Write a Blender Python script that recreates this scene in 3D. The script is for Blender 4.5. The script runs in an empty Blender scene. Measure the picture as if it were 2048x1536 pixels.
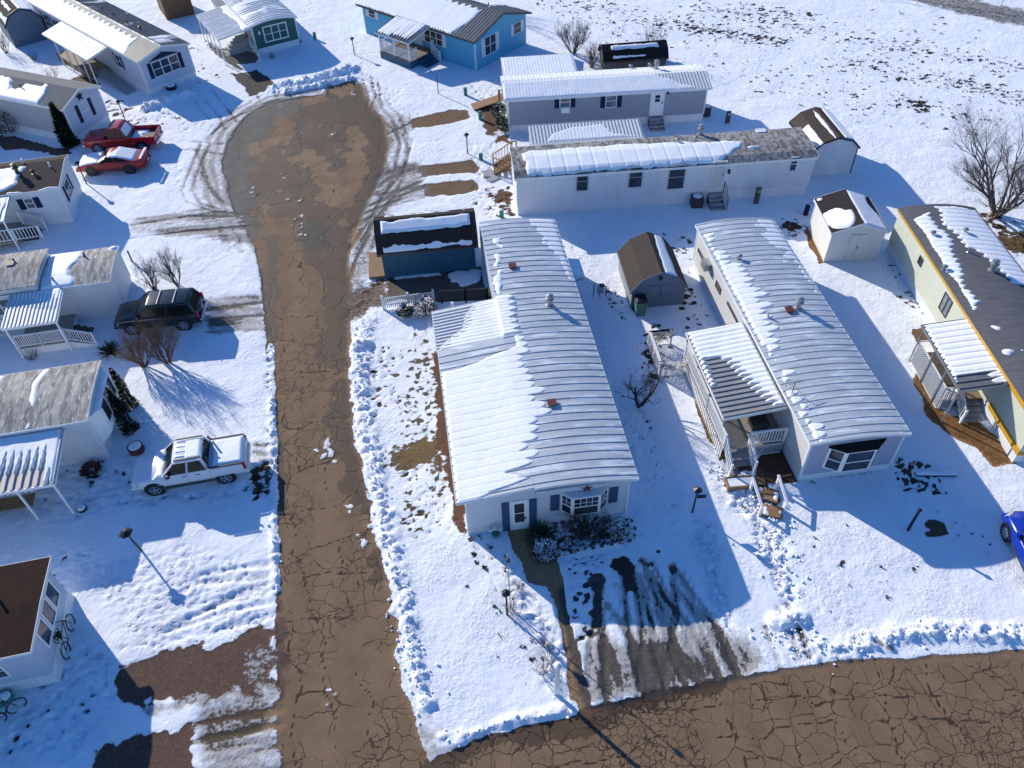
import bpy, math, random
import numpy as np
from mathutils import Vector, Matrix

S = bpy.context.scene
COL = S.collection
R = math.radians
random.seed(7)

# ------------------------------------------------------------------ camera, sky, sun, exposure
CAM_H = 29.0
FPX = 1589.6            # focal length in pixels of the 2048-px photograph
PITCH, ROLL = 0.80156, -0.03628
_c, _s = math.cos(PITCH), math.sin(PITCH)
FWD = np.array([0, _c, -_s]); _rt = np.array([1, 0, 0.]); _up = np.array([0, _s, _c])
RGT = _rt * math.cos(ROLL) + _up * math.sin(ROLL)
UPV = -_rt * math.sin(ROLL) + _up * math.cos(ROLL)
cam = bpy.data.cameras.new('camera'); camo = bpy.data.objects.new('camera', cam); COL.objects.link(camo)
cam.sensor_width = 36; cam.lens = 36 * FPX / 2048; cam.clip_start = 0.5; cam.clip_end = 3000
m = Matrix((RGT.tolist(), UPV.tolist(), (-FWD).tolist())).transposed().to_4x4()
m.translation = (0, 0, CAM_H); camo.matrix_world = m
S.camera = camo

SUN_AZ, SUN_EL = R(135), R(24)      # direction the light comes from (from +x towards +y), elevation
w = bpy.data.worlds.new('World'); S.world = w; w.use_nodes = True
nt = w.node_tree; nt.nodes.clear()
sky = nt.nodes.new('ShaderNodeTexSky'); sky.sky_type = 'NISHITA'; sky.sun_disc = False
sky.sun_elevation = SUN_EL; sky.sun_rotation = R(-45); sky.air_density = 1.0; sky.dust_density = 0.2; sky.ozone_density = 3.0
hs = nt.nodes.new('ShaderNodeHueSaturation'); hs.inputs['Hue'].default_value = 0.512; hs.inputs['Saturation'].default_value = 1.30; hs.inputs['Value'].default_value = 1.0
bg = nt.nodes.new('ShaderNodeBackground'); bg.inputs['Strength'].default_value = 0.128
out = nt.nodes.new('ShaderNodeOutputWorld')
nt.links.new(sky.outputs[0], hs.inputs['Color']); nt.links.new(hs.outputs[0], bg.inputs['Color']); nt.links.new(bg.outputs[0], out.inputs['Surface'])
sl = bpy.data.lights.new('sun', 'SUN'); sl.energy = 4.0; sl.angle = R(0.5); sl.color = (1.0, 0.93, 0.80)
so = bpy.data.objects.new('sun', sl); COL.objects.link(so); so.location = (-40, 60, 60)
sd = Vector((-math.cos(SUN_EL) * math.cos(SUN_AZ), -math.cos(SUN_EL) * math.sin(SUN_AZ), -math.sin(SUN_EL)))
so.rotation_euler = sd.to_track_quat('-Z', 'Y').to_euler()
S.view_settings.view_transform = 'Standard'; S.view_settings.look = 'None'; S.view_settings.gamma = 1.0
S.view_settings.exposure = 0.48
try:
    S.cycles.max_bounces = 6; S.cycles.diffuse_bounces = 3; S.cycles.glossy_bounces = 2
except Exception: pass

def ray(x, y):
    return FWD + RGT * (x - 1024) / FPX - UPV * (y - 768) / FPX
def at(x, y, z=0.0):
    """world point at height z that the photograph shows at pixel (x, y)"""
    d = ray(x, y); t = (z - CAM_H) / d[2]
    return np.array([d[0] * t, d[1] * t, z])
def zm(ox, oy, s):
    return lambda x, y: (ox + x / s, oy + y / s)

# ------------------------------------------------------------------ noise for building masks
def vnoise(x, y, seed=0):
    x = np.asarray(x, float); y = np.asarray(y, float)
    xi = np.floor(x).astype(np.int64); yi = np.floor(y).astype(np.int64)
    fx = x - xi; fy = y - yi; fx = fx * fx * (3 - 2 * fx); fy = fy * fy * (3 - 2 * fy)
    def h(a, b):
        n = (a * 374761393 + b * 668265263 + seed * 974634777) & 0x7fffffff
        n = ((n ^ (n >> 13)) * 1274126177) & 0x7fffffff
        return ((n ^ (n >> 16)) & 0xffff) / 65535.0
    return (h(xi, yi) * (1 - fx) + h(xi + 1, yi) * fx) * (1 - fy) + (h(xi, yi + 1) * (1 - fx) + h(xi + 1, yi + 1) * fx) * fy
def fbm(x, y, sc=1.0, octv=4, seed=0):
    v = 0; a = .5; t = 0
    for i in range(octv):
        v = v + a * vnoise(np.asarray(x) / sc + 17.3 * i, np.asarray(y) / sc - 9.1 * i, seed + i); t += a; a *= .5; sc *= .5
    return v / t
def sst(a, b, v):
    t = np.clip((v - a) / (b - a), 0, 1); return t * t * (3 - 2 * t)

# ------------------------------------------------------------------ mesh building
class MB:
    def __init__(s): s.v = []; s.f = []; s.cuts = []
    def cut(s):            # what follows is a piece of its own
        if s.v and (not s.cuts or s.cuts[-1][0] != len(s.v)): s.cuts.append((len(s.v), len(s.f)))
        return s
    def pieces(s):
        e = [(0, 0)] + s.cuts + [(len(s.v), len(s.f))]
        for (a, b), (c, d) in zip(e, e[1:]):
            m_ = MB(); m_.v = s.v[a:c]; m_.f = [tuple(i - a for i in q) for q in s.f[b:d]]; yield m_
    def add(s, vs, fs):
        o = len(s.v); s.v.extend([tuple(map(float, p)) for p in vs]); s.f.extend([tuple(i + o for i in f) for f in fs]); return s
    def box(s, x0, x1, y0, y1, z0, z1):
        return s.add([(x0, y0, z0), (x1, y0, z0), (x1, y1, z0), (x0, y1, z0), (x0, y0, z1), (x1, y0, z1), (x1, y1, z1), (x0, y1, z1)],
                     [(3, 2, 1, 0), (4, 5, 6, 7), (0, 1, 5, 4), (1, 2, 6, 5), (2, 3, 7, 6), (3, 0, 4, 7)])
    def hexa(s, pts):           # 8 points: bottom ring then top ring
        return s.add(pts, [(3, 2, 1, 0), (4, 5, 6, 7), (0, 1, 5, 4), (1, 2, 6, 5), (2, 3, 7, 6), (3, 0, 4, 7)])
    def bar(s, p0, p1, wd, hd, up=(0, 0, 1)):   # rectangular bar between two points
        p0 = Vector(p0); p1 = Vector(p1); d = (p1 - p0).normalized(); u = Vector(up)
        if abs(d.dot(u)) > .98: u = Vector((1, 0, 0))
        a = d.cross(u).normalized() * wd / 2; b = a.cross(d).normalized() * hd / 2
        return s.hexa([p0 - a - b, p0 + a - b, p0 + a + b, p0 - a + b, p1 - a - b, p1 + a - b, p1 + a + b, p1 - a + b])
    def tube(s, pts, rs, n=6, cap=True):
        pts = [Vector(p) for p in pts]
        if not hasattr(rs, '__len__'): rs = [rs] * len(pts)
        o = len(s.v); ref = None
        for i, p in enumerate(pts):
            d = (pts[min(i + 1, len(pts) - 1)] - pts[max(i - 1, 0)])
            if d.length < 1e-9: d = Vector((0, 0, 1))
            d.normalize()
            if ref is None: ref = Vector((1, 0, 0)) if abs(d.x) < .9 else Vector((0, 1, 0))
            a = d.cross(ref).normalized(); b = a.cross(d)
            for k in range(n):
                t = 2 * math.pi * k / n
                q = p + (a * math.cos(t) - b * math.sin(t)) * rs[i]; s.v.append((q.x, q.y, q.z))
        for i in range(len(pts) - 1):
            for k in range(n):
                k2 = (k + 1) % n
                s.f.append((o + i * n + k2, o + i * n + k, o + (i + 1) * n + k, o + (i + 1) * n + k2))
        if cap:
            s.f.append(tuple(o + k for k in range(n))); s.f.append(tuple(o + (len(pts) - 1) * n + k for k in reversed(range(n))))
        return s
    def cyl(s, p0, p1, r0, r1=None, n=12): return s.tube([p0, p1], [r0, r0 if r1 is None else r1], n)
    def lathe(s, c, prof, n=12):        # vertical lathe: prof = [(r, z)...]
        return s.tube([(c[0], c[1], c[2] + z) for r, z in prof], [max(r, .002) for r, z in prof], n)
    def prism_y(s, prof, y0, y1):        # closed (x,z) profile, counter-clockwise seen from -y
        n = len(prof)
        vs = [(x, y0, z) for x, z in prof] + [(x, y1, z) for x, z in prof]
        fs = [tuple(range(n)), tuple(reversed(range(n, 2 * n)))] + [(i, i + n, (i + 1) % n + n, (i + 1) % n) for i in range(n)]
        return s.add(vs, fs)
    def strip_y(s, prof, y0, y1, t):     # open (x,z) profile thickened downward by t
        up = list(prof); dn = [(x, z - t) for x, z in reversed(prof)]
        return s.prism_y(list(reversed(up + dn)), y0, y1)
    def build(s, name, mat, parent=None, smooth=False, sub=0, bevel=0):
        if s.cuts:
            return [q.build(name, mat, parent, smooth, sub, bevel) for q in s.pieces()][0]
        me = bpy.data.meshes.new(name); me.from_pydata(s.v, [], s.f); me.update()
        if mat is not None:
            me.materials.append(mat)
        if smooth: me.polygons.foreach_set('use_smooth', [True] * len(me.polygons))
        o = bpy.data.objects.new(name, me); COL.objects.link(o)
        if parent is not None: o.parent = parent
        if bevel:
            b = o.modifiers.new('bevel', 'BEVEL'); b.width = bevel; b.segments = 2; b.limit_method = 'ANGLE'; b.angle_limit = R(35)
        if sub:
            b = o.modifiers.new('sub', 'SUBSURF'); b.levels = sub; b.render_levels = sub
        return o

def tag(o, label, cat, group=None):
    o['label'] = label; o['category'] = cat
    if group: o['group'] = group
    return o
def thing(name, label, cat, loc=(0, 0, 0), rz=0, group=None):
    o = bpy.data.objects.new(name, None); COL.objects.link(o); o.empty_display_size = .3
    o.location = tuple(float(v) for v in loc); o.rotation_euler = (0, 0, R(rz))
    return tag(o, label, cat, group)
def copy_tree(o, parent=None):
    c = o.copy(); COL.objects.link(c)
    if parent is not None: c.parent = parent
    for ch in list(o.children): copy_tree(ch, c)
    return c

# ------------------------------------------------------------------ materials
def mat(name, col, rough=.6, metal=0., var=.12, vs=3., stretch=(1, 1, 1), bump=0., bs=25., lines=None, col2=None, spec=.5, speck=None, trans=0, thr=None, emit=None):
    """lines=(axis, pitch, strength, dark): relief lines (siding, planks) along an object axis"""
    mt = bpy.data.materials.new(name); mt.use_nodes = True; nt = mt.node_tree; N = nt.nodes; Lk = nt.links
    b = N['Principled BSDF']; b.inputs['Roughness'].default_value = rough; b.inputs['Metallic'].default_value = metal
    b.inputs['Specular IOR Level'].default_value = spec
    tc = N.new('ShaderNodeTexCoord'); mp = N.new('ShaderNodeMapping'); mp.inputs['Scale'].default_value = stretch
    Lk.new(tc.outputs['Object'], mp.inputs[0])
    nz = N.new('ShaderNodeTexNoise'); nz.inputs['Scale'].default_value = vs; nz.inputs['Detail'].default_value = 5; nz.inputs['Roughness'].default_value = .62
    Lk.new(mp.outputs[0], nz.inputs['Vector'])
    rp = N.new('ShaderNodeValToRGB'); e = rp.color_ramp.elements
    c2 = col2 if col2 else tuple(c * (1 - 2 * var) for c in col)
    e[0].position, e[1].position = thr if thr else (.3, .7)
    e[0].color = (*c2, 1); e[1].color = (*col, 1)
    Lk.new(nz.outputs['Fac'], rp.inputs[0]); cur = rp.outputs[0]
    nrm = None
    if lines:
        ax, pitch, st, dark = lines
        sp = N.new('ShaderNodeSeparateXYZ'); Lk.new(tc.outputs['Object'], sp.inputs[0])
        dv = N.new('ShaderNodeMath'); dv.operation = 'DIVIDE'; Lk.new(sp.outputs['XYZ'.index(ax)], dv.inputs[0]); dv.inputs[1].default_value = pitch
        fr = N.new('ShaderNodeMath'); fr.operation = 'FRACT'; Lk.new(dv.outputs[0], fr.inputs[0])
        ra = N.new('ShaderNodeValToRGB'); q = ra.color_ramp.elements
        q[0].position = 0; q[0].color = (0, 0, 0, 1); q[1].position = .16; q[1].color = (1, 1, 1, 1)
        Lk.new(fr.outputs[0], ra.inputs[0])
        mx = N.new('ShaderNodeMix'); mx.data_type = 'RGBA'; mx.blend_type = 'MULTIPLY'; mx.inputs['Factor'].default_value = dark
        Lk.new(cur, mx.inputs['A']); Lk.new(ra.outputs[0], mx.inputs['B']); cur = mx.outputs['Result']
        bp = N.new('ShaderNodeBump'); bp.inputs['Strength'].default_value = st; bp.inputs['Distance'].default_value = .02
        Lk.new(ra.outputs[0], bp.inputs['Height']); nrm = bp
    if speck:                      # (colour, threshold, scale): patches of another colour
        n2 = N.new('ShaderNodeTexNoise'); n2.inputs['Scale'].default_value = speck[2]; n2.inputs['Detail'].default_value = 6; n2.inputs['Roughness'].default_value = .65
        Lk.new(mp.outputs[0], n2.inputs['Vector'])
        r2 = N.new('ShaderNodeValToRGB'); r2.color_ramp.elements[0].position = speck[1]; r2.color_ramp.elements[1].position = min(1, speck[1] + .08)
        Lk.new(n2.outputs['Fac'], r2.inputs[0])
        mx = N.new('ShaderNodeMix'); mx.data_type = 'RGBA'; Lk.new(r2.outputs[0], mx.inputs['Factor']); Lk.new(cur, mx.inputs['A']); mx.inputs['B'].default_value = (*speck[0], 1); cur = mx.outputs['Result']
    Lk.new(cur, b.inputs['Base Color'])
    if bump:
        n3 = N.new('ShaderNodeTexNoise'); n3.inputs['Scale'].default_value = bs; n3.inputs['Detail'].default_value = 4
        Lk.new(mp.outputs[0], n3.inputs['Vector'])
        bp2 = N.new('ShaderNodeBump'); bp2.inputs['Strength'].default_value = bump; bp2.inputs['Distance'].default_value = .03
        Lk.new(n3.outputs['Fac'], bp2.inputs['Height'])
        if nrm: Lk.new(nrm.outputs[0], bp2.inputs['Normal'])
        nrm = bp2
    if nrm: Lk.new(nrm.outputs[0], b.inputs['Normal'])
    return mt

WHITE = (.78, .79, .80)
M = dict(
    snow=mat('snow', (.88, .90, .93), .55, var=.03, vs=4, bump=.35, bs=9, spec=.3),
    sid_blue=mat('siding_pale_blue', (.56, .61, .68), .5, var=.05, lines=('Z', .16, .6, .5)),
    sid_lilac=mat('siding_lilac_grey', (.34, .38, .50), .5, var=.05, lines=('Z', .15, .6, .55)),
    sid_white=mat('siding_white', (.70, .72, .75), .5, var=.09, vs=1.0, stretch=(1, 1, .35), lines=('Z', .2, .5, .38)),
    sid_white2=mat('siding_cream_white', (.74, .73, .68), .5, var=.05, lines=('Z', .12, .4, .25)),
    sid_grey=mat('siding_grey', (.30, .325, .39), .5, var=.05, lines=('Z', .16, .6, .5)),
    sid_gg=mat('siding_warm_grey', (.42, .41, .44), .55, var=.05, lines=('Z', .14, .35, .25)),
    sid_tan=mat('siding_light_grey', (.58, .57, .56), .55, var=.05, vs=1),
    sid_yel=mat('panel_pale_yellow', (.58, .60, .49), .5, var=.05, lines=('Y', .14, .5, .2)),
    sid_bright=mat('siding_bright_blue', (.09, .42, .64), .5, var=.06, lines=('Z', .18, .5, .35)),
    sid_pale=mat('siding_pale_steel', (.46, .52, .64), .5, var=.05, lines=('Z', .12, .3, .2)),
    sid_green=mat('siding_dark_green', (.018, .10, .095), .5, var=.1, lines=('Z', .12, .4, .3)),
    sid_teal=mat('siding_dark_teal', (.018, .105, .185), .55, var=.1, lines=('Y', .2, .5, .4)),
    wood_brown=mat('planks_brown', (.26, .13, .06), .7, var=.2, lines=('X', .15, .5, .5)),
    shed_grey=mat('shed_siding_grey', (.26, .27, .28), .65, var=.1, lines=('X', .2, .4, .3)),
    shed_blue=mat('shed_siding_slate', (.16, .20, .26), .65, var=.1, lines=('X', .2, .4, .3)),
    skirt=mat('skirting_white', (.70, .73, .77), .5, var=.07, lines=('Y', .2, .3, .25)),
    skirtx=mat('skirting_white_front', (.70, .73, .77), .5, var=.07, lines=('X', .2, .3, .25)),
    white=mat('white_paint', WHITE, .45, var=.04),
    trim=mat('trim_white', (.70, .72, .75), .45, var=.05),
    navy=mat('shutter_navy', (.012, .024, .07), .6, spec=.15, var=.1, lines=('Z', .05, .4, .3)),
    slate=mat('shutter_slate_blue', (.045, .085, .17), .6, spec=.15, var=.1, lines=('Z', .05, .4, .3)),
    black=mat('black_metal', (.012, .012, .015), .45, var=.2),
    dgrey=mat('dark_grey_metal', (.06, .065, .07), .5, var=.2),
    galv=mat('galvanised_metal', (.42, .43, .44), .4, .6, var=.15),
    roof_metal=mat('roof_metal_frosted', (.58, .61, .64), .42, .1, var=.12, vs=1.3, stretch=(.5, 3, 1), col2=(.42, .455, .49), speck=((.74, .77, .80), .53, 1.1)),
    roof_metal_d=mat('roof_metal_dark', (.17, .175, .185), .5, .1, var=.15, vs=2, lines=None),
    roof_tar=mat('roof_coating_grey', (.15, .15, .165), .95, var=.15, vs=2, stretch=(.5, 3, 1), col2=(.10, .10, .112), spec=.12),
    roof_rust=mat('roof_weathered_rust', (.36, .35, .335), .95, var=.2, vs=2.5, stretch=(1, 2, 1), col2=(.15, .145, .145), thr=(.42, .58), speck=((.20, .085, .045), .57, 1.3), bump=.2, bs=8, spec=.12),
    roof_beige=mat('roof_coating_beige', (.50, .47, .42), .95, var=.2, vs=1.1, stretch=(.7, 3.2, 1), col2=(.22, .205, .19), thr=(.38, .62), bump=.12, bs=7, speck=((.70, .69, .66), .56, 3.0), spec=.12),
    roof_brown=mat('roof_brown', (.040, .022, .017), .95, var=.15, vs=1.5, stretch=(1, 2.5, 1), col2=(.026, .015, .012), spec=.12),
    roof_dark=mat('roof_shingle_dark', (.045, .038, .04), .95, var=.2, vs=8, bump=.4, bs=30, spec=.12),
    roof_shingle=mat('roof_shingle_brown', (.085, .068, .058), .95, var=.2, vs=7, bump=.5, bs=28, col2=(.05, .042, .038), spec=.12),
    roof_black=mat('roof_black', (.02, .02, .024), .95, var=.2, vs=5, bump=.3, spec=.12),
    roof_grey=mat('roof_grey_shingle', (.24, .235, .235), .95, var=.15, vs=3, stretch=(1, 4, 1), col2=(.17, .165, .165), spec=.12),
    roof_white=mat('roof_white_ribbed', (.66, .68, .69), .45, var=.06, vs=3),
    ochre=mat('trim_ochre', (.55, .29, .02), .5, var=.08),
    wood=mat('wood_treated', (.33, .185, .085), .7, var=.2, vs=6, stretch=(1, 1, 4)),
    deck=mat('deck_planks', (.30, .22, .15), .7, var=.15, lines=('Y', .14, .4, .5)),
    deck_grey=mat('deck_planks_grey', (.36, .33, .29), .7, var=.15, lines=('Y', .14, .4, .5)),
    conc=mat('concrete_worn', (.36, .34, .31), .8, var=.12, vs=4, bump=.2),
    brick=mat('brick_edging', (.16, .07, .045), .8, var=.2, vs=9, speck=((.75, .76, .8), .55, 5)),
    rubber=mat('tyre_rubber', (.014, .014, .016), .8, var=.2),
    rim=mat('alloy_rim', (.55, .56, .58), .3, .8, var=.1),
    chrome=mat('bright_metal', (.62, .64, .68), .25, .9, var=.05),
    red=mat('paint_red', (.46, .014, .020), .25, var=.1, spec=.7),
    red2=mat('paint_faded_red', (.40, .022, .022), .35, var=.15, spec=.6),
    wpaint=mat('paint_white', (.70, .72, .76), .25, var=.03, spec=.6),
    dkgreen=mat('paint_black_green', (.006, .011, .012), .18, var=.1, spec=.8),
    bluepaint=mat('paint_blue', (.010, .035, .36), .2, var=.05, spec=.8),
    lamp_red=mat('tail_lamp_red', (.40, .008, .012), .2, var=.1),
    lamp_clear=mat('lamp_clear', (.62, .60, .55), .15, var=.1),
    amber=mat('lamp_amber', (.55, .20, .05), .25, var=.1),
    green_pl=mat('pedestal_green', (.03, .24, .18), .5, var=.1),
    bin_green=mat('bin_green', (.07, .17, .13), .55, var=.1),
    bark=mat('bark_brown', (.125, .095, .080), .85, var=.25, vs=12),
    bark_red=mat('twig_reddish', (.15, .085, .06), .85, var=.25, vs=12),
    twig_tan=mat('twig_tan', (.24, .15, .085), .85, var=.2, vs=12),
    bark_dark=mat('twig_dark', (.035, .030, .032), .85, var=.25, vs=12),
    leaf=mat('evergreen_leaf', (.018, .042, .018), .7, var=.25, vs=2.5, col2=(.008, .022, .010)),
    leaf_dry=mat('dry_leaf', (.13, .055, .035), .8, var=.3, vs=5),
    yucca=mat('yucca_leaf', (.045, .085, .045), .6, var=.25, vs=4),
    grass=mat('dead_grass', (.12, .082, .048), .9, var=.3, vs=3, col2=(.06, .046, .034)),
    ac=mat('unit_dark', (.035, .033, .032), .5, var=.15, lines=('Z', .05, .6, .5)),
    meterwood=mat('post_weathered', (.12, .10, .085), .8, var=.2),
    rustred=mat('metal_rust_red', (.13, .03, .025), .6, var=.2),
    stone=mat('stone_pale', (.42, .42, .43), .8, var=.2, vs=4),
    tank=mat('tank_pale', (.50, .55, .62), .4, var=.05),
    flower=mat('flower_white', (.75, .74, .66), .6, var=.1),
)
def glassmat(name, col, rough=.06):
    mt = bpy.data.materials.new(name); mt.use_nodes = True; nt = mt.node_tree; b = nt.nodes['Principled BSDF']
    nz = nt.nodes.new('ShaderNodeTexNoise'); nz.inputs['Scale'].default_value = 1.6; tc = nt.nodes.new('ShaderNodeTexCoord')
    rp = nt.nodes.new('ShaderNodeValToRGB'); rp.color_ramp.elements[0].position = .35; rp.color_ramp.elements[1].position = .65
    rp.color_ramp.elements[0].color = (*[c * .45 for c in col], 1); rp.color_ramp.elements[1].color = (*col, 1)
    nt.links.new(tc.outputs['Object'], nz.inputs[0]); nt.links.new(nz.outputs[0], rp.inputs[0]); nt.links.new(rp.outputs[0], b.inputs['Base Color'])
    b.inputs['Roughness'].default_value = rough; b.inputs['Specular IOR Level'].default_value = .5
    return mt
M['glass'] = glassmat('window_glass', (.045, .06, .085))
M['glass_c'] = glassmat('window_glass_curtain', (.20, .24, .27))
M['glass_car'] = glassmat('car_glass', (.010, .018, .017), .12); M['glass_car'].node_tree.nodes['Principled BSDF'].inputs['Specular IOR Level'].default_value = .3
M['glass_tan'] = glassmat('window_glass_warm', (.16, .135, .12))
# ------------------------------------------------------------------ buildings
SUNXY = np.array([math.cos(SUN_AZ), math.sin(SUN_AZ)])
class House:
    def __init__(s, name, label, cat, o, rot, W, L, group=None):
        s.root = thing(name, label, cat, (o[0], o[1], 0), rot, group)
        s.o = np.array(o, float); s.rot = R(rot); s.W = W; s.L = L
        s.ex = np.array([math.cos(s.rot), math.sin(s.rot)]); s.ey = np.array([-math.sin(s.rot), math.cos(s.rot)])
    def loc(s, px, py, z=0.):
        d = at(px, py, z)[:2] - s.o; return float(d @ s.ex), float(d @ s.ey)
    def wallpt(s, wall, px, py):
        d = ray(px, py); n = s.ex if wall[0] == 'x' else s.ey
        k = {'x0': 0, 'x1': s.W, 'y0': 0, 'y1': s.L}[wall]
        t = (k + s.o @ n) / (d[:2] @ n)
        p = d[:2] * t - s.o
        return float(p @ (s.ey if wall[0] == 'x' else s.ex)), float(CAM_H + d[2] * t)
    def wb(s, wall, a0, a1, z0, z1, d0, d1):   # box on a wall, d = distance outwards
        if wall == 'x0': return (-d1, -d0, a0, a1, z0, z1)
        if wall == 'x1': return (s.W + d0, s.W + d1, a0, a1, z0, z1)
        if wall == 'y0': return (a0, a1, -d1, -d0, z0, z1)
        return (a0, a1, s.L + d0, s.L + d1, z0, z1)
    def part(s, name, mb, m, parent=None, **k):
        return mb.build(name, M[m] if isinstance(m, str) else m, parent or s.root, **k)
    def body(s, rp, siding, skirt=.55, skm='skirt', trim='trim', corner=True, t=.05, wall_z=None):
        s.rp = rp; xs = [p[0] for p in rp]; zs = [p[1] for p in rp]
        s.rz = lambda x: np.interp(x, xs, zs)
        ins = [(x, z) for x, z in rp if .001 < x < s.W - .001]
        top = [(s.W, float(s.rz(s.W)))] + list(reversed(ins)) + [(0, float(s.rz(0)))]
        prof = [(0, skirt), (s.W, skirt)] + [(x, z - t - .01) for x, z in top]
        s.part('wall', MB().prism_y(prof, 0, s.L), siding)
        if skirt > .05:
            s.part('skirting', MB().box(.03, s.W - .03, .03, s.L - .03, -.15, skirt + .01), skm)
        if corner:
            mb = MB(); c = .09; e = .015
            for cx in (0, 1):
                for cy in (0, 1):
                    x0 = -e if cx == 0 else s.W - c; y0 = -e if cy == 0 else s.L - c
                    zt = float(s.rz(0 if cx == 0 else s.W)) - t - .03
                    mb.cut(); mb.box(x0, x0 + c + e, y0, y0 + c + e, skirt - .02, zt)
            s.part('corner_trim', mb, trim)
    def roof(s, rm, oy=.12, t=.05, pitch=None, rh=.03, fascia='trim', y0=None, y1=None):
        y0 = -oy if y0 is None else y0; y1 = s.L + oy if y1 is None else y1
        s.ry0, s.ry1 = y0, y1; s.pitch = pitch
        mb = MB().strip_y(s.rp, y0, y1, t)
        if pitch:
            y = y0 + pitch * .5
            while y < y1 - .05:
                mb.strip_y([(x, z + rh) for x, z in s.rp], y - .022, y + .022, rh + .015); y += pitch
        s.roofo = s.part('roof', mb, rm)
        if fascia:
            mb = MB(); f = .016
            for yy in (y0 - f, y1): mb.strip_y([(x, z + .012) for x, z in s.rp], yy, yy + f, .15)
            for (x, z), sg in ((s.rp[0], -1), (s.rp[-1], 1)):
                x0 = x - f if sg < 0 else x
                mb.box(x0, x0 + f, y0, y1, z - .14, z + .006)
            s.part('fascia', mb, fascia)
    def snow(s, mask, t=.055, res=.07, name='roof_snow', x0=None, x1=None, y0=None, y1=None, rz=None, groove=.022, wob=.10, seed=0, pitch=None):
        rz = rz or s.rz; x0 = s.rp[0][0] + .02 if x0 is None else x0; x1 = s.rp[-1][0] - .02 if x1 is None else x1
        y0 = s.ry0 if y0 is None else y0; y1 = s.ry1 if y1 is None else y1
        return snow_sheet(name, s.root, rz, mask, x0, x1, y0, y1, t, res, pitch if pitch else s.pitch, groove, wob, seed, yoff=s.ry0)
    def window(s, wall, p, q, glass='glass', sh=None, shw=.36, mid=True, mull=0, fr='white', fw=.05, abs_=None, sill=False):
        if abs_: a0, a1, z0, z1 = abs_
        else:
            (a0, z1), (a1, z0) = s.wallpt(wall, *p), s.wallpt(wall, *q)
        a0, a1 = min(a0, a1), max(a0, a1); z0, z1 = min(z0, z1), max(z0, z1)
        w = s.part('window', MB().box(*s.wb(wall, a0, a1, z0, z1, -.02, .012)), glass)
        mb = MB()
        B = lambda b0, b1, c0, c1, d=.045: mb.box(*s.wb(wall, b0, b1, c0, c1, .001, d))
        B(a0 - fw, a0, z0 - fw, z1 + fw); B(a1, a1 + fw, z0 - fw, z1 + fw); B(a0, a1, z1, z1 + fw); B(a0, a1, z0 - fw, z0)
        if mid: B(a0, a1, (z0 + z1) / 2 - .022, (z0 + z1) / 2 + .022, .035)
        for k in range(mull):
            a = a0 + (a1 - a0) * (k + 1) / (mull + 1); B(a - .035, a + .035, z0, z1, .04)
        s.part('frame', mb, fr, w)
        if sill: s.part('sill', MB().box(*s.wb(wall, a0 - .1, a1 + .1, z0 - fw - .05, z0 - fw, .002, .11)), fr, w)
        if sh:
            for b0, b1 in ((a0 - fw - .02 - shw, a0 - fw - .02), (a1 + fw + .02, a1 + fw + .02 + shw)):
                s.part('shutter', MB().box(*s.wb(wall, b0, b1, z0 - fw, z1 + fw, .002, .035)), sh)
        return (a0, a1, z0, z1)
    def door(s, wall, p, q, leaf='white', glass=None, abs_=None, split=False):
        if abs_: a0, a1, z0, z1 = abs_
        else:
            (a0, z1), (a1, z0) = s.wallpt(wall, *p), s.wallpt(wall, *q)
        a0, a1 = min(a0, a1), max(a0, a1); z0, z1 = min(z0, z1), max(z0, z1)
        d = s.part('door', MB().box(*s.wb(wall, a0, a1, z0, z1, -.02, .03)), leaf)
        mb = MB(); f = .07
        for b in ((a0 - f, a0, z0, z1 + f), (a1, a1 + f, z0, z1 + f), (a0, a1, z1, z1 + f)): mb.box(*s.wb(wall, *b, .001, .05))
        s.part('door_frame', mb, 'trim', d)
        if glass:
            g0, g1, h0, h1 = glass; wd = a1 - a0; hh = z1 - z0
            s.part('pane', MB().box(*s.wb(wall, a0 + g0 * wd, a0 + g1 * wd, z0 + h0 * hh, z0 + h1 * hh, .025, .037)), 'glass', d)
            if split:
                zm_ = z0 + (h0 + h1) / 2 * hh
                s.part('rail', MB().box(*s.wb(wall, a0 + g0 * wd, a0 + g1 * wd, zm_ - .02, zm_ + .02, .03, .045)), leaf, d)
        s.part('handle', MB().box(*s.wb(wall, a1 - .12, a1 - .07, z0 + .92, z0 + 1.04, .03, .09)), 'black', d)
        return (a0, a1, z0, z1)
    def vent(s, x, y, kind='cap', z=None, m='galv'):
        z = float(s.rz(x)) if z is None else z
        mb = MB()
        if kind == 'cap':
            mb.lathe((x, y, z - .05), [(.16, 0), (.16, .05), (.07, .06), (.07, .22), (.15, .23), (.15, .30), (.02, .37)], 12)
        elif kind == 'big':
            mb.lathe((x, y, z - .05), [(.22, 0), (.20, .10), (.12, .13), (.12, .40), (.21, .42), (.21, .52), (.13, .55), (.13, .62), (.19, .64), (.19, .70), (.02, .76)], 14)
        elif kind == 'pipe':
            mb.lathe((x, y, z - .05), [(.13, 0), (.07, .07), (.05, .09), (.05, .33), (.02, .33)], 10)
        elif kind == 'box':
            mb.box(x - .16, x + .16, y - .16, y + .16, z - .05, z + .09); mb.box(x - .2, x + .2, y - .2, y + .2, z + .092, z + .12)
        return s.part('roof_vent', mb, m)

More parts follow.
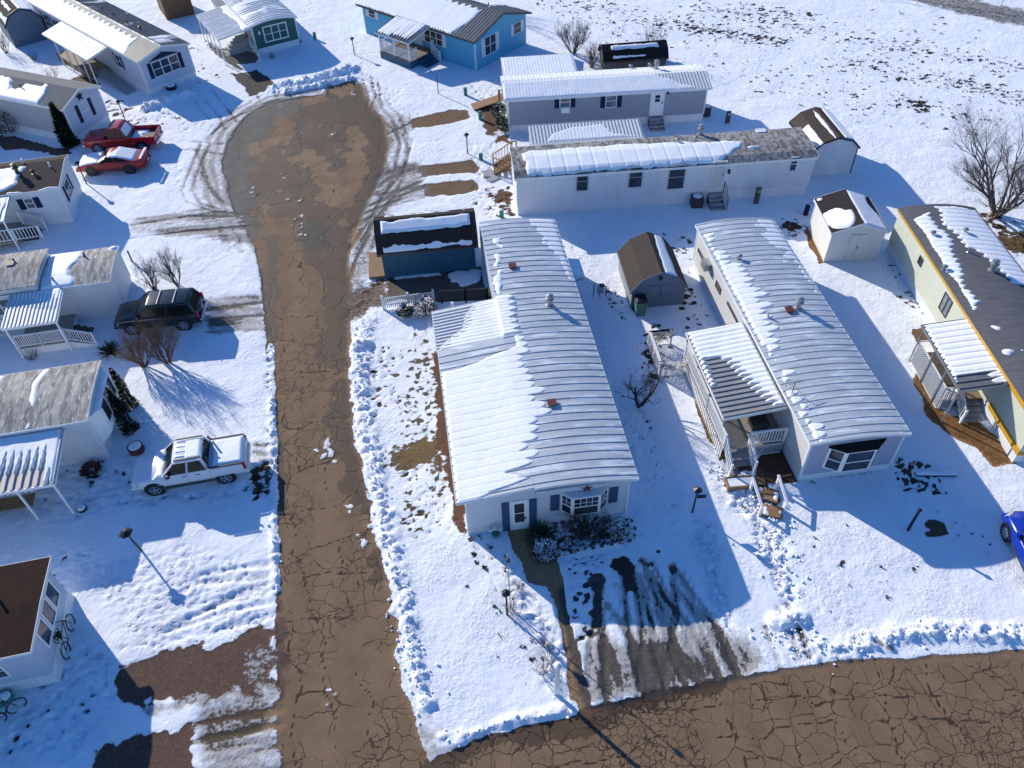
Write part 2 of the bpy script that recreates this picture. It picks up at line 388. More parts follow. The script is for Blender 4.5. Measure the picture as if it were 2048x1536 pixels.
def snow_sheet(name, parent, rz, mask, x0, x1, y0, y1, t, res, pitch=None, groove=.02, wob=.1, seed=0, yoff=0, m='snow'):
    nx = max(2, int((x1 - x0) / res) + 1); ny = max(2, int((y1 - y0) / res) + 1)
    X, Y = np.meshgrid(np.linspace(x0, x1, nx), np.linspace(y0, y1, ny), indexing='ij')
    mk = mask(X, Y) + wob * (fbm(X, Y, .5, 3, seed) - .5) * 2
    edge = np.minimum(np.minimum(X - x0, x1 - X), np.minimum(Y - y0, y1 - Y)) + .03
    mk = np.minimum(mk, edge * 1.2)
    h = -.03 + (t + .03) * sst(-.04, .22, mk) * (.8 + .4 * fbm(X, Y, 1.1, 3, seed + 5))
    if pitch:
        ph = np.abs((Y - yoff) / pitch % 1 - .5) * pitch
        h = h - groove * np.exp(-(ph / .033) ** 2)
    Z = rz(X) + h
    keep = mk > -.09
    k = keep[:-1, :-1] | keep[1:, :-1] | keep[:-1, 1:] | keep[1:, 1:]
    idx = np.arange(nx * ny).reshape(nx, ny)
    q = np.stack([idx[:-1, :-1][k], idx[1:, :-1][k], idx[1:, 1:][k], idx[:-1, 1:][k]], 1)
    if len(q) == 0: return None
    used, inv = np.unique(q, return_inverse=True); q = inv.reshape(-1, 4)
    P = np.stack([X.ravel(), Y.ravel(), Z.ravel()], 1)[used]
    return npmesh(name, P, q, [M[m]], parent, True)
def npmesh(name, P, q, mats, parent=None, smooth=False):
    me = bpy.data.meshes.new(name); n = len(q)
    me.vertices.add(len(P)); me.vertices.foreach_set('co', P.astype(np.float32).ravel())
    me.loops.add(n * 4); me.loops.foreach_set('vertex_index', q.astype(np.int32).ravel())
    me.polygons.add(n); me.polygons.foreach_set('loop_start', np.arange(0, n * 4, 4, dtype=np.int32))
    me.polygons.foreach_set('loop_total', np.full(n, 4, np.int32))
    if smooth: me.polygons.foreach_set('use_smooth', np.ones(n, bool))
    me.update(calc_edges=True)
    for k in mats: me.materials.append(k)
    o = bpy.data.objects.new(name, me); COL.objects.link(o)
    if parent is not None: o.parent = parent
    return o

def arc(x0, x1, z0, z1, crown, n=10):
    return [(x0 + (x1 - x0) * i / n, z0 + (z1 - z0) * i / n + crown * (1 - (2 * i / n - 1) ** 2)) for i in range(n + 1)]
def gable(x0, x1, z, ridge): return [(x0, z), ((x0 + x1) / 2, ridge), (x1, z)]
def gambrel(x0, x1, z, zb, zr, ins):
    return [(x0, z), (x0 + ins, zb), ((x0 + x1) / 2, zr), (x1 - ins, zb), (x1, z)]
def railing(mb, p0, p1, h=.9, n=8, zb=.12, wd=.04, post=True):
    p0 = Vector(p0); p1 = Vector(p1); up = Vector((0, 0, 1)); mb.cut()
    mb.bar(p0 + up * h, p1 + up * h, .09, .05); mb.bar(p0 + up * zb, p1 + up * zb, .05, .05)
    for i in range(n + 1):
        q = p0.lerp(p1, (i + .5) / (n + 1)); mb.bar(q + up * zb, q + up * h, wd, wd, (1, 0, 0))
    if post:
        for q in (p0, p1): mb.bar(q - up * .02, q + up * (h + .06), .10, .10, (1, 0, 0))
def lattice(mb, p0, p1, z0, z1, step=.16, wd=.035):
    mb.cut(); p0 = Vector((*p0, 0)); p1 = Vector((*p1, 0)); L = (p1 - p0).length; d = (p1 - p0) / L; H = z1 - z0
    for sg, off in ((1, .006), (-1, -.006)):
        nrm = Vector((-d.y, d.x, 0)) * off
        u = -H if sg > 0 else 0
        while u < (L if sg > 0 else L + H):
            a = (u, z0); b = (u + sg * H, z1)
            # clip to 0..L
            (ua, za), (ub, zb) = a, b
            def cl(u_, z_):
                return u_, z_
            if sg > 0:
                if ua < 0: za = z0 + (0 - ua); ua = 0
                if ub > L: zb = z1 - (ub - L); ub = L
            else:
                if ua > L: za = z0 + (ua - L); ua = L
                if ub < 0: zb = z1 - (0 - ub); ub = 0
            if abs(ub - ua) > .02 and zb > za:
                mb.bar(p0 + d * ua + nrm + Vector((0, 0, za)), p0 + d * ub + nrm + Vector((0, 0, zb)), .012, wd, tuple(d.cross(Vector((0, 0, 1)))))
            u += step
    mb.bar(p0 + Vector((0, 0, z0)), p1 + Vector((0, 0, z0)), .05, .05); mb.bar(p0 + Vector((0, 0, z1)), p1 + Vector((0, 0, z1)), .05, .05)
def bpoly(h, z, pts):
    """boundary points in the photo -> (ys, xs) in the house frame"""
    q = sorted((h.loc(x, y, z)[::-1] for x, y in pts)); return np.array([a for a, b in q]), np.array([b for a, b in q])
def tongue(Y, y0, pitch, amp):
    f = ((Y - y0) / pitch) % 1; return amp * (1 - np.abs(2 * f - 1) ** 2.2)
# ---- 1 the grey roofed home in the middle
H = House('mobile_home', 'central pale blue home with wide ribbed metal roof and a shuttered white front door', 'mobile home', (-2.1, 19.1), 6.9, 6.92, 18.6)
PIT = .445
rp = [(-.36, 2.60)] + [(2.8, 2.955)] + arc(2.86, 7.2, 2.962, 2.66, .17, 12)
z = zm(880, 930, 4.876)
H.rp = rp
H.ry0, H.ry1 = -.15, 18.75; H.pitch = PIT
xs = [p[0] for p in rp]; zs = [p[1] for p in rp]; H.rz = lambda x: np.interp(x, xs, zs)
# addition y 0..9, main x 2.9..6.92 along the whole length
mainp = [(2.9, .55), (6.92, .55)] + [(x, zz - .06) for x, zz in reversed([(xx, float(H.rz(xx))) for xx in (2.9, 3.4, 4.0, 4.6, 5.2, 5.8, 6.4, 6.92)])]
H.part('wall', MB().prism_y(mainp, 0, 18.6), 'sid_blue')
addp = [(0, .06), (2.897, .06), (2.897, 2.90), (0, 2.58)]
H.part('wall', MB().prism_y(addp, -.004, 8.9), 'sid_blue')
H.part('skirting', MB().box(2.93, 6.89, .03, 18.57, -.15, .56), 'skirtx')
mb = MB()
for x0, x1, y0, y1, zt in ((-.015, .08, -.02, .08, 2.54), (6.84, 6.935, -.02, .08, 2.62), (2.82, 2.93, 18.52, 18.62, 2.8), (6.84, 6.935, 18.52, 18.62, 2.62)): mb.cut().box(x0, x1, y0, y1, .1, zt)
H.part('corner_trim', mb, 'trim')
H.part('fascia_board', MB().box(2.92, 6.98, -.10, -.012, 2.36, 2.62), 'sid_blue')
def ribbed(prof, y0, y1, pitch, rh, w2, off, t=.05):
    mb = MB().strip_y(prof, y0, y1, t); y = off
    while y < y1 - .03:
        if y > y0 + .03: mb.strip_y([(x, zz + rh) for x, zz in prof], y - w2, y + w2, rh + .012)
        y += pitch
    return mb
addroof = [(-.36, 2.60), (2.855, 2.96)]
H.roofo = H.part('roof', ribbed(rp[2:], -.16, 18.75, PIT, .028, .012, -.15 + PIT / 2), 'roof_metal')
H.part('addition_roof', ribbed(addroof, -.10, 9.0, PIT, .028, .012, -.15 + PIT / 2), 'roof_metal')
porchroof = [(-.42, 2.40), (2.86, 2.80)]
H.part('porch_roof', ribbed(porchroof, 9.06, 12.15, .235, .05, .045, 9.12), 'roof_white')
mb = MB()
mb.box(-.38, -.362, -.1, 9.0, 2.46, 2.60); mb.strip_y([(-.36, 2.615), (2.8, 2.995)], -.118, -.102, .16); mb.strip_y([(x, q + .012) for x, q in rp[2:]], -.176, -.162, .14)
mb.box(7.2, 7.216, -.16, 18.75, 2.53, 2.665); mb.strip_y([(x, q + .012) for x, q in rp[2:]], 18.75, 18.766, .14); mb.box(2.86, 2.875, 9.0, 18.75, 2.78, 2.925)
H.part('fascia', mb, 'trim')
mb = MB(); mb.box(-.44, -.42, 9.06, 12.15, 2.30, 2.40); mb.strip_y([(-.42, 2.41), (2.86, 2.81)], 12.15, 12.168, .12); H.part('porch_fascia', mb, 'trim')
for y in (9.3, 12.05): H.part('porch_post', MB().box(-.38, -.30, y - .04, y + .04, 0, 2.33), 'white')
by, bx = bpoly(H, 2.95, [(1030, 610), (1035, 645), (1045, 680), (1052, 700), (1058, 722), (1060, 748), (1070, 772), (1078, 798), (1092, 826), (1075, 852), (1078, 878), (1060, 912), (1056, 928), (1012, 944), (1058, 955), (985, 978), (925, 997)])
def msk(X, Y):
    b = np.interp(Y, by, bx) + tongue(Y, H.ry0 + PIT / 2, PIT, .30) - .2 + .8 * (vnoise(np.floor((Y - H.ry0 - PIT / 2) / PIT) * 3.7, Y * 0, 3) - .5) + .5 * (fbm(X * 0 + 3, Y, 1.3, 3, 9) - .5)
    m_ = b - X
    wedge = np.minimum((Y - 7.55) - .30 * np.maximum(X - .8, 0), 9.05 - Y)     # bare metal wedge below the porch roof
    m_ = np.minimum(m_, -np.minimum(np.minimum(wedge, 3.3 - X) * 1.0, .5))
    return np.where(Y > 9.02, -1, m_)
H.snow(msk, t=.036, res=.042, seed=2, wob=.07, groove=.010)
def mskp(X, Y):
    b = np.interp(Y, [8.9, 9.6, 10.4, 11.2, 12.2], [-.4, .1, 1.15, 1.25, 2.0])
    m_ = X - b + tongue(Y, 9.12, .235, .5) - .3
    b2 = np.interp(Y, by, bx) + tongue(Y, H.ry0 + PIT / 2, PIT, .4) - .25
    return np.minimum(m_, b2 - X)
prz = lambda X: np.where(X < 2.86, np.interp(X, [-.42, 2.86], [2.40, 2.80]), H.rz(X))
H.snow(mskp, t=.07, res=.05, rz=prz, x0=-.40, x1=4.6, y0=9.06, y1=12.13, seed=5, pitch=.235)
H.snow(lambda X, Y: .5 * (fbm(X, Y, .35, 2, 31) - .35) - np.abs(X - 3.05 - .12 * (Y - 12)) * .8 + .1 - .3 * (Y < 12.2) - .35 * (Y > 17), t=.06, res=.06, x0=2.9, x1=4.2, y0=12.2, y1=17.5, seed=9)
H.snow(lambda X, Y: X - np.interp(Y, [2, 9, 13, 16, 18.8], [7.9, 7.5, 7.0, 6.2, 5.4]) - .1 + tongue(Y, H.ry0 + PIT / 2, PIT, .12), t=.012, res=.06, x0=4.8, seed=12, groove=.03, wob=.45)
d = H.door('y0', z(690, 360), z(855, 630), 'white', (.2, .8, .32, .92), split=True)
for b0, b1 in ((d[0] - .40, d[0] - .08), (d[1] + .08, d[1] + .40)): H.part('shutter', MB().box(*H.wb('y0', b0, b1, d[2], d[3] + .02, .006, .04)), 'slate')
# bay window
(a0, z1), (a1, z0) = H.wallpt('y0', *z(1180, 258)), H.wallpt('y0', *z(1628, 350))
zc1, zc0 = 2.12, 1.05; ac0, ac1 = a0 + .42, a1 - .42; dep = .38
mb = MB(); mb.hexa([(a0, -.01, zc0 - .08), (ac0, -dep, zc0 - .08), (ac1, -dep, zc0 - .08), (a1, -.01, zc0 - .08), (a0, -.01, zc1 + .08), (ac0, -dep, zc1 + .08), (ac1, -dep, zc1 + .08), (a1, -.01, zc1 + .08)])
bay = H.part('bay_window', mb, 'white')
def bayglass(h, bay, a0, ac0, ac1, a1, dep, z0, z1, gm='glass', split=True):
    mb = MB(); e = .012; n = Vector((dep, ac0 - a0, 0)).normalized()
    def pan(pa, pb, f0, f1):
        pa = Vector((*pa, 0)); pb = Vector((*pb, 0)); d_ = pb - pa; nn = Vector((d_.y, -d_.x, 0)).normalized() * e
        A = pa + d_ * f0 + nn; B = pa + d_ * f1 + nn
        mb.add([(A.x, A.y, z0), (B.x, B.y, z0), (B.x, B.y, z1), (A.x, A.y, z1)], [(0, 1, 2, 3)])
        return A, B
    segs = []
    for pa, pb, f in (((a0, 0), (ac0, -dep), (.14, .86)), ((ac0, -dep), (ac1, -dep), (.07, .93)), ((ac1, -dep), (a1, 0), (.14, .86))): segs.append(pan(pa, pb, *f))
    g = h.part('pane', mb, gm, bay)
    mb = MB()
    for (A, B), nb in zip(segs, (2, 4, 2)):
        zmid = (z0 + z1) / 2; off = Vector((0, -.01, 0))
        mb.bar(A + off + Vector((0, 0, zmid)), B + off + Vector((0, 0, zmid)), .03, .05)
        if split:
            for i in range(1, nb):
                q = A.lerp(B, i / nb) + off; mb.bar(q + Vector((0, 0, zmid)), q + Vector((0, 0, z1)), .02, .02, (1, 0, 0))
            zq = (zmid + z1) / 2; mb.bar(A + off + Vector((0, 0, zq)), B + off + Vector((0, 0, zq)), .02, .02)
    h.part('muntin', mb, 'white', bay)
bayglass(H, bay, a0, ac0, ac1, a1, dep, zc0, zc1)
for b0, b1 in ((a0 - .44, a0 - .06), (a1 + .06, a1 + .44)): H.part('shutter', MB().box(*H.wb('y0', b0, b1, zc0, zc1, .006, .04)), 'slate')
def star(h, wall, a, zc, r, m):
    pts = []
    for i in range(10):
        rr = r if i % 2 == 0 else r * .42; t = math.pi / 2 + i * math.pi / 5; pts.append((a + rr * math.cos(t), zc + rr * math.sin(t)))
    def P(a_, z_, d_): b = h.wb(wall, a_, a_, z_, z_, d_, d_); return (b[0], b[2], b[4])
    d0 = .112 if h is H else .004
    vs = [P(*p, d0) for p in pts] + [P(a, zc, d0 + .07)]
    return h.part('wall_star', MB().add(vs, [(i, (i + 1) % 10, 10) for i in range(10)] + [tuple(range(10))]), m)
star(H, 'y0', H.wallpt('y0', *z(1430, 205))[0], 2.42, .28, 'rustred')
H.vent(*H.loc(1025, 537, 2.9), kind='box', m='rustred'); H.vent(*H.loc(1104, 805, 3.1), kind='box', m='rustred')
H.vent(*H.loc(1099, 606, 3.1), kind='big')
# awning over the back door on the right side
aw = H.part('door_awning', ribbed([(6.95, 2.28), (8.0, 2.05)], 13.9, 15.6, .4, .03, .02, 14.0, .03), 'roof_white')
H.snow(lambda X, Y: 0 * X + .3, t=.04, res=.1, rz=lambda X: np.interp(X, [6.95, 8.0], [2.28, 2.05]), x0=7.0, x1=7.95, y0=13.95, y1=15.55, pitch=.4, name='awning_snow')
for y in (13.95, 15.55): H.part('awning_bracket', MB().bar((6.93, y, 1.7), (7.95, y, 2.03), .03, .03), 'black')
H.part('electric_panel', MB().box(6.935, 7.12, 12.4, 12.95, .55, 1.65), 'dgrey')
H.part('electric_panel', MB().box(6.935, 7.05, 11.4, 11.7, .8, 1.3), 'galv')
# deck between the house and the shed
mb = MB().box(.75, 2.86, 12.3, 14.35, .30, .36)
H.part('deck', mb, 'deck'); mb = MB()
H.part('deck_skirt', MB().box(.78, 2.83, 12.33, 14.3, -.1, .299), 'meterwood')
dk = MB(); ra, rb, rc = H.loc(884, 606, .36), H.loc(932, 604, .36), H.loc(974, 601, .36); railing(dk, (*ra, .36), (*rb, .36), .85, 8); railing(dk, (*rb, .36), (*rc, .36), .85, 8); railing(dk, (2.8, rc[1] + .05, .36), (2.8, 14.3, .36), .85, 8)
H.part('deck_railing', dk, 'black')
mb = MB()
for p in ((.72, 12.5), (.72, 14.2)): mb.cut().box(p[0] - .07, p[0] + .07, p[1] - .07, p[1] + .07, -.1, 1.15)
H.part('deck_post', mb, 'white')
MH = H
# picket fence in front of the patio
z = zm(720, 410, 5.486)
a = at(*z(262, 1150)); b = at(*z(815, 1080)); f = thing('picket_fence', 'short white picket fence between the patio and the snowy side yard', 'fence', a)
mb = MB(); L_ = float(np.linalg.norm(b - a)); f.rotation_euler = (0, 0, math.atan2(b[1] - a[1], b[0] - a[0]))
for i in range(26):
    x = L_ * i / 25; mb.cut().box(x - .035, x + .035, -.012, .012, .12, .86)
mb.build('picket', M['white'], f); mb = MB()
for zz in (.28, .72): mb.cut().box(0, L_, .014, .05, zz, zz + .08)
mb.build('rail', M['white'], f)
for x in (0, L_ / 2, L_): MB().box(x - .06, x + .06, -.06 + .03, .06 + .03, -.05, .98).build('post', M['white'], f)

# ---- 2 the lilac home to its right
H = House('mobile_home', 'grey-lilac home with curved ribbed roof, bay window and a white railed covered porch', 'mobile home', (12.6, 21.3), 6.5, 4.28, 16.0)
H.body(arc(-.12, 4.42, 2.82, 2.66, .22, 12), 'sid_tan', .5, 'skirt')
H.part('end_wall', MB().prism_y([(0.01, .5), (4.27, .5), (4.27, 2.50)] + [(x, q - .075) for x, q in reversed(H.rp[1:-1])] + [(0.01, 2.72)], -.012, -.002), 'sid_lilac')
H.roof('roof_metal', .14, pitch=.42, rh=.022)
by2, bx2 = bpoly(H, 2.95, [(1430, 480), (1440, 500), (1475, 522), (1505, 560), (1528, 585), (1538, 612), (1545, 640), (1552, 655), (1553, 690), (1556, 730), (1590, 745), (1588, 770), (1600, 800), (1618, 815), (1635, 845), (1640, 860)])
def msk2(X, Y):
    k = np.floor((Y - H.ry0 - .21) / .42)
    b = np.interp(Y, by2, bx2) + tongue(Y, H.ry0 + .21, .42, .42) - .3 + .6 * (vnoise(k * 3.1, Y * 0, 8) - .5)
    m_ = np.minimum(b - X, 15.2 - Y)
    return np.minimum(m_, (X + .05 + np.where(Y < 6, .35 * (vnoise(k * 2.3, Y * 0, 5) - .8), 0)))
H.snow(msk2, t=.04, res=.045, seed=21, wob=.08, groove=.016)
H.snow(lambda X, Y: X - np.interp(Y, [0, 3, 8, 12, 16], [4.6, 4.6, 4.4, 3.5, 2.8]) - .35 + tongue(Y, H.ry0 + .21, .42, .15), t=.012, res=.06, x0=2.0, seed=22, groove=.03, wob=.6)
z = zm(1200, 380, 2.415)
H.window('x0', z(478, 285), z(520, 380), 'glass_tan', mid=False, mull=1, fr='dgrey')
H.window('x0', z(565, 440), z(580, 500), 'glass_tan', fr='dgrey'); H.window('x0', z(618, 548), z(664, 630), 'glass_tan', mid=False, mull=1, fr='dgrey')
a, q = H.wallpt('x0', *z(530, 360)); H.part('air_conditioner', MB().box(-.4, -.003, a - .32, a + .32, q - .2, q + .22), 'galv')
z = zm(1560, 820, 6.827)
a1 = H.wallpt('y0', *z(1250, 650))[0] + .22; a0 = H.wallpt('y0', *z(585, 735))[0]
zb0, zb1 = 1.0, 2.22; c0, c1 = a0 + .62, a1 - .5; dep = .42
mb = MB(); mb.hexa([(a0, -.013, zb0 - .07), (c0, -dep, zb0 - .07), (c1, -dep, zb0 - .07), (a1, -.013, zb0 - .07), (a0, -.013, zb1 + .04), (c0, -dep, zb1 + .04), (c1, -dep, zb1 + .04), (a1, -.013, zb1 + .04)])
bay = H.part('bay_window', mb, 'white'); bayglass(H, bay, a0, c0, c1, a1, dep, zb0, zb1 - .02, split=False)
mb = MB(); mb.hexa([(a0 - .06, -.012, zb1 + .042), (c0 - .02, -dep - .01, zb1 + .042), (c1 + .02, -dep - .01, zb1 + .042), (a1 + .06, -.012, zb1 + .042), (a0 - .06, -.012, zb1 + .22), (c0, -.05, zb1 + .22), (c1, -.05, zb1 + .22), (a1 + .06, -.012, zb1 + .22)])
H.part('bay_roof', mb, 'roof_black', bay)
H.vent(*H.loc(1478, 518, 2.95)); H.vent(*H.loc(1597, 612, 3.1), kind='big'); H.vent(*H.loc(1580, 617, 3.1), kind='box', m='rustred'); H.vent(*H.loc(1537, 630, 3.1), kind='pipe')
# aerial on the roof
ax, ay = H.loc(1585, 782, 3.0); mb = MB(); mb.tube([(ax, ay, 2.9), (ax, ay, 3.55)], .018, 5); mb.tube([(ax - .5, ay - .1, 3.5), (ax + .5, ay + .1, 3.5)], .012, 4)
for i in range(6): u = -.45 + .15 * i; mb.tube([(ax + u - .03, ay + u * .2 + .32 - .03 * i, 3.5), (ax + u + .03, ay + u * .2 - .32 + .03 * i, 3.5)], .009, 4)
for dx, dy in ((.3, .2), (-.3, .2), (0, -.35)): mb.tube([(ax, ay, 3.3), (ax + dx, ay + dy, float(H.rz(ax + dx)))], .008, 4)
H.part('aerial', mb, 'dgrey')
# porch
pr = [(-3.0, 2.28), (-1.5, 2.42), (-.12, 2.56)]
H.part('porch_roof', ribbed(pr, 2.3, 8.1, .3, .05, .03, 2.4), mat('porch_metal', (.36, .35, .34), .5, .1, var=.1, vs=1.5))
mb = MB().strip_y([(x, q + .01) for x, q in pr], 2.285, 2.3, .17); mb.box(-3.02, -3.0, 2.3, 8.1, 2.14, 2.29); H.part('porch_fascia', mb, 'trim')
prz = lambda X: np.interp(X, [-3, -1.5, -.12], [2.28, 2.42, 2.56])
def mskq(X, Y):
    b = np.interp(Y, [2.3, 2.8, 4.0, 5.2, 5.9, 6.2], [-.45, -.75, -1.25, -1.55, -1.8, -3.2])
    m_ = X - b + tongue(Y, 2.4, .3, .42) - .25
    return np.where(Y > 6.1, .3, np.maximum(m_, np.where(Y > 4.3, .22 - (X + 3) + tongue(Y, 2.4, .3, .2), -1)))
H.snow(mskq, t=.09, res=.055, rz=prz, x0=-2.97, x1=-.13, y0=2.35, y1=8.06, seed=25, pitch=.3, groove=.035)
for y in (2.4, 4.3, 6.2, 8.0): H.part('porch_post', MB().box(-2.93, -2.86, y - .035, y + .035, 0, 2.2), 'galv')
H.part('deck', MB().box(-2.95, -.02, 1.75, 8.0, .70, .76), 'deck_grey')
mb = MB(); railing(mb, (-2.92, 1.85, .76), (-2.92, 4.3, .76), .9, 17); railing(mb, (-2.92, 4.3, .76), (-2.92, 7.9, .76), .9, 24); railing(mb, (-1.75, 1.8, .76), (-.1, 1.8, .76), .9, 11)
H.part('porch_railing', mb, 'white')
mb = MB(); lattice(mb, (-1.75, 1.76), (-.1, 1.76), .04, .68, .17); H.part('lattice', mb, 'white')
mb = MB()
for i in range(32): y = 1.9 + i * .19; mb.bar((-2.96, y, .02), (-2.96, y, .70), .10, .03, (1, 0, 0))
H.part('deck_skirt', mb, 'white')
mb = MB()
for i in range(3): mb.box(-2.85, -1.8, 1.72 - .32 * (i + 1), 1.74 - .32 * i, .70 - .2 * (i + 1) - .05, .70 - .2 * (i + 1))
H.part('steps', mb, 'deck_grey')
mb = MB()
for x in (-2.88, -1.76):
    mb.cut(); mb.bar((x, 1.75, 1.6), (x, .75, .85), .08, .05); mb.bar((x, 1.75, .85), (x, .75, .10), .05, .05)
    for i in range(6): t = (i + .5) / 6; mb.bar((x, 1.75 - t, .85 - .75 * t), (x, 1.75 - t, 1.6 - .75 * t), .035, .035, (1, 0, 0))
    mb.box(x - .05, x + .05, .70, .80, 0, .92)
H.part('step_railing', mb, 'white')
H.part('porch_chair', MB().box(-1.3, -.5, 2.6, 3.1, .76, 1.12).box(-1.3, -.5, 3.1, 3.2, .76, 1.6), 'dgrey')
N2 = H

# ---- 3 white trailer across
H = House('mobile_home', 'long white trailer with a snow covered roof that rusts at its right end', 'mobile home', (.50, 46.62), -86.3, 3.66, 18.75)
H.body([(-.1, 2.72), (.35, 2.98), (1.9, 3.08), (3.2, 2.98), (3.78, 2.76)], 'sid_white', .75, 'skirt', t=.05)
H.roof('roof_rust', .12, pitch=None)
def msk3(X, Y):
    top = np.interp(Y, [.6, 1.2, 6, 10, 14.0, 15.0], [1.3, .95, .95, 1.15, 1.6, 1.8])
    m_ = np.minimum(X - top, 3.72 - X)
    e = 14.9 - .9 * (X - 1.5) - Y + 1.2 * (fbm(X, Y, 1.2, 3, 44) - .5)
    return np.minimum(np.minimum(m_, e), Y - .55)
H.snow(msk3, t=.065, res=.07, seed=41, pitch=.92, groove=.035, wob=.2)
H.snow(lambda X, Y: fbm(X, Y, .9, 3, 47) - .66, t=.07, res=.08, x0=1.4, x1=2.6, y0=13.5, y1=16.2, seed=48)
z = zm(1380, 300, 7.877)
for p, q in (((1155, 345), (1174, 379)), ((1261, 336), (1281.5, 372)), ((1341, 332), (1365, 375))): H.window('x1', p, q, 'glass', fr='galv')
H.window('x1', z(1612, 118), z(1655, 315), 'glass', fw=.04)
d = H.door('x1', z(385, 190), z(500, 590), 'sid_tan'); H.part('porch_light', MB().box(*H.wb('x1', d[1] + .2, d[1] + .32, 2.05, 2.3, .0, .14)), 'black')
mb = MB()
for i in range(4): mb.box(3.68 + .28 * i, 3.68 + .28 * (i + 1) + .02, d[0] - .1, d[1] + .1, .72 - .19 * (i + 1) + .12, .72 - .19 * (i + 1) + .17)
st = H.part('steps', mb, 'stone'); mb = MB()
for y in (d[0] - .08, d[1] + .04):
    mb.hexa([(3.68, y, 0), (4.85, y, 0), (4.85, y + .04, 0), (3.68, y + .04, 0), (3.68, y, .63), (4.75, y, .08), (4.75, y + .04, .08), (3.68, y + .04, .63)])
H.part('step_side', mb, 'meterwood')
mb = MB(); yy = d[1] + .14
mb.tube([(3.72, yy, .6), (3.72, yy, 1.45), (4.0, yy, 1.42), (4.8, yy, .85), (4.8, yy, 0)], .02, 6); mb.tube([(3.75, yy, .9), (4.8, yy, .35)], .014, 5); mb.tube([(3.75, yy, 1.2), (4.8, yy, .6)], .014, 5)
H.part('handrail', mb, 'black')
for (px_, py_), k in (((1355, 283), 'cap'), ((1401, 266), 'big'), ((1391, 279), 'cap')): H.vent(*H.loc(px_, py_, 3.1), kind=k)
H.part('roof_hatch', MB().box(.3, .75, 15.9, 16.5, 2.9, 3.07), 'white')
mb = MB(); y0 = .3
p = H.loc(1008, 290, 1.2)
WT = H

# ---- 4 grey trailer behind it
H = House('mobile_home', 'grey sided trailer with ribbed white roof and white back door, behind the white trailer', 'mobile home', (.23, 57.15), -87.0, 3.6, 14.35)
H.body(gable(-.14, 3.74, 2.62, 2.98), 'sid_grey', .62, 'skirt')
H.roof('roof_white', .28, pitch=.23, rh=.03)
H.snow(lambda X, Y: np.where(X < 1.8, -1, np.where(Y < 8.2, .3, 2.2 - np.abs(Y - 9.5) - 1.4 * (2.6 - X) + .3 + .6 * (fbm(X, Y, .5, 2, 3) - .5))), t=.045, res=.07, seed=51, groove=.012, x0=1.7)
H.snow(lambda X, Y: X - 3.05 - .14 * (Y - 6) + .2, t=.05, res=.07, x0=2.2, seed=53)
H.snow(lambda X, Y: 1.35 - X, t=.03, res=.09, x1=1.75, seed=52, groove=.03)
z = zm(1100, 40, 6.4)
H.window('x1', z(132, 992), z(250, 1110), 'glass_c', sh='navy', shw=.34); H.window('x1', z(724, 960), z(840, 1108), 'glass_c', sh='navy', shw=.34)
a, q = H.wallpt('x1', *z(190, 1130)); H.part('air_conditioner', MB().box(3.61, 3.95, a - .3, a + .3, q - .2, q + .2), 'white')
d = H.door('x1', z(1308, 905), z(1430, 1215), 'white', (.3, .7, .55, .82), split=True)
a, q = H.wallpt('x1', *z(1505, 918)); H.part('porch_light', MB().box(3.602, 3.76, a - .08, a + .08, q - .12, q + .1), 'black')
mb = MB()
for i in range(4): mb.box(3.62 + .28 * i, 3.62 + .28 * (i + 1) + .02, d[0] - .1, d[1] + .1, .66 - .17 * (i + 1) + .08, .66 - .17 * (i + 1) + .13)
mb2 = MB()
for y in (d[0] - .08, d[1] + .04): mb2.hexa([(3.62, y, 0), (4.8, y, 0), (4.8, y + .04, 0), (3.62, y + .04, 0), (3.62, y, .55), (4.7, y, .05), (4.7, y + .04, .05), (3.62, y + .04, .55)])
H.part('steps', mb, 'stone'); H.part('step_side', mb2, 'meterwood')
for (px_, py_), k in (((1262, 127), 'cap'), ((1300, 124), 'cap'), ((1313, 132), 'big')): H.vent(*H.loc(px_, py_, 3.0), kind=k)
GT = H

# ---- 5 yellow home at the right edge
H = House('mobile_home', 'pale yellow home with ochre trim and a half snowy grey roof, right edge', 'mobile home', (22.50, 21.9), .2, 4.25, 16.1)
H.body(arc(-.1, 4.35, 2.85, 2.70, .28, 12), 'sid_yel', .62, 'skirt', corner=False)
H.roof('roof_tar', .1, pitch=None, fascia='ochre')
byL, bxL = bpoly(H, 3.05, [(1868, 440), (1880, 455), (1905, 478), (1905, 500), (1920, 520), (1925, 545), (1930, 570), (1960, 600), (1948, 625), (1960, 640), (1950, 655)])
def msk5(X, Y):
    b = np.interp(Y, byL, bxL) + tongue(Y, 0, .42, .28) - .15
    return np.minimum(np.minimum(b - X, X - .16 - .2 * fbm(X, Y, .8, 2, 3)), np.minimum(15.1 - Y + .5 * (X - .5), Y - 5.5))
H.snow(msk5, t=.045, res=.06, seed=61, pitch=.42, groove=.03, wob=.16)
byR, bxR = bpoly(H, 3.05, [(1880, 424), (1890, 450), (1915, 470), (1925, 490), (1960, 505), (1990, 525), (2015, 550), (2048, 590)])
H.snow(lambda X, Y: np.minimum(X - np.interp(Y, byR, bxR) + tongue(Y, .2, .42, .25) - .1, np.minimum(16.0 - Y, Y - 9.0)), t=.045, res=.06, seed=62, pitch=.42, groove=.03, wob=.16)
H.snow(lambda X, Y: fbm(X, Y, .6, 2, 66) - .62 - np.abs(X - 1.2) * .1, t=.05, res=.08, y0=3, y1=6.5, x0=.3, x1=2.5, seed=64)
z = zm(1780, 400, 5.12)
H.window('x0', z(315, 575), z(315, 675), 'glass', mid=False, fr='dgrey'); H.window('x0', z(575, 950), z(567, 1195), 'glass_c', mid=False, mull=1, fr='dgrey')
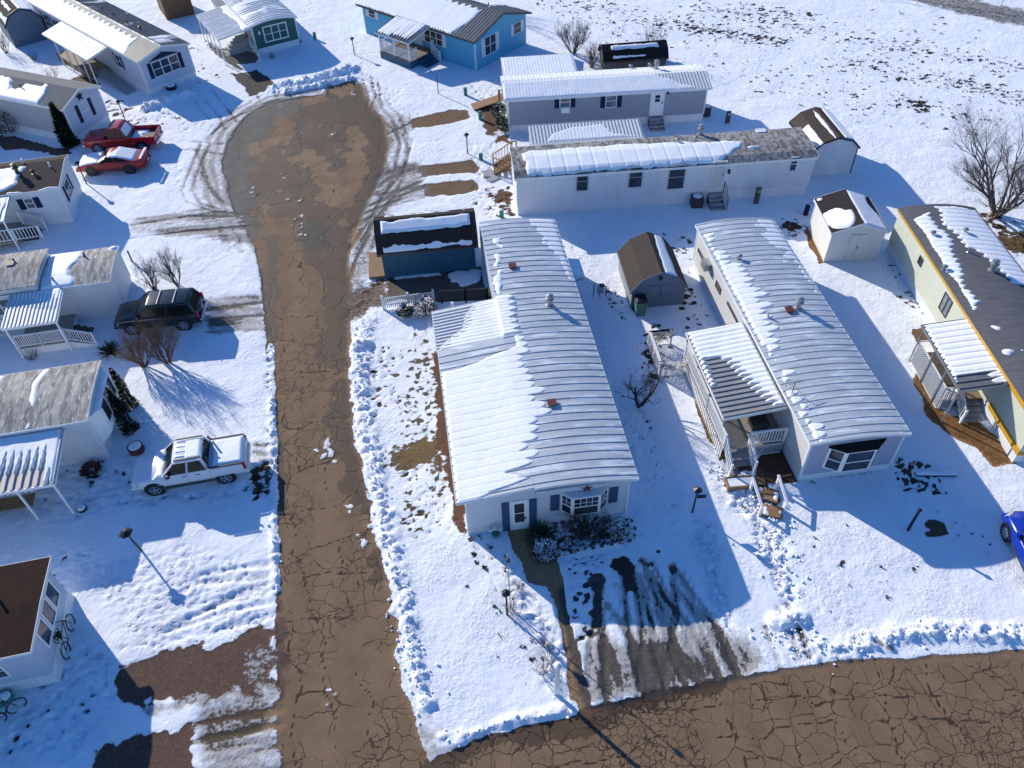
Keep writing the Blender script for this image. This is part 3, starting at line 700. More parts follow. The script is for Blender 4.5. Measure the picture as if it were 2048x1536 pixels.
for px_, py_ in ((1866, 467), (1930, 463), (1890, 533)): H.vent(*H.loc(px_, py_, 3.1))
H.vent(*H.loc(1985, 538, 3.15), kind='big'); H.vent(*H.loc(1937, 503, 3.1), kind='pipe')
H.part('trim_band', MB().box(-.03, -.002, -.02, 2.9, .62, .98).box(-.02, 4.27, -.03, -.002, .62, .80), 'ochre')
H.part('trim_band', MB().box(-.028, -.001, -.03, 6.9, 2.50, 2.66), 'ochre')
pr = [(-2.15, 2.32), (-.10, 2.62)]
PY0, PY1 = 2.5, 7.0
H.part('porch_roof', ribbed(pr, PY0, PY1, .38, .05, .03, PY0 + .1), 'roof_metal_d')
mb = MB().strip_y([(x, q + .01) for x, q in pr], PY0 - .018, PY0, .16); mb.box(-2.17, -2.15, PY0, PY1, 2.20, 2.33); H.part('porch_fascia', mb, 'galv')
H.snow(lambda X, Y: np.where(Y > PY0 + .85, .3, np.maximum(X + 1.0 + tongue(Y, PY0 + .1, .38, .5) - .8, .12 - (X + 2.15) + .3 * (Y - PY0 - .3))), t=.075, res=.05, rz=lambda X: np.interp(X, [-2.15, -.10], [2.32, 2.62]), x0=-2.12, x1=.05, y0=PY0 + .03, y1=PY1 - .03, seed=67, pitch=.38, groove=.045)
for y in (2.6, 3.95, 5.3, 6.75): H.part('porch_post', MB().bar((-2.10, y, 0), (-2.10, y, 2.27), .06, .06, (1, 0, 0)), 'galv')
H.part('deck', MB().box(-2.0, -.02, 3.5, 6.7, .58, .64), 'deck'); H.part('deck_skirt', MB().box(-1.96, -.03, 3.54, 6.68, -.1, .579), 'meterwood')
mb = MB(); lattice(mb, (-2.03, 3.5), (-2.03, 6.7), .05, 1.45, .15, .05); lattice(mb, (-2.0, 3.47), (-1.3, 3.47), .05, 1.45, .15, .05); lattice(mb, (-2.0, 6.73), (-.9, 6.73), .64, 1.45, .15, .05)
H.part('lattice', mb, 'white')
mb = MB()
for i in range(4): mb.box(-1.22, -.12, 3.5 - .24 * (i + 1), 3.53 - .24 * i, .58 - .13 * (i + 1) - .035, .58 - .13 * (i + 1))
H.part('steps', mb, 'stone')
mb = MB(); x = -1.27; y0 = 3.45
mb.bar((x, y0, 1.45), (x, y0 - .95, .85), .07, .05); mb.bar((x, y0, .75), (x, y0 - .95, .15), .05, .05)
for i in range(6): t = (i + .5) / 6; mb.bar((x, y0 - .95 * t, .75 - .6 * t), (x, y0 - .95 * t, 1.45 - .6 * t), .035, .035, (1, 0, 0))
mb.box(x - .05, x + .05, y0 - 1.0, y0 - .9, 0, .9); H.part('step_railing', mb, 'white')
YH = H
# ---- 6 blue house
H = House('blue_house', 'bright blue house with dark ribbed roof and white railed porch above the turning circle', 'house', (-2.0, 63.9), 49.5, 6.6, 13.0)
H.body(gable(-.4, 7.0, 2.62, 3.75), 'sid_bright', .0, corner=True)
H.roof('roof_metal_d', .35, pitch=.3, rh=.03, fascia='dgrey')
H.snow(lambda X, Y: np.where(X < 3.3, np.minimum(np.minimum(3.05 - X + .15 * np.sin(Y * 9), X + .4), np.minimum(Y - 1.6 - .35 * np.clip(1.5 - X, 0, 9), 20)), np.minimum(X - 4.6, .9 - np.abs(Y - 5.5) * .25)), t=.05, res=.09, seed=71, groove=.01)
H.snow(lambda X, Y: fbm(X, Y, 1.0, 3, 73) - .58, t=.04, res=.09, x0=3.5, seed=72)
z = zm(700, 0, 5.389)
H.window('y0', z(1450, 415), z(1570, 540), mull=1, sh='trim', shw=.36); H.window('y0', z(1762, 262), z(1838, 335), sh='trim', shw=.3)
H.window('x0', z(200, 105), z(272, 195), sh='trim', shw=.36); H.window('x0', z(800, 310), z(1000, 500), mull=2, sh='trim', shw=.34)
pr = [(-3.0, 2.22), (-.35, 2.75)]
H.part('porch_roof', ribbed(pr, 4.55, 8.35, .3, .05, .03, 4.65), 'roof_metal_d')
mb = MB().strip_y([(x, q + .01) for x, q in pr], 4.53, 4.55, .16); mb.box(-3.02, -3.0, 4.55, 8.35, 2.1, 2.23); H.part('porch_fascia', mb, 'trim')
H.snow(lambda X, Y: np.minimum(X + 2.95 - .35 * np.sin(Y * 20.9) * 0 - np.where(Y < 6.8, .35, .05), Y - 4.75 - .3 * np.clip(-1.6 - X, 0, 9)), t=.06, res=.08, rz=lambda X: np.interp(X, [-3, -.35], [2.22, 2.75]), x0=-2.98, x1=-.3, y0=4.57, y1=8.33, seed=74, pitch=.3)
for p in ((-2.8, 4.75), (-2.8, 6.4), (-2.8, 8.1)): H.part('porch_post', MB().box(p[0] - .06, p[0] + .06, p[1] - .06, p[1] + .06, .6, 2.2), 'white')
H.part('porch_base', MB().box(-2.88, -.01, 4.65, 8.2, -.1, .6), 'sid_teal'); H.part('deck', MB().box(-2.9, -.01, 4.62, 8.22, .602, .65), 'deck')
mb = MB(); railing(mb, (-2.8, 4.8, .65), (-2.8, 8.1, .65), .85, 22); railing(mb, (-2.8, 8.1, .65), (-.1, 8.1, .65), .85, 14); railing(mb, (-2.8, 4.72, .65), (-2.0, 4.72, .65), .85, 5)
railing(mb, (-.3, 4.6, .65), (-.05, 4.6, .65), .85, 1); H.part('porch_railing', mb, 'white')
mb = MB()
for i in range(3): mb.box(-1.95, -.45, 4.62 - .32 * (i + 1), 4.64 - .32 * i, .0, .6 - .18 * (i + 1) + .02)
H.part('steps', mb, 'sid_teal'); mb = MB(); x = -.42
mb.bar((x, 4.62, 1.5), (x, 3.6, .85), .08, .05)
for i in range(6): t = (i + .5) / 6; mb.bar((x, 4.62 - t, .2), (x, 4.62 - t, 1.5 - .64 * t), .04, .04, (1, 0, 0))
mb.box(x - .05, x + .05, 3.55, 3.65, 0, .95); H.part('step_railing', mb, 'white')
H.door('x0', 0, 0, 'white', (.2, .8, .5, .9), abs_=(6.0, 6.9, .66, 2.35))
H.vent(5.4, 1.2, 'pipe'); H.vent(4.4, 2.2, 'pipe')

# ---- 7 pale house, top left
H = House('mobile_home', 'pale steel-blue home with shuttered triple window and long snowy porch roof, top left', 'mobile home', (-28.1, 61.6), 45.6, 4.3, 19.0)
H.body(gable(-.15, 4.45, 2.85, 3.42), 'sid_pale', .55, 'skirtx')
H.roof('roof_metal_d', .2, pitch=.2, rh=.025)
H.snow(lambda X, Y: np.where(X < 2.1, np.minimum(np.minimum(1.75 - X + .2 * np.sin(Y * 7), X + .2), Y - 1.9 + .9 * (fbm(X, Y, 1, 2, 82) - .5) - .3 * X), -1), t=.06, res=.09, seed=81, groove=.008)
H.snow(lambda X, Y: np.where(X > 2.3, fbm(X * .5, Y * 1.6, 1.6, 3, 83) - .47, -1), t=.03, res=.09, seed=84)
H.snow(lambda X, Y: .16 - np.abs(X - 2.1), t=.04, res=.07, x0=1.6, x1=2.6, seed=85)
z = zm(220, 60, 9.6)
H.window('y0', z(735, 590), z(1355, 765), mull=2, sh='navy', shw=.32, abs_=(.95, 3.15, 1.25, 2.35))
mb = MB().add([(.8, -.004, 2.5), (2.05, -.004, 2.92), (3.3, -.004, 2.5), (3.3, -.09, 2.5), (2.05, -.09, 2.9), (.8, -.09, 2.5)], [(0, 1, 4, 5), (1, 2, 3, 4), (5, 4, 3), (0, 5, 3, 2)])
H.part('window_head', mb, 'navy')
for y in (3.4, 13.2, 14.6, 16.4): H.window('x0', 0, 0, abs_=(y, y + .8, 1.3, 2.3), sh='navy', shw=.25)
pr = [(-2.05, 2.3), (-.16, 2.72)]
H.part('porch_roof', ribbed(pr, 4.7, 12.8, .3, .03, .03, 4.8), 'roof_white')
mb = MB().strip_y([(x, q + .01) for x, q in pr], 4.68, 4.7, .16); mb.box(-2.07, -2.05, 4.7, 12.8, 2.18, 2.31); H.part('porch_fascia', mb, 'trim')
H.snow(lambda X, Y: X + .75 + 1.4 * (fbm(X * .4, Y, .8, 3, 86) - .5), t=.05, res=.09, rz=lambda X: np.interp(X, [-2.05, -.16], [2.3, 2.72]), x0=-2.03, x1=-.1, y0=4.75, y1=12.75, seed=87, pitch=.3)
for y in (4.85, 6.2, 7.6, 9.0, 10.9): H.part('porch_post', MB().box(-1.98, -1.9, y - .04, y + .04, 0, 2.25), 'white')
H.part('deck', MB().box(-1.75, -.02, 6.6, 12.5, .5, .58), 'deck')
H.part('deck_skirt', MB().box(-1.73, -.03, 6.62, 12.48, -.1, .499), 'wood')
mb = MB(); railing(mb, (-1.75, 6.7, .58), (-.7, 6.7, .58), .85, 6); H.part('porch_railing', mb, 'wood')
H.part('ramp', MB().bar((-.75, 1.6, .06), (-.75, 6.6, .5), 1.0, .06), 'stone')
for y in (4.5, 9.0, 11.0): H.vent(2.9, y, 'pipe' if y > 5 else 'cap', m='dgrey')
H.vent(2.75, 6.4, 'pipe', m='black')

# ---- 8 green house
H = House('green_house', 'dark green fronted home with a white triple window and thin white porch posts', 'house', (-20.84, 68.5), 30, 3.9, 13.0)
H.body(arc(-.15, 4.05, 2.52, 2.45, .3, 8), 'sid_gg', .55, 'skirtx')
H.part('front_wall', MB().prism_y([(.02, .56), (3.88, .56), (3.88, 2.38)] + [(x, q - .085) for x, q in reversed(H.rp[1:-1])] + [(.02, 2.42)], -.014, -.003), 'sid_green')
H.roof('roof_metal', .15, pitch=.42)
H.snow(lambda X, Y: fbm(X * .5, Y * 1.5, 1.5, 3, 91) - .46, t=.03, res=.09, seed=92)
z = zm(380, 0, 7.877)
H.window('y0', 0, 0, 'glass_c', abs_=(1.0, 2.95, 1.0, 2.15), mull=2, fw=.09)
H.part('wall_plaque', MB().box(.5, .66, -.05, -.016, 1.7, 1.95), 'white')
pr = [(-3.0, 2.2), (-.16, 2.5)]
H.part('porch_roof', ribbed(pr, -.35, 6.0, .3, .025, .03, -.2), 'roof_metal')
mb = MB().strip_y([(x, q + .01) for x, q in pr], -.37, -.35, .1); mb.box(-3.02, -3.0, -.35, 6.0, 2.08, 2.21); H.part('porch_fascia', mb, 'trim')
H.snow(lambda X, Y: X + .75 + .12 * Y * .3 + .5 * (fbm(X, Y, .9, 2, 93) - .5), t=.06, res=.08, rz=lambda X: np.interp(X, [-3, -.16], [2.2, 2.5]), x0=-2.98, x1=-.1, y0=-.3, y1=5.9, seed=94)
for y in (-.25, 1.6, 3.0, 4.4, 5.8): H.part('porch_post', MB().box(-2.95, -2.88, y - .035, y + .035, 0, 2.15), 'white')
mb = MB()
for i in range(5): mb.box(-.9 - .28 * (i + 1), -.9 - .28 * i, 1.3, 2.7, 0, .95 - .19 * (i + 1) + .1)
mb.box(-.9, -.02, 1.3, 2.9, 0, .95); H.part('steps', mb, 'stone')
mb = MB(); railing(mb, (-.15, 1.1, .4), (-.15, -1.0, 0), .75, 1); mb.bar((-.15, 1.1, .7), (-.15, -1.0, .3), .03, .5); H.part('ramp_rail', mb, 'white')
H.door('x0', 0, 0, 'dgrey', abs_=(1.5, 2.4, .95, 2.3))

# ---- 9 gabled grey home at the left edge
H = House('mobile_home', 'grey gabled home with a dark star above its window, behind the red pickup', 'mobile home', (-31.25, 54.2), 67, 3.55, 14)
H.body(gable(-.2, 3.75, 2.85, 3.5), 'sid_gg', .6, 'skirt')
H.part('front_wall', MB().prism_y([(.02, .62), (3.53, .62), (3.53, 2.78), (1.775, 3.40), (.02, 2.78)], -.014, -.003), 'sid_pale')
H.roof('roof_grey', .22, fascia='trim')
H.snow(lambda X, Y: np.where(X < 1.7, np.minimum(1.5 - X, Y - 1.6) * .5 + 1.2 * (fbm(X, Y, 1.3, 3, 95) - .55) + .05 * (Y - 4), -1), t=.07, res=.08, seed=96)
H.window('y0', 0, 0, 'glass_c', abs_=(1.35, 2.15, 1.25, 2.45), sh='navy', shw=.32)
star(H, 'y0', 1.7, 2.95, .36, 'navy')
pr = [(-2.6, 2.3), (-.21, 2.75)]
H.part('porch_roof', ribbed(pr, 6.6, 12, .3, .03, .03, 6.7), 'roof_white')
H.snow(lambda X, Y: 0 * X + .3, t=.05, res=.12, rz=lambda X: np.interp(X, [-2.6, -.21], [2.3, 2.75]), x0=-2.58, x1=-.2, y0=6.65, y1=12, seed=97)
H.vent(1.0, 4.6, 'pipe', m='black')
for y in (6.8, 9.5): H.part('porch_post', MB().box(-2.5, -2.42, y - .04, y + .04, 0, 2.3), 'white')

# ---- 10 dark roofed white home
H = House('mobile_home', 'white home with a dark roof and two navy shuttered windows, beside the red cars', 'mobile home', (-27.93, 44.05), 101, 3.75, 10)
H.body([(-.08, 2.6), (2.95, 2.95), (3.85, 2.72)], 'sid_white', .45, 'skirt')
H.roof('roof_shingle', .1)
H.snow(lambda X, Y: np.minimum(np.minimum(Y - 2.0 + .6 * (fbm(X, Y, .8, 3, 101) - .5), 2.75 - X), X - .15) - .6 * np.exp(-((X - .8) ** 2 + (Y - 2.3) ** 2) * 1.2) - .5 * np.exp(-((X - 1.75) ** 2 + (Y - 1.7) ** 2) * 4), t=.07, res=.07, seed=102)
H.snow(lambda X, Y: .10 - np.abs(X + .02) + .1 * np.sin(Y * 3), t=.06, res=.05, x1=.3, seed=103, y1=3)
z = zm(0, 300, 7.68)
H.window('y0', 0, 0, 'glass', abs_=(1.05, 2.05, 1.15, 2.1), sh='navy', shw=.3)
H.window('x0', z(505, 650), z(650, 790), 'glass_c', sh='navy', shw=.36, abs_=(1.75, 2.2, 1.45, 2.1))
H.vent(2.0, 2.6, 'big', m='dgrey'); H.vent(1.75, 1.6, 'cap', m='rustred'); H.vent(2.3, .7, 'pipe', m='white'); H.vent(3.2, 2.5, 'pipe', m='white')
pr = [(-2.4, 2.2), (-.1, 2.5)]
H.part('porch_roof', ribbed(pr, 2.75, 7, .3, .05, .04, 2.85), 'roof_white')
H.snow(lambda X, Y: X + 1.2 + .3 * np.sin(Y * 21), t=.06, res=.07, rz=lambda X: np.interp(X, [-2.4, -.1], [2.2, 2.5]), x0=-2.38, x1=-.1, y0=2.8, y1=7, seed=104)
for y in (2.9, 5): H.part('porch_post', MB().box(-2.35, -2.27, y - .04, y + .04, 0, 2.15), 'white')
H.part('deck', MB().box(-2.2, -.02, 2.8, 7, .5, .6), 'deck_grey')
mb = MB(); railing(mb, (-2.2, 2.9, .6), (-2.2, 6.8, .6), .85, 16); railing(mb, (-2.2, 2.85, .6), (-1.3, 1.7, .05), .85, 7); railing(mb, (-.3, 2.8, .6), (-.4, 1.6, .05), .85, 7); H.part('porch_railing', mb, 'white')
mb = MB()
for i in range(3): mb.box(-1.5, -.4, 2.8 - .3 * (i + 1), 2.8 - .3 * i, 0, .5 - .15 * (i + 1) + .1)
H.part('steps', mb, 'dgrey')

# ---- 11 home with two beige flat roofs beside the dark SUV
o11 = at(1550 / 6.145, 470 + 985 / 6.145)[:2]
H = House('mobile_home', 'low grey home with stepped beige roofs, behind the dark sport utility', 'mobile home', o11, 100, 3.1, 12)
H.body(arc(-.08, 3.18, 2.50, 2.50, .16, 6), 'sid_white', .42, 'skirt')
H.roof('roof_beige', .08)
mb = MB().strip_y([(x, q + .42) for x, q in arc(-.12, 3.22, 2.5, 2.5, .18, 6)], 3.55, 12.2, .08)
H.part('roof_over', mb, 'roof_beige'); H.part('roof_step', MB().box(.0, 3.1, 3.64, 12, 2.52, 2.86), 'sid_white')
H.snow(lambda X, Y: np.minimum(Y - 2.35 + .8 * (fbm(X, Y, .9, 3, 111) - .5) + .6 * np.exp(-(X - 2.6) ** 2) * 1.3 + .5 * np.exp(-(X - .2) ** 2 * 2), 3.6 - Y), t=.07, res=.06, y1=3.62, seed=112)
H.snow(lambda X, Y: .3 - np.hypot(X - 2.95, Y - .1), t=.12, res=.05, x0=2.4, y1=.6, seed=113)
H.window('x0', 0, 0, 'glass_c', abs_=(5.3, 6.4, 1.25, 2.2), mull=1)
H.vent(2.4, 1.6, 'pipe', m='black'); H.vent(.5, 2.9, 'pipe', m='dgrey'); H.vent(2.2, 5.1, 'pipe', z=3.0, m='dgrey'); H.vent(1.9, 5.2, 'box', z=3.05, m='rustred')
pr = [(-2.55, 2.22), (-.1, 2.46)]
H.part('porch_roof', ribbed(pr, 2.35, 5.1, .2, .04, .035, 2.45), 'roof_white')
H.snow(lambda X, Y: X + 1.1 + .55 * np.sin((Y - 2.35) / .2 * 6.283) - .35 * (Y - 3), t=.06, res=.05, rz=lambda X: np.interp(X, [-2.55, -.1], [2.22, 2.46]), x0=-2.53, x1=.0, y0=2.38, y1=5.07, seed=114)
mb = MB().box(-2.57, -2.55, 2.35, 5.1, 2.08, 2.23); mb.strip_y([(x, q + .01) for x, q in pr], 2.33, 2.35, .14); H.part('porch_fascia', mb, 'trim')
for y in (2.45, 4.95): H.part('porch_post', MB().box(-2.5, -2.42, y - .04, y + .04, 0, 2.15), 'white')
H.part('deck', MB().box(-2.3, -.02, 2.5, 5.0, .52, .6), 'deck_grey'); H.part('deck_skirt', MB().box(-2.28, -.03, 2.52, 4.98, -.1, .519), 'white')
mb = MB(); railing(mb, (-2.3, 2.55, .6), (-2.3, 3.75, .6), .85, 10); railing(mb, (-2.3, 3.75, .6), (-2.3, 4.95, .6), .85, 10); railing(mb, (-2.25, 2.5, .6), (-2.25, 1.2, .02), .85, 10); H.part('porch_railing', mb, 'white')
mb = MB()
for i in range(4): mb.box(-2.0, -.8, 2.5 - .3 * (i + 1), 2.5 - .3 * i, 0, .6 - .15 * (i + 1))
H.part('steps', mb, 'dgrey'); H.part('step_side', MB().hexa([(-2.3, 1.2, 0), (-2.26, 1.2, 0), (-2.26, 2.5, 0), (-2.3, 2.5, 0), (-2.3, 1.2, .06), (-2.26, 1.2, .06), (-2.26, 2.5, .58), (-2.3, 2.5, .58)]), 'white')
h11 = H

# ---- 12 home with the white patio awning
o12 = np.array([-19.06, 23.96]) + .15 * np.array([math.cos(R(100)), math.sin(R(100))])
H = House('mobile_home', 'white home with streaked beige roof, angled bay windows and a white patio awning', 'mobile home', o12, 100, 3.7, 10)
H.body(arc(-.12, 3.82, 2.85, 2.85, .16, 6), 'sid_white', .4, 'skirt')
H.roof('roof_beige', .05)
H.snow(lambda X, Y: .55 * np.maximum(0, np.sin(Y * 3.1 + .4 * np.sin(X * 2))) ** 6 - .2 + 1.0 * (fbm(X * .6, Y, .7, 3, 121) - .62) + .04 * (Y - 2), t=.035, res=.06, y0=1.0, seed=122)
mb = MB(); mb.hexa([(.15, -.005, .95), (.7, -.40, 1.15), (3.0, -.40, 1.15), (3.6, -.005, .95), (.15, -.005, 2.72), (.7, -.36, 2.66), (3.0, -.36, 2.66), (3.6, -.005, 2.72)])
bay = H.part('bay_window', mb, 'white'); mb = MB(); e = .53
for a0_, a1_ in ((.85, 1.5), (1.65, 2.2), (2.35, 2.9)): mb.cut().box(a0_, a1_, -.425, -.37, 1.62, 2.52)
g = H.part('pane', mb, 'glass', bay)
mb = MB()
for a0_ in (.72, 1.52, 2.22, 2.92): mb.box(a0_, a0_ + .12, -.45, -.37, 1.5, 2.6)
mb.box(.7, 3.05, -.46, -.37, 1.5, 1.6); H.part('frame', mb, 'white', bay)
H.snow(lambda X, Y: 0 * X + .3, t=.03, res=.1, rz=lambda X: 0 * X + 2.68, x0=.6, x1=3.1, y0=-.36, y1=-.06, seed=123, name='bay_snow')
pr = [(-3.0, 2.25), (-.1, 2.55)]
H.part('awning', ribbed(pr, 1.05, 6.5, .33, .06, .05, 1.15), mat('awning_metal', (.52, .47, .43), .5, .1, var=.06))
H.snow(lambda X, Y: X + 1.9 + 1.25 * np.abs(np.sin((Y - 1.15 + .165) / .33 * 3.14159)) ** 1.5 - .8 + np.where(Y < 1.5, 1.2, 0) , t=.10, res=.04, rz=lambda X: np.interp(X, [-3, -.1], [2.25, 2.55]), x0=-2.98, x1=.0, y0=1.08, y1=5.5, seed=124)
mb = MB().box(-3.03, -3.0, 1.05, 6.5, 2.12, 2.27); mb.strip_y([(x, q + .01) for x, q in pr], 1.03, 1.05, .12); H.part('awning_fascia', mb, 'white')
for y in (1.15, 2.65, 4.6): H.part('awning_post', MB().bar((-2.95, y, 0), (-2.95, y, 2.15), .08, .08, (1, 0, 0)), 'white')
H.part('bench', MB().box(-2.4, -1.7, 2.9, 5.2, .35, .42), 'wood')
mb = MB()
for i in range(9): mb.box(-1.62, -1.58, 2.95 + .25 * i, 3.12 + .25 * i, .3, 1.0)
H.part('patio_screen', mb, 'white')
h12 = H

# ---- 13 brown roofed home at the bottom left
o13 = np.array([-17.58, 13.33])
H = House('mobile_home', 'pale home with a plain brown roof, at the bottom left corner', 'mobile home', o13, 101, 3.5, 8)
H.body(gable(-.22, 3.75, 2.72, 2.80), 'sid_pale', .55, 'white', corner=False)
H.roof('roof_brown', .22)
z = zm(0, 1090, 3.936)
for a0_ in (.8, 1.62, 2.42): H.window('y0', 0, 0, 'glass', abs_=(a0_, a0_ + .62, 1.2, 2.2), fw=.07, mid=False)
H.window('x0', 0, 0, 'glass', abs_=(1.25, 2.4, 1.1, 2.0), fw=.07)
mb = MB().hexa([(-.10, -.10, 0), (3.56, -.10, 0), (3.56, 0, 0), (-.10, 0, 0), (.0, -.004, .58), (3.5, -.004, .58), (3.5, .002, .58), (.0, .002, .58)])
mb.hexa([(-.10, -.09, 0), (0, -.09, 0), (0, 6, 0), (-.10, 6, 0), (-.004, 0, .58), (.001, 0, .58), (.001, 6, .58), (-.004, 6, .58)]); H.part('skirting_panel', mb, 'skirt')
H.vent(2.05, 1.2, 'pipe', m='black')
h13 = H

# ------------------------------------------------------------------ sheds and carports
def doors2(h, a0, a1, z1, m, xbrace=True, zb=.12):
    mid = (a0 + a1) / 2
    for q0, q1 in ((a0, mid - .01), (mid + .01, a1)):
        d = h.part('door', MB().box(*h.wb('y0', q0, q1, zb, z1, .002, .03)), m); mb = MB()
        for b in ((q0, q0 + .08, zb, z1), (q1 - .08, q1, zb, z1), (q0 + .08, q1 - .08, zb, zb + .08), (q0 + .08, q1 - .08, z1 - .08, z1), (q0 + .08, q1 - .08, (zb + z1) / 2 - .04, (zb + z1) / 2 + .04)): mb.box(*h.wb('y0', *b, .031, .05))
        if xbrace:
            zz = (zb + z1) / 2 - .04
            mb.bar((q0 + .08, -.04, zb + .08), (q1 - .08, -.04, zz), .02, .06); mb.bar((q0 + .08, -.045, zz), (q1 - .08, -.045, zb + .08), .02, .06)
        h.part('door_trim', mb, m, d)
    h.part('handle', MB().box(*h.wb('y0', mid + .05, mid + .1, (zb + z1) / 2, (zb + z1) / 2 + .14, .05, .08)), 'black')
# teal shed: ridge across the picture
H = House('garden_shed', 'dark teal barn shed with snow bands on its black roof, beside the wet patio', 'shed', at(*zm(720, 410, 5.486)(1275, 715))[:2], -84.5 + 180, 2.6, 5.35)
H.body(gambrel(-.28, 2.75, 1.95, 2.85, 3.25, .55), 'sid_teal', 0, corner=False)
H.roof('roof_dark', .2, fascia='dgrey')
H.snow(lambda X, Y: np.maximum(np.minimum(.47 - np.abs(X - .76), .3) - .04, np.where(X < .25, np.minimum(np.minimum(X + .3, -.02 - X) * 1.0, .2), np.where(0 * X > 1, 0, -1))) + .12 * (fbm(X, Y, .6, 3, 131) - .5), t=.06, res=.05, seed=132, y0=.1, y1=5.2)
H.snow(lambda X, Y: .13 - np.abs(X - 2.0) + .08 * (fbm(X, Y, .6, 2, 133) - .5), t=.05, res=.05, y0=.3, y1=5.0, seed=134)
MB().box(.1, 2.5, 5.36, 6.3, -.05, .16).build('ramp', M['wood'], H.root)
# brown roofed barn shed
H = House('garden_shed', 'grey barn shed with brown shingles, double doors and a green bin at its corner', 'shed', (6.72, 33.55), 4.2, 2.95, 3.5)
H.body(gambrel(-.12, 3.07, 1.25, 2.05, 2.50, .62), 'shed_grey', 0, corner=False)
H.roof('roof_shingle', .1, fascia='shed_blue')
H.part('front_wall', MB().prism_y([(.01, .02), (2.94, .02), (2.94, 1.22), (2.45, 1.95), (1.475, 2.38), (.5, 1.95), (.01, 1.22)], -.014, -.003), 'shed_blue')
H.snow(lambda X, Y: np.minimum(X - 1.62 - .05 * Y, 2.46 - X), t=.04, res=.05, seed=141, wob=.05)
doors2(H, .85, 2.25, 1.55, 'shed_blue'); H.part('wall_lamp', MB().box(1.4, 1.55, -.16, -.015, 1.95, 2.15), 'black')
# white shed
H = House('garden_shed', 'square white shed with one big patch of snow on its dark gable roof', 'shed', (18.5, 37.05), -.8, 3.0, 3.3)
H.body(gable(-.12, 3.14, 2.15, 2.75), 'sid_white2', 0, trim='trim')
H.roof('roof_dark', .12)
H.snow(lambda X, Y: np.where(X < 1.5, np.minimum(.8 - np.hypot((X - .62) * 1.0, (Y - .95) * .75), .3) - .25 * (X - .6) * (Y > 1.4), -1), t=.08, res=.05, seed=151, wob=.12)
H.snow(lambda X, Y: np.minimum(X - 1.55, 3.15 - X) - .35 * np.exp(-((X - 2.9) ** 2 * 6 + (Y - 2.6) ** 2 * 1.5)) * 1.2, t=.06, res=.05, x0=1.45, seed=152, wob=.05)
H.snow(lambda X, Y: .16 - np.hypot((X - .15) * .8, Y - 3.2), t=.05, res=.05, seed=153, y0=2.7)
doors2(H, 1.15, 2.05, 1.95, 'sid_white2', xbrace=False, zb=.04)
# white barn shed at the end of the trailer
H = House('garden_shed', 'tall white barn shed with dark brown roof at the right end of the white trailer', 'shed', (20.12, 46.25), 5.5, 3.0, 3.9)
H.body(gambrel(-.12, 3.12, 1.95, 2.55, 2.85, .62), 'sid_white', 0, corner=False)
H.roof('roof_shingle', .1, fascia='black')
mb = MB().box(-.03, .03, -.03, .03, 0, 1.9).box(2.97, 3.03, -.03, .03, 0, 1.9); H.part('corner_trim', mb, 'black')
H.snow(lambda X, Y: np.maximum(.17 - np.abs(X - 1.25 + .0) - .1 * np.maximum(np.abs(Y - 1.9) - 1.2, 0), np.where(X > 1.95, .3, np.where(X < .5, .25 - np.abs(X - .3) - .35 * (Y > 2.4), -1))), t=.05, res=.05, seed=161, wob=.06)
# dark barn behind the grey trailer, ridge across
H = House('garden_shed', 'black roofed barn shed with a long strip of snow, behind the grey trailer', 'shed', at(1330, 138)[:2], 95, 2.2, 5.0)
H.body(gambrel(-.15, 2.35, 1.0, 1.6, 1.9, .48), 'meterwood', 0, corner=False)
H.roof('roof_black', .15, fascia='black')
H.snow(lambda X, Y: np.minimum(.28 - np.abs(X - .7), np.minimum(Y - .5, 4.5 - Y)), t=.06, res=.06, seed=171)
H.snow(lambda X, Y: .10 - np.abs(X - .05), t=.04, res=.06, y0=1.5, y1=4.4, seed=172)
# old barn at the top left corner
H = House('garden_shed', 'weathered slate coloured barn shed with patchy snow, at the top left corner', 'shed', (-43.1, 71.9), 36.5, 3.0, 4.5)
H.body(gambrel(-.12, 3.12, 1.9, 2.75, 3.1, .65), 'shed_blue', 0, corner=False)
H.roof('roof_shingle', .1, fascia='black')
H.snow(lambda X, Y: np.where(X > 1.55, .3, np.maximum(.2 - np.abs(X - .95) - .3 * (np.abs(Y - 2) > 1.4), .2 - np.abs(X - .2) - .3 * (Y > 2))), t=.05, res=.06, seed=181)
# brown wooden shed at the top edge
H = House('garden_shed', 'brown plank shed with crossed door braces, cut by the top edge', 'shed', (-31.0, 77.0), 28, 2.6, 3.5)
H.body(gable(-.12, 2.72, 2.1, 2.7), 'wood_brown', 0, corner=False)
H.roof('roof_shingle', .1); doors2(H, .35, 2.25, 1.9, 'wood_brown')
H.snow(lambda X, Y: 0 * X + .2, t=.06, res=.1, seed=182)

def carport(label, o, rot, W, L, z0, z1, snowf, posts, m='roof_white'):
    t = thing('carport', label, 'carport', (o[0], o[1], 0), rot)
    pr = [(0, z1), (W, z0)]
    ribbed(pr, 0, L, .23, .04, .035, .1).build('roof', M[m], t)
    for x, y in posts: MB().box(x - .04, x + .04, y - .04, y + .04, 0, (z1 if x < W / 2 else z0) - .05).build('post', M['white'], t)
    if snowf: snow_sheet('roof_snow', t, lambda X: np.interp(X, [0, W], [z1, z0]), snowf, .02, W - .02, .03, L - .03, .06, .06, .23, .02, .08, 7)
    MB().box(W, W + .02, 0, L, z0 - .12, z0 + .01).box(-.02, 0, 0, L, z1 - .12, z1 + .01).build('fascia', M['trim'], t)
    return t
carport('white ribbed carport roof standing behind the grey trailer, near the blue house', at(1001, 118, 2.4)[:2], -87, 3.2, 5.6, 2.35, 2.5, lambda X, Y: 0 * X + .3, [(.1, .1), (.1, 5.4), (3.0, .1), (3.0, 5.4)])
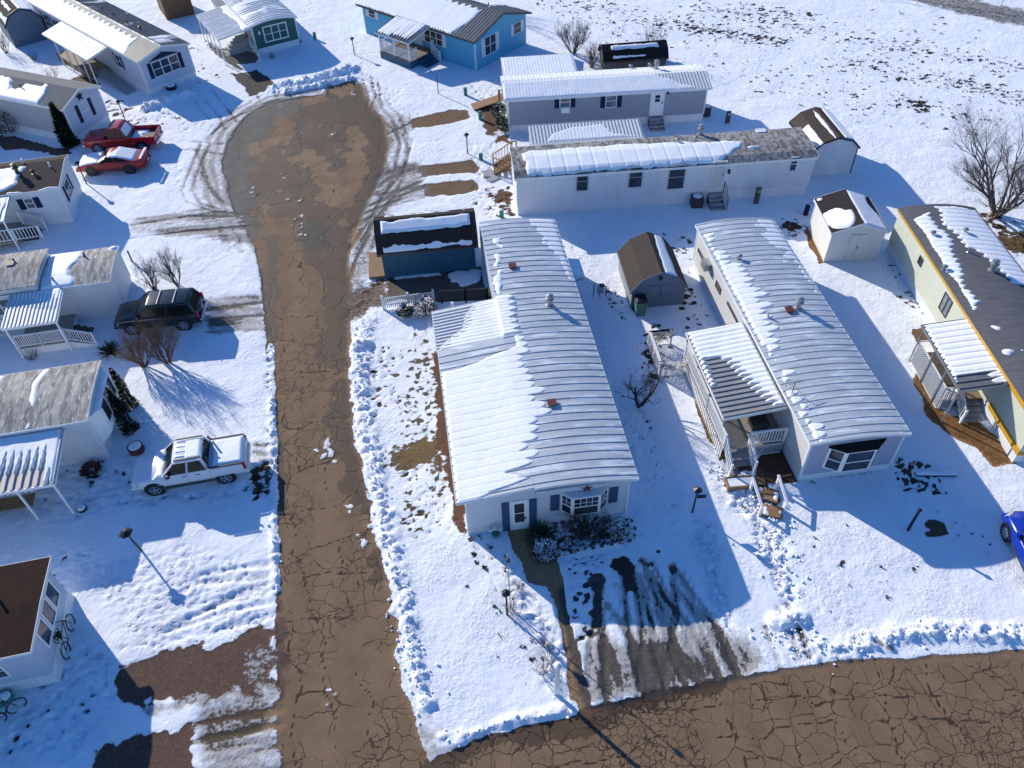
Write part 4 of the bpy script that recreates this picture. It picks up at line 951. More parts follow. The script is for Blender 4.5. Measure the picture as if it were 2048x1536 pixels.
q0 = at(1056, 250, 2.45)[:2]
carport('low ribbed metal canopy half covered with snow, between the grey and white trailers', q0, -86.6, 1.9, 7.6, 2.1, 2.35, lambda X, Y: np.minimum(X - np.interp(Y, [0, 1.0, 1.6, 3, 5, 5.6, 7.6], [2.2, 1.9, .9, .35, .25, 1.3, 1.9]), 1.9 - X + .2), [(.1, .1), (.1, 7.4), (1.8, .1), (1.8, 7.4)], 'roof_white')
# ------------------------------------------------------------------ ground: snow, roads, drives
def G2(pts): return np.array([at(x, y)[:2] for x, y in pts])
gx = np.concatenate([[-420, -250, -150, -100, -75, -62], np.arange(-55, 56.01, .11), [62, 75, 100, 150, 250, 420]])
gy = np.concatenate([[-300, -150, -80, -40, -20, -5, 3, 6.5], np.arange(8.2, 46, .09), np.arange(46, 84, .17), [86, 90, 96, 105, 120, 150, 200, 300, 450]])
GX, GY = np.meshgrid(gx, gy, indexing='ij')
NXg, NYg = GX.shape
cover = np.clip(1.0 + .7 * (fbm(GX, GY, 5.0, 3, 3) - .5) + .45 * (fbm(GX, GY, 1.6, 4, 1) - .5), .80, 1.1); dirt = np.zeros_like(GX); wet = np.zeros_like(GX); crack = np.zeros_like(GX); fine = np.zeros_like(GX)
base = np.zeros(GX.shape + (3,)); base[:] = (.085, .062, .036)
n1 = fbm(GX, GY, 1.6, 4, 1); n2 = fbm(GX, GY, .45, 3, 2); n3 = fbm(GX, GY, 5.0, 3, 3)
GZ = .05 + .05 * (n3 - .5) + .035 * (n1 - .5) + .012 * (n2 - .5)
def win(lo, hi, mg):
    i0 = np.searchsorted(gx, lo[0] - mg); i1 = np.searchsorted(gx, hi[0] + mg); j0 = np.searchsorted(gy, lo[1] - mg); j1 = np.searchsorted(gy, hi[1] + mg)
    return slice(max(i0 - 1, 0), i1 + 1), slice(max(j0 - 1, 0), j1 + 1)
def segd(P, Q, X, Y):
    d = Q - P; L = d @ d + 1e-12; t = np.clip(((X - P[0]) * d[0] + (Y - P[1]) * d[1]) / L, 0, 1)
    return np.hypot(X - P[0] - t * d[0], Y - P[1] - t * d[1])
def sdf(poly, mg=3.0, wob=.0, wsc=.8, seed=0):
    """signed distance (positive inside) in a window of the grid"""
    s = win(poly.min(0), poly.max(0), mg); X, Y = GX[s], GY[s]
    D = np.full(X.shape, 1e9); ins = np.zeros(X.shape, bool); n = len(poly)
    for i in range(n):
        P, Q = poly[i], poly[(i + 1) % n]; D = np.minimum(D, segd(P, Q, X, Y))
        c = ((P[1] > Y) != (Q[1] > Y)); xi = (Q[0] - P[0]) * (Y - P[1]) / (Q[1] - P[1] + 1e-12) + P[0]; ins ^= c & (X < xi)
    D = np.where(ins, D, -D)
    if wob: D = D + wob * 2 * (fbm(X, Y, wsc, 4, seed + 50) - .5)
    return s, D
def lined(pts, mg):
    s = win(pts.min(0), pts.max(0), mg); X, Y = GX[s], GY[s]; D = np.full(X.shape, 1e9)
    for i in range(len(pts) - 1): D = np.minimum(D, segd(pts[i], pts[i + 1], X, Y))
    return s, D
cls = np.zeros(GX.shape, np.int8)
CL = ['ground', 'road', 'side_road', 'driveway', 'patio', 'path', 'parking_pad', 'flower_bed']
def patch(px, c=None, col=None, d=None, wt=None, soft=.12, wob=.12, wsc=.6, cl=None, z=None, k=1.0, seed=0, ck=None, grow=0.):
    s, D = sdf(G2(px), 2.5, wob, wsc, seed); D = D + grow; a = sst(-soft, soft, D) * k
    if c is not None: cover[s] = cover[s] * (1 - a) + c * a
    if d is not None: dirt[s] = dirt[s] * (1 - a) + d * a
    if wt is not None: wet[s] = wet[s] * (1 - a) + wt * a
    if ck is not None: crack[s] = crack[s] * (1 - a) + ck * a
    if z is not None: GZ[s] = GZ[s] * (1 - a) + z * a
    if col is not None:
        aa = sst(-soft - .3, soft - .3, D)[..., None]; base[s] = base[s] * (1 - aa) + np.array(col) * aa
    if cl is not None: cls[s] = np.where(D > 0, CL.index(cl), cls[s])
    return s, D, a
ASPH = (.222, .144, .084); WETA = (.085, .052, .033)
MAIN = [(520, 1700), (556, 1350), (551, 1100), (545, 890), (541, 760), (530, 650), (522, 560), (505, 480), (475, 430), (458, 380), (445, 330), (455, 285), (490, 235), (540, 205), (600, 195), (652, 192), (658, 170), (690, 160), (722, 170), (735, 205), (765, 240), (778, 290), (770, 340), (748, 385), (728, 425), (708, 475), (697, 520), (702, 570), (698, 640), (704, 700), (703, 760), (712, 830), (718, 900), (742, 960), (762, 1050), (775, 1150), (795, 1195), (808, 1250), (792, 1310), (805, 1380), (840, 1450), (862, 1500), (900, 1700)]
SIDE = [(862, 1500), (930, 1480), (1000, 1452), (1150, 1422), (1300, 1384), (1500, 1349), (1640, 1327), (1860, 1313), (2250, 1288), (3200, 1230), (4200, 1190), (4600, 1500), (3400, 1750), (2400, 1750), (900, 1750)]
# slush fringes first
patch([(560, 470), (500, 500), (440, 450), (400, 420), (375, 330), (420, 255), (500, 205), (600, 182), (700, 160), (745, 190), (810, 230), (810, 330), (770, 400), (740, 480), (700, 520)], c=.80, d=.45, soft=1.0, wob=.9, wsc=1.2, seed=3, col=(.15, .14, .13))
patch([(690, 640), (690, 560), (720, 470), (760, 420), (800, 400), (770, 440), (745, 520), (720, 600), (735, 640)], c=.60, d=.55, soft=.3, wob=.4, col=(.15, .14, .13))
for poly, nm, zz in ((MAIN, 'road', 0.0), (SIDE, 'side_road', 0.0)):
    patch(poly, c=-.25, col=ASPH, d=.3, soft=.10, wob=.14, wsc=.7, cl=nm, z=.0, seed=9)
    s, D = sdf(G2(poly), 1.0); crack[s] = np.maximum(crack[s], sst(0, .4, D)); wet[s] = np.where(D > 0, 0, wet[s])
s, D = sdf(G2(SIDE), 1.0); fine[s] = np.maximum(fine[s], sst(0, .5, D) * (.45 + .55 * sst(.42, .58, n3[s])))
s, D = sdf(G2(MAIN), 1.0); fine[s] = np.maximum(fine[s], np.where(D > 0, (.16 + .44 * sst(.40, .60, n1[s])) * sst(40, 28, GY[s]), 0))
def wetp(px, k=1.0, wob=.7, soft=.25, seed=0):
    s, D = sdf(G2(px), 1.5, wob, 1.0, seed); a = sst(-soft, soft, D) * k; wet[s] = np.maximum(wet[s], a * (crack[s] > 0))
wetp([(612, 455), (700, 470), (705, 560), (700, 640), (706, 760), (716, 900), (745, 960), (778, 1160), (762, 1160), (735, 1050), (690, 930), (660, 850), (655, 700), (640, 560)], seed=11, wob=1.3)
wetp([(722, 150), (800, 290), (770, 400), (715, 450), (690, 420), (735, 350), (730, 260), (700, 200)], seed=12)
wetp([(590, 215), (640, 200), (690, 230), (690, 300), (655, 330), (620, 300), (585, 290)], seed=13, wob=1.3, k=.7)
wetp([(500, 330), (560, 300), (600, 330), (640, 420), (600, 440), (530, 420)], seed=21, wob=2.2, k=.8); wetp([(650, 180), (730, 200), (735, 260), (660, 260)], seed=22, wob=1.5, k=.8); wetp([(660, 900), (700, 880), (730, 960), (700, 990)], seed=23, wob=1.5)
wetp([(530, 480), (560, 470), (560, 620), (545, 700), (528, 620)], seed=14, k=.8)
wetp([(600, 420), (680, 420), (690, 500), (600, 470)], seed=15, wob=1.4, k=.8)
wetp([(548, 890), (562, 890), (566, 1010), (552, 1010)], k=.9)
wetp([(555, 1200), (575, 1230), (575, 1320), (553, 1320)], k=.7)
wetp([(870, 1495), (1000, 1447), (1150, 1415), (1300, 1377), (1450, 1350), (1450, 1372), (1330, 1395), (1150, 1470), (1000, 1490), (900, 1536), (860, 1536)], wob=.5, k=1, seed=16, soft=.6)
for q in ((612, 250, 1.0), (565, 335, .8), (690, 235, .9), (640, 420, 1.0), (585, 300, .7), (545, 385, .5), (675, 330, .6)):
    c = at(*q[:2]); s = win(c[:2], c[:2], 4); rot_ = q[0] * .7; dx, dy = GX[s] - c[0], GY[s] - c[1]; u = dx * math.cos(rot_) + dy * math.sin(rot_); v = -dx * math.sin(rot_) + dy * math.cos(rot_)
    D = q[2] * (.7 + 3.2 * (fbm(GX[s], GY[s], 1.3, 4, int(q[0])) - .5)) - np.hypot(u * .45, v); wet[s] = np.maximum(wet[s], sst(-.1, .1, D) * .55 * (crack[s] > 0))
# grey left side of the circle
s, D = sdf(G2([(500, 490), (440, 395), (420, 325), (435, 265), (515, 195), (600, 180), (612, 225), (560, 240), (525, 275), (500, 330), (510, 400), (525, 470)]), 1, .7, 1.2, 4)
a = sst(-.15, .15, D)[..., None]; base[s] = base[s] * (1 - a) + np.array((.150, .135, .115)) * a
s, D = sdf(G2([(590, 445), (650, 440), (655, 500), (600, 490)]), 1, .7, 1.2, 4); a = sst(-.15, .15, D)[..., None]; base[s] = base[s] * (1 - a) + np.array((.15, .125, .10)) * a
for q, r in (((550, 300), 1.8), ((640, 260), 1.6), ((610, 330), 2.2), ((700, 300), 1.6), ((560, 400), 1.6), ((650, 390), 1.5)):     # paler patches
    c = at(*q); s = win(c[:2], c[:2], 4); D = r * (1 + .8 * (fbm(GX[s], GY[s], 1.3, 3, q[0]) - .5)) - np.hypot(GX[s] - c[0], GY[s] - c[1])
    a = (sst(-.06, .06, D) * .8)[..., None]; base[s] = base[s] * (1 - a) + np.array((.27, .18, .107)) * a
# long wear bands on the road
WB = .5 + .5 * np.sin((GX + .12 * GY) * 3.1 + 2 * n3)
base *= (1 + .10 * (WB - .5) * (crack > .2))[..., None]
# drives and pads
GRV = (.105, .062, .044)
patch([(222, 1345), (262, 1330), (420, 1290), (500, 1264), (552, 1262), (556, 1395), (520, 1400), (300, 1412), (240, 1415)], c=.08, col=GRV, d=.6, cl='driveway', z=.02, wob=.55, soft=.22, wt=.18)
patch([(190, 1505), (262, 1462), (388, 1448), (400, 1536), (395, 1640), (150, 1640)], c=.05, col=GRV, d=.6, cl='driveway', z=.02, wob=.5, soft=.22, wt=.18)
patch([(470, 1300), (552, 1275), (552, 1390), (480, 1385)], c=.50, d=.7, wob=.7, soft=.4)
patch([(300, 1405), (560, 1375), (560, 1400), (300, 1425)], c=.62, d=.6, wob=.5, soft=.3)
patch([(392, 1412), (555, 1392), (582, 1640), (398, 1640)], c=.80, d=.42, wob=.35, soft=.3, z=.03)
patch([(410, 602), (522, 588), (532, 660), (410, 668)], c=.70, d=.55, wob=.3, soft=.2, z=.02, col=(.14, .12, .10))
patch([(262, 442), (400, 418), (490, 428), (503, 485), (400, 470), (330, 468), (262, 470)], c=.80, d=.40, wob=.3, soft=.25)
patch([(480, 886), (546, 884), (552, 1015), (500, 985)], c=.82, d=.30, wob=.3, soft=.25)
patch([(468, 150), (515, 140), (556, 176), (500, 194)], c=.0, col=(.05, .042, .038), d=.4, cl='driveway', wob=.3)
for pg in ([(822, 238), (900, 221), (936, 222), (943, 236), (880, 252), (826, 257)], [(836, 333), (945, 322), (957, 338), (950, 347), (842, 354)], [(846, 369), (950, 360), (963, 380), (930, 389), (850, 394)]):
    patch(pg, c=-.05, col=(.15, .095, .055), d=.4, cl='parking_pad', wob=.2, z=.02)
patch([(768, 332), (838, 330), (852, 398), (760, 415), (732, 450), (745, 400)], c=.66, d=.5, wob=.5, soft=.4, col=(.15, .14, .13))
patch([(775, 240), (826, 232), (830, 262), (785, 285)], c=.62, d=.5, wob=.5, soft=.4)
for pg in ([(985, 377), (1018, 372), (1034, 432), (1000, 434), (1012, 412), (990, 396)], [(952, 216), (1002, 190), (1004, 264), (978, 272), (958, 244)], [(985, 270), (1020, 270), (1020, 290), (990, 285)]):
    patch(pg, c=.30, col=(.11, .06, .032), wob=.5, soft=.4)
patch([(777, 572), (772, 548), (962, 535), (972, 600), (880, 606), (800, 598), (777, 606)], c=-.05, col=(.23, .215, .19), wt=.45, cl='patio', z=.03, wob=.1)
patch([(900, 550), (935, 541), (960, 545), (955, 570), (925, 576), (905, 568)], c=1.0, wob=.35, soft=.2, z=.16)
patch([(790, 552), (880, 545), (882, 552), (790, 560)], c=.85, wob=.15, z=.08)
patch([(688, 600), (778, 540), (778, 604), (735, 622), (690, 645)], c=.40, col=(.16, .115, .08), d=.6, wob=.5, soft=.3, z=.01)
patch([(800, 665), (862, 640), (885, 760), (905, 1000), (880, 1000), (850, 900), (790, 950), (785, 900), (830, 800)], c=.68, soft=.9, wob=1.2, col=(.105, .085, .050))
patch([(785, 905), (830, 890), (880, 880), (880, 930), (800, 950)], c=.50, soft=.6, wob=1.0, col=(.15, .10, .04))
patch([(868, 700), (886, 720), (934, 1072), (916, 1072), (893, 940), (872, 800)], c=.18, col=(.12, .055, .03), soft=.15, wob=.25)
PATH = [(1022, 1060), (1062, 1060), (1063, 1094), (1108, 1118), (1118, 1160), (1130, 1230), (1150, 1300), (1178, 1432), (1150, 1437), (1138, 1300), (1116, 1205), (1096, 1168), (1060, 1160), (1050, 1122), (1032, 1098)]
patch(PATH, c=-.2, col=(.27, .175, .092), d=.3, cl='path', z=.015, wob=.06, soft=.06, grow=.14)
wetp(PATH[:8] + PATH[9:], .4)
patch([(1064, 1078), (1100, 1040), (1245, 1030), (1270, 1060), (1262, 1086), (1150, 1106), (1082, 1116)], c=.50, col=(.05, .042, .03), cl='flower_bed', wob=.2, soft=.2, z=.12)
DRV = [(1150, 1290), (1130, 1190), (1200, 1120), (1290, 1100), (1372, 1108), (1545, 1330), (1222, 1402), (1182, 1404)]
ASD = (.075, .066, .060)
s, D, a = patch(DRV, d=.10, col=ASD, cl='driveway', wob=.1)
low = sst(15.2, 13.4, GY[s]) * (D > 0); dirt[s] = np.maximum(dirt[s], .42 * low); cover[s] -= .08 * low * sst(.35, .6, n1[s])
patch([(1188, 1300), (1330, 1290), (1420, 1330), (1430, 1352), (1225, 1400), (1190, 1398)], c=.60, d=.6, wob=.4, soft=.4)
def streak(px, ang, su, sv, amp, dd, seed, mg=.2):
    s, D = sdf(G2(px), 1.5, .4, .9, seed); a = sst(-mg, mg * 2, D); X, Y = GX[s], GY[s]; c, q = math.cos(ang), math.sin(ang)
    n = fbm((X * c + Y * q) / su, (-X * q + Y * c) / sv, 1.0, 3, seed); cover[s] -= amp * a * sst(.42, .68, n); dirt[s] = np.clip(dirt[s] + dd * a * sst(.30, .6, n), 0, 1)
    GZ[s] -= .03 * a * sst(.45, .65, n)
streak([(1180, 1180), (1270, 1110), (1370, 1120), (1450, 1240), (1530, 1335), (1400, 1365), (1225, 1402), (1175, 1395)], R(100), 3.0, .26, .40, .25, 71)
streak([(1180, 1290), (1440, 1270), (1530, 1335), (1225, 1402), (1180, 1402)], R(100), 2.2, .24, .12, .6, 72)
streak([(392, 1405), (550, 1390), (580, 1640), (398, 1640)], R(8), 2.4, .30, .30, .35, 73)
streak([(265, 436), (400, 414), (500, 425), (506, 490), (330, 478)], R(8), 3.0, .28, .25, .45, 74)
streak([(405, 600), (524, 585), (534, 664), (405, 672)], R(5), 2.6, .28, .30, .45, 75)
streak([(765, 325), (845, 325), (860, 400), (765, 420), (725, 455), (690, 560), (690, 480), (740, 400)], R(35), 2.4, .30, .45, .5, 76)
streak([(1540, 1240), (1620, 1230), (1660, 1320), (1560, 1335)], R(110), 2.0, .25, .35, .2, 77)
streak([(330, 1160), (548, 1120), (548, 1262), (330, 1290)], R(14), 2.6, .30, .12, .22, 78)
rng = random.Random(15); DTR = []
for k in range(26):
    u = rng.random(); x0 = 1195 + 170 * u; x1 = 1185 + 340 * u + rng.uniform(-40, 40); y1 = 1400 - 60 * max(0, (x1 - 1220) / 300)
    DTR.append(([(x0 + rng.uniform(-8, 8), 1120 + rng.uniform(0, 70)), ((x0 + x1) / 2 + rng.uniform(-14, 14), 1250), (x1, y1)], rng.uniform(.08, .17), -.20, .30, -.03, .06, 500 + k))
s, D = sdf(G2(MAIN), 4.2); X, Y = GX[s], GY[s]; nn_ = fbm(X, Y, 1.4, 3, 79); band = sst(-2.6, -1.2, D) * (D < .1) * (Y > 40) * sst(2.0, -1.0, X - 1.0)
sw = .5 + .5 * np.sin(D * 9.5 + 5 * nn_); cover[s] -= .20 * band * sst(.45, .8, sw * .6 + nn_ * .4); dirt[s] = np.clip(dirt[s] + .38 * band * sst(.35, .7, sw * .5 + nn_ * .5), 0, 1)
def track(px, wd=.24, dc=-.5, dd=.4, dz=-.025, jag=.06, seed=0):
    p = G2(px); s, D = lined(p, 1.5); X, Y = GX[s], GY[s]
    a = sst(wd / 2 + .07, wd / 2 - .07, D + jag * 2 * (fbm(X, Y, .5, 3, seed) - .5)) * (.55 + .9 * fbm(X, Y, 1.5, 2, seed + 3))
    a = np.clip(a, 0, 1.1); cover[s] += dc * a; dirt[s] = np.clip(dirt[s] + dd * a, 0, 1); GZ[s] += dz * a
for t in DTR: track(*t)
for i, t in enumerate([[(1190, 1160), (1200, 1260), (1215, 1400)], [(1240, 1120), (1250, 1200), (1262, 1300), (1290, 1390)], [(1265, 1150), (1290, 1260), (1330, 1372)], [(1285, 1120), (1325, 1240), (1390, 1355)],
                       [(1345, 1130), (1352, 1230), (1330, 1370)], [(1215, 1210), (1270, 1290), (1310, 1390)], [(1362, 1150), (1420, 1270), (1475, 1350)], [(1330, 1285), (1400, 1362)], [(1265, 1160), (1285, 1280), (1275, 1395)], [(1380, 1210), (1440, 1350)]]):
    track(t, .26 if i < 6 else .18, -.36 if i < 5 else -.22, .50, seed=i)
patch([(1205, 1132), (1235, 1115), (1275, 1125), (1272, 1180), (1252, 1192), (1240, 1152)], c=.10, wob=.5, soft=.25, wt=.5)
patch([(1182, 1160), (1200, 1150), (1208, 1200), (1185, 1205)], c=.15, wob=.5, soft=.25)
for q, r in (((1315, 1105), .14), ((1300, 1130), .12), ((1345, 1140), .2), ((1870, 1058), .45), ((1855, 1068), .2)):
    c = at(*q); s = win(c[:2], c[:2], 1); D = r * (1 + 1.2 * (fbm(GX[s], GY[s], .5, 3, 5) - .5)) - np.hypot(GX[s] - c[0], GY[s] - c[1]); cover[s] -= .8 * sst(-.12, .12, D)
patch([(1500, 935), (1540, 890), (1572, 890), (1598, 962), (1560, 972), (1520, 966)], c=-.1, col=(.075, .04, .022), wob=.15, z=.03)
patch([(1470, 925), (1500, 925), (1560, 985), (1560, 1035), (1530, 1030), (1500, 975)], c=.35, col=(.16, .085, .04), wob=.5, soft=.2)
patch([(1393, 790), (1408, 795), (1455, 915), (1440, 922), (1398, 835)], c=.05, col=(.16, .095, .05), wob=.2)
patch([(1822, 660), (1850, 655), (1880, 700), (1835, 690)], c=.2, col=(.16, .09, .04), wob=.2)
patch([(1826, 760), (1842, 745), (1885, 828), (1960, 848), (2002, 880), (2042, 932), (1985, 932), (1960, 905), (1895, 868), (1858, 835)], c=-.1, col=(.27, .15, .055), wob=.2, wt=.25, cl='patio')
patch([(1605, 462), (1624, 460), (1650, 525), (1638, 530)], c=.15, col=(.20, .10, .045), wob=.2)
patch([(1985, 472), (2060, 455), (2060, 508), (2015, 502)], c=.25, col=(.12, .075, .03), wob=.6, soft=.5)
patch([(1950, 425), (2010, 420), (2020, 445), (1960, 450)], c=.5, col=(.10, .055, .035), wob=.5, soft=.4)
patch([(1600, 955), (1770, 935), (1775, 945), (1650, 965), (1610, 985)], c=.55, col=(.03, .03, .03), wob=.25, soft=.25)
patch([(1795, 930), (1880, 950), (1900, 1000), (1840, 1000), (1800, 970)], c=.76, wob=.6, soft=.5)
patch([(180, 595), (200, 590), (215, 680), (80, 705), (35, 690), (60, 650)], c=.45, col=(.10, .035, .025), wob=.5, soft=.3) if False else None
patch([(30, 680), (55, 665), (60, 690), (105, 695), (70, 702), (35, 695)], c=.1, col=(.11, .035, .025), wob=.2)
patch([(0, 272), (45, 278), (130, 300), (150, 308), (120, 312), (50, 300), (0, 300)], c=.05, col=(.10, .065, .055), wob=.3)
patch([(60, 190), (170, 150), (205, 168), (190, 185), (120, 210)], c=.1, col=(.10, .07, .03), wob=.3, z=.02)
patch([(420, 100), (470, 130), (512, 128), (520, 112), (470, 95)], c=.1, col=(.13, .12, .11), wob=.25, cl='path')
patch([(410, 80), (430, 90), (500, 150), (470, 140), (420, 100)], c=.35, col=(.12, .11, .10), wob=.3)
for pg in ([(1780, -8), (1900, -8), (2070, 25), (2070, 56), (1990, 45), (1860, 12)],): patch(pg, c=.52, d=.75, col=(.10, .10, .12), wob=.7, soft=.5, cl='path')
patch([(836, 1382), (872, 1440), (926, 1480), (906, 1502), (862, 1524), (836, 1474), (824, 1422)], c=.85, d=.5, wob=.2, soft=.15, z=.03)
patch([(800, 1260), (815, 1250), (850, 1400), (880, 1470), (850, 1450), (815, 1390)], c=.9, d=.28, wob=.2, soft=.2, z=.04)
# tyre arcs round the circle
for i, t in enumerate([[(402, 290), (380, 340), (364, 382), (374, 405), (430, 425), (500, 430)], [(418, 292), (396, 345), (384, 382), (400, 408), (440, 420)], [(425, 268), (470, 235), (540, 208), (650, 190)], [(412, 280), (450, 245), (520, 210), (600, 188)],
                       [(392, 300), (410, 340), (430, 390), (470, 420)], [(405, 345), (425, 385), (450, 410)], [(330, 282), (400, 285), (445, 290)], [(330, 300), (400, 302), (445, 310)], [(400, 190), (440, 235), (450, 260)], [(425, 180), (460, 225), (475, 245)], [(390, 205), (420, 240)],
                       [(500, 170), (520, 200)], [(540, 165), (555, 195)], [(742, 150), (752, 190), (742, 222)], [(728, 165), (738, 195), (735, 220)], [(756, 165), (762, 200)], [(790, 340), (802, 290), (790, 262), (760, 238)], [(806, 350), (818, 300), (805, 270)], [(772, 388), (810, 340), (825, 280)],
                       [(700, 500), (740, 440), (770, 390)], [(712, 500), (752, 440), (790, 395)], [(700, 560), (712, 520), (740, 470)], [(262, 452), (380, 432), (500, 436)], [(262, 478), (380, 462), (500, 452)],
                       [(395, 1150), (480, 1135), (546, 1128)], [(395, 1165), (480, 1160), (546, 1150)], [(330, 1265), (450, 1225), (546, 1205)], [(350, 1250), (460, 1200), (546, 1180)], [(380, 1235), (480, 1185), (546, 1165)], [(430, 1265), (545, 1230)], [(400, 1450), (560, 1420)], [(400, 1480), (560, 1450)],
                       [(1555, 1215), (1600, 1320)], [(1575, 1210), (1620, 1315)], [(1530, 1255), (1560, 1335)], [(510, 890), (546, 893)], [(510, 905), (546, 912)], [(410, 618), (525, 605)], [(410, 640), (528, 630)], [(835, 240), (775, 270)], [(840, 340), (760, 350)], [(850, 372), (755, 392)]]):
    fl = i in (24, 25, 26, 27, 28, 29); track(t, .20 if i < 24 else .26, -.16 if fl else -.28, .14 if fl else .42, -.05 if fl else -.03, seed=100 + i)
# ploughed ridges
CLOD = []
def berm(px, h, wd, seed, lump=.55, dd=0., res=.0):
    p = G2(px); s, D = lined(p, 2); X, Y = GX[s], GY[s]
    L = fbm(X, Y, .24, 3, seed); L2 = vnoise(X / .17, Y / .17, seed + 7); CLOD.append((p, wd, h))
    a = sst(wd, wd * .15, D + .45 * wd * 2 * (fbm(X, Y, .6, 3, seed + 2) - .5))
    GZ[s] += h * a * (1 - lump + lump * 2 * L * L2 * 1.3); cover[s] = np.maximum(cover[s], np.minimum(1.2, a * 2.2)); dirt[s] = np.maximum(dirt[s] * (1 - a), dd * a)
berm([(735, 645), (722, 700), (722, 800), (735, 880), (755, 960), (780, 1080), (802, 1190), (818, 1240)], .15, .66, 1, .85, .08)
berm([(722, 690), (735, 690)], .2, .6, 2)
berm([(1640, 1305), (1700, 1290), (1800, 1272), (1860, 1262), (1950, 1262), (2048, 1272), (2250, 1262)], .18, .62, 3, .9)
berm([(552, 180), (600, 167), (650, 152), (706, 140)], .38, .8, 4, .7); berm([(572, 186), (640, 172), (702, 160)], .35, .6, 5, .7)
berm([(292, 218), (330, 205), (372, 190)], .35, .7, 6, .6); berm([(815, 1250), (832, 1330), (855, 1410)], .18, .4, 7, .8)
berm([(1145, 1418), (1000, 1450), (930, 1476), (885, 1482)], .13, .35, 8, .9, .15);
berm([(544, 800), (548, 1010), (552, 1180)], .12, .25, 10, .9); berm([(1500, 950), (1470, 980)], .15, .5, 11); berm([(1555, 1240), (1600, 1235)], .25, .5, 12)
berm([(542, 690), (546, 880)], .05, .2, 13, .9)
# trampled snow
def rough(px, amp, sc, seed, hole=.0):
    s, D = sdf(G2(px), 1.5, .5, .9, seed); a = sst(-.25, .3, D); X, Y = GX[s], GY[s]
    sc = sc * .85; nn = vnoise(X / sc, Y / sc, seed) * .6 + vnoise(X / sc * 1.9, Y / sc * 1.9, seed + 1) * .4
    GZ[s] += amp * a * (np.abs(nn - .5) * 3 - .6); cover[s] -= hole * a * sst(.62, .75, nn)
rough([(1470, 955), (1520, 1000), (1565, 1080), (1592, 1200), (1570, 1215), (1528, 1130), (1480, 1040), (1438, 990)], .17, .26, 1)
rough([(1380, 1040), (1425, 1050), (1452, 1150), (1462, 1262), (1430, 1232), (1390, 1130), (1368, 1080)], .16, .26, 2)
rough([(150, 1130), (430, 1085), (550, 1180), (545, 1262), (300, 1300), (215, 1215)], .085, .20, 3)
rough([(1455, 920), (1530, 960), (1520, 1040), (1460, 1000)], .14, .25, 4)
rough([(1010, 1120), (1060, 1180), (1130, 1300), (1145, 1410), (1080, 1380), (1070, 1280), (1020, 1210)], .15, .30, 5)
rough([(0, 1370), (210, 1290), (230, 1400), (180, 1536), (0, 1536)], .08, .3, 6); rough([(0, 935), (280, 900), (300, 1000), (150, 1040), (0, 1040)], .06, .3, 7)
rough([(1065, 1085), (1100, 1110), (1260, 1085), (1262, 1050), (1190, 1050)], .15, .28, 8, .4)
rough([(690, 650), (720, 580), (760, 530), (775, 560), (730, 640)], .1, .3, 9, .3)
# footprints
rng = random.Random(5)
def stamp(x, y, rx, ry, ang, dz, dc):
    s = win(np.array([x, y]), np.array([x, y]), max(rx, ry) + .25); X, Y = GX[s] - x, GY[s] - y
    c, q = math.cos(ang), math.sin(ang); u = X * c + Y * q; v = -X * q + Y * c
    a = sst(1.35, .65, np.hypot(u / rx, v / ry)); GZ[s] += dz * a; cover[s] += dc * a
def trail(px, step=.62, side=.13, r=(.16, .10), dz=-.05, dc=-.30, jit=.1):
    p = G2(px); k = 0
    for P, Q in zip(p, p[1:]):
        L = np.hypot(*(Q - P)); d = (Q - P) / max(L, 1e-6); n = max(1, int(L / step))
        for i in range(n):
            sd_ = side if k % 2 else -side; k += 1; c = P + d * (i + .5) * L / n + np.array([-d[1], d[0]]) * sd_
            stamp(c[0] + rng.uniform(-jit, jit), c[1] + rng.uniform(-jit, jit), r[0] * rng.uniform(.8, 1.2), r[1], math.atan2(d[1], d[0]) + rng.uniform(-.3, .3), dz, dc * rng.uniform(.4, 1.3))
def scatter(px, n, r=(.13, .09), dz=-.04, dc=-.35):
    p = G2(px); s, D = sdf(p, .1); lo, hi = p.min(0), p.max(0); k = 0; t = 0
    while k < n and t < n * 12:
        t += 1; x = rng.uniform(lo[0], hi[0]); y = rng.uniform(lo[1], hi[1]); i = np.searchsorted(gx, x) - s[0].start; j = np.searchsorted(gy, y) - s[1].start
        if 0 <= i < D.shape[0] and 0 <= j < D.shape[1] and D[i, j] > 0:
            stamp(x, y, r[0] * rng.uniform(.7, 1.3), r[1], rng.uniform(0, 3.14), dz, dc * rng.uniform(.2, 1.5)); k += 1
PAW = dict(step=.34, side=.08, r=(.075, .06), dz=-.04, dc=-.45, jit=.05)
for t in ([(830, 295), (870, 280), (930, 285)], [(860, 300), (900, 300), (960, 330)], [(800, 440), (870, 420), (960, 430)], [(870, 415), (880, 440)], [(820, 205), (840, 240)], [(780, 190), (800, 215), (825, 235)], [(930, 160), (960, 190), (980, 215)], [(945, 170), (965, 200), (955, 225)], [(1600, 1045), (1630, 1100), (1660, 1160), (1690, 1220), (1715, 1262)], [(1600, 1190), (1650, 1220), (1710, 1258)], [(1690, 1240), (1720, 1262)],
          [(1790, 385), (1850, 395), (1900, 410)], [(1810, 405), (1860, 425)], [(1800, 990), (1850, 1010), (1920, 1050), (1990, 1090)], [(1890, 1060), (1960, 1100), (1995, 1115)], [(1150, 510), (1180, 540), (1210, 590)], [(1130, 490), (1180, 520)], [(830, 1000), (890, 985)], [(820, 1050), (880, 1040), (925, 1040)], [(930, 1080), (960, 1110), (1010, 1130)], [(1155, 560), (1200, 590), (1230, 600)], [(1190, 640), (1215, 720), (1230, 790)]): trail(t, **PAW)
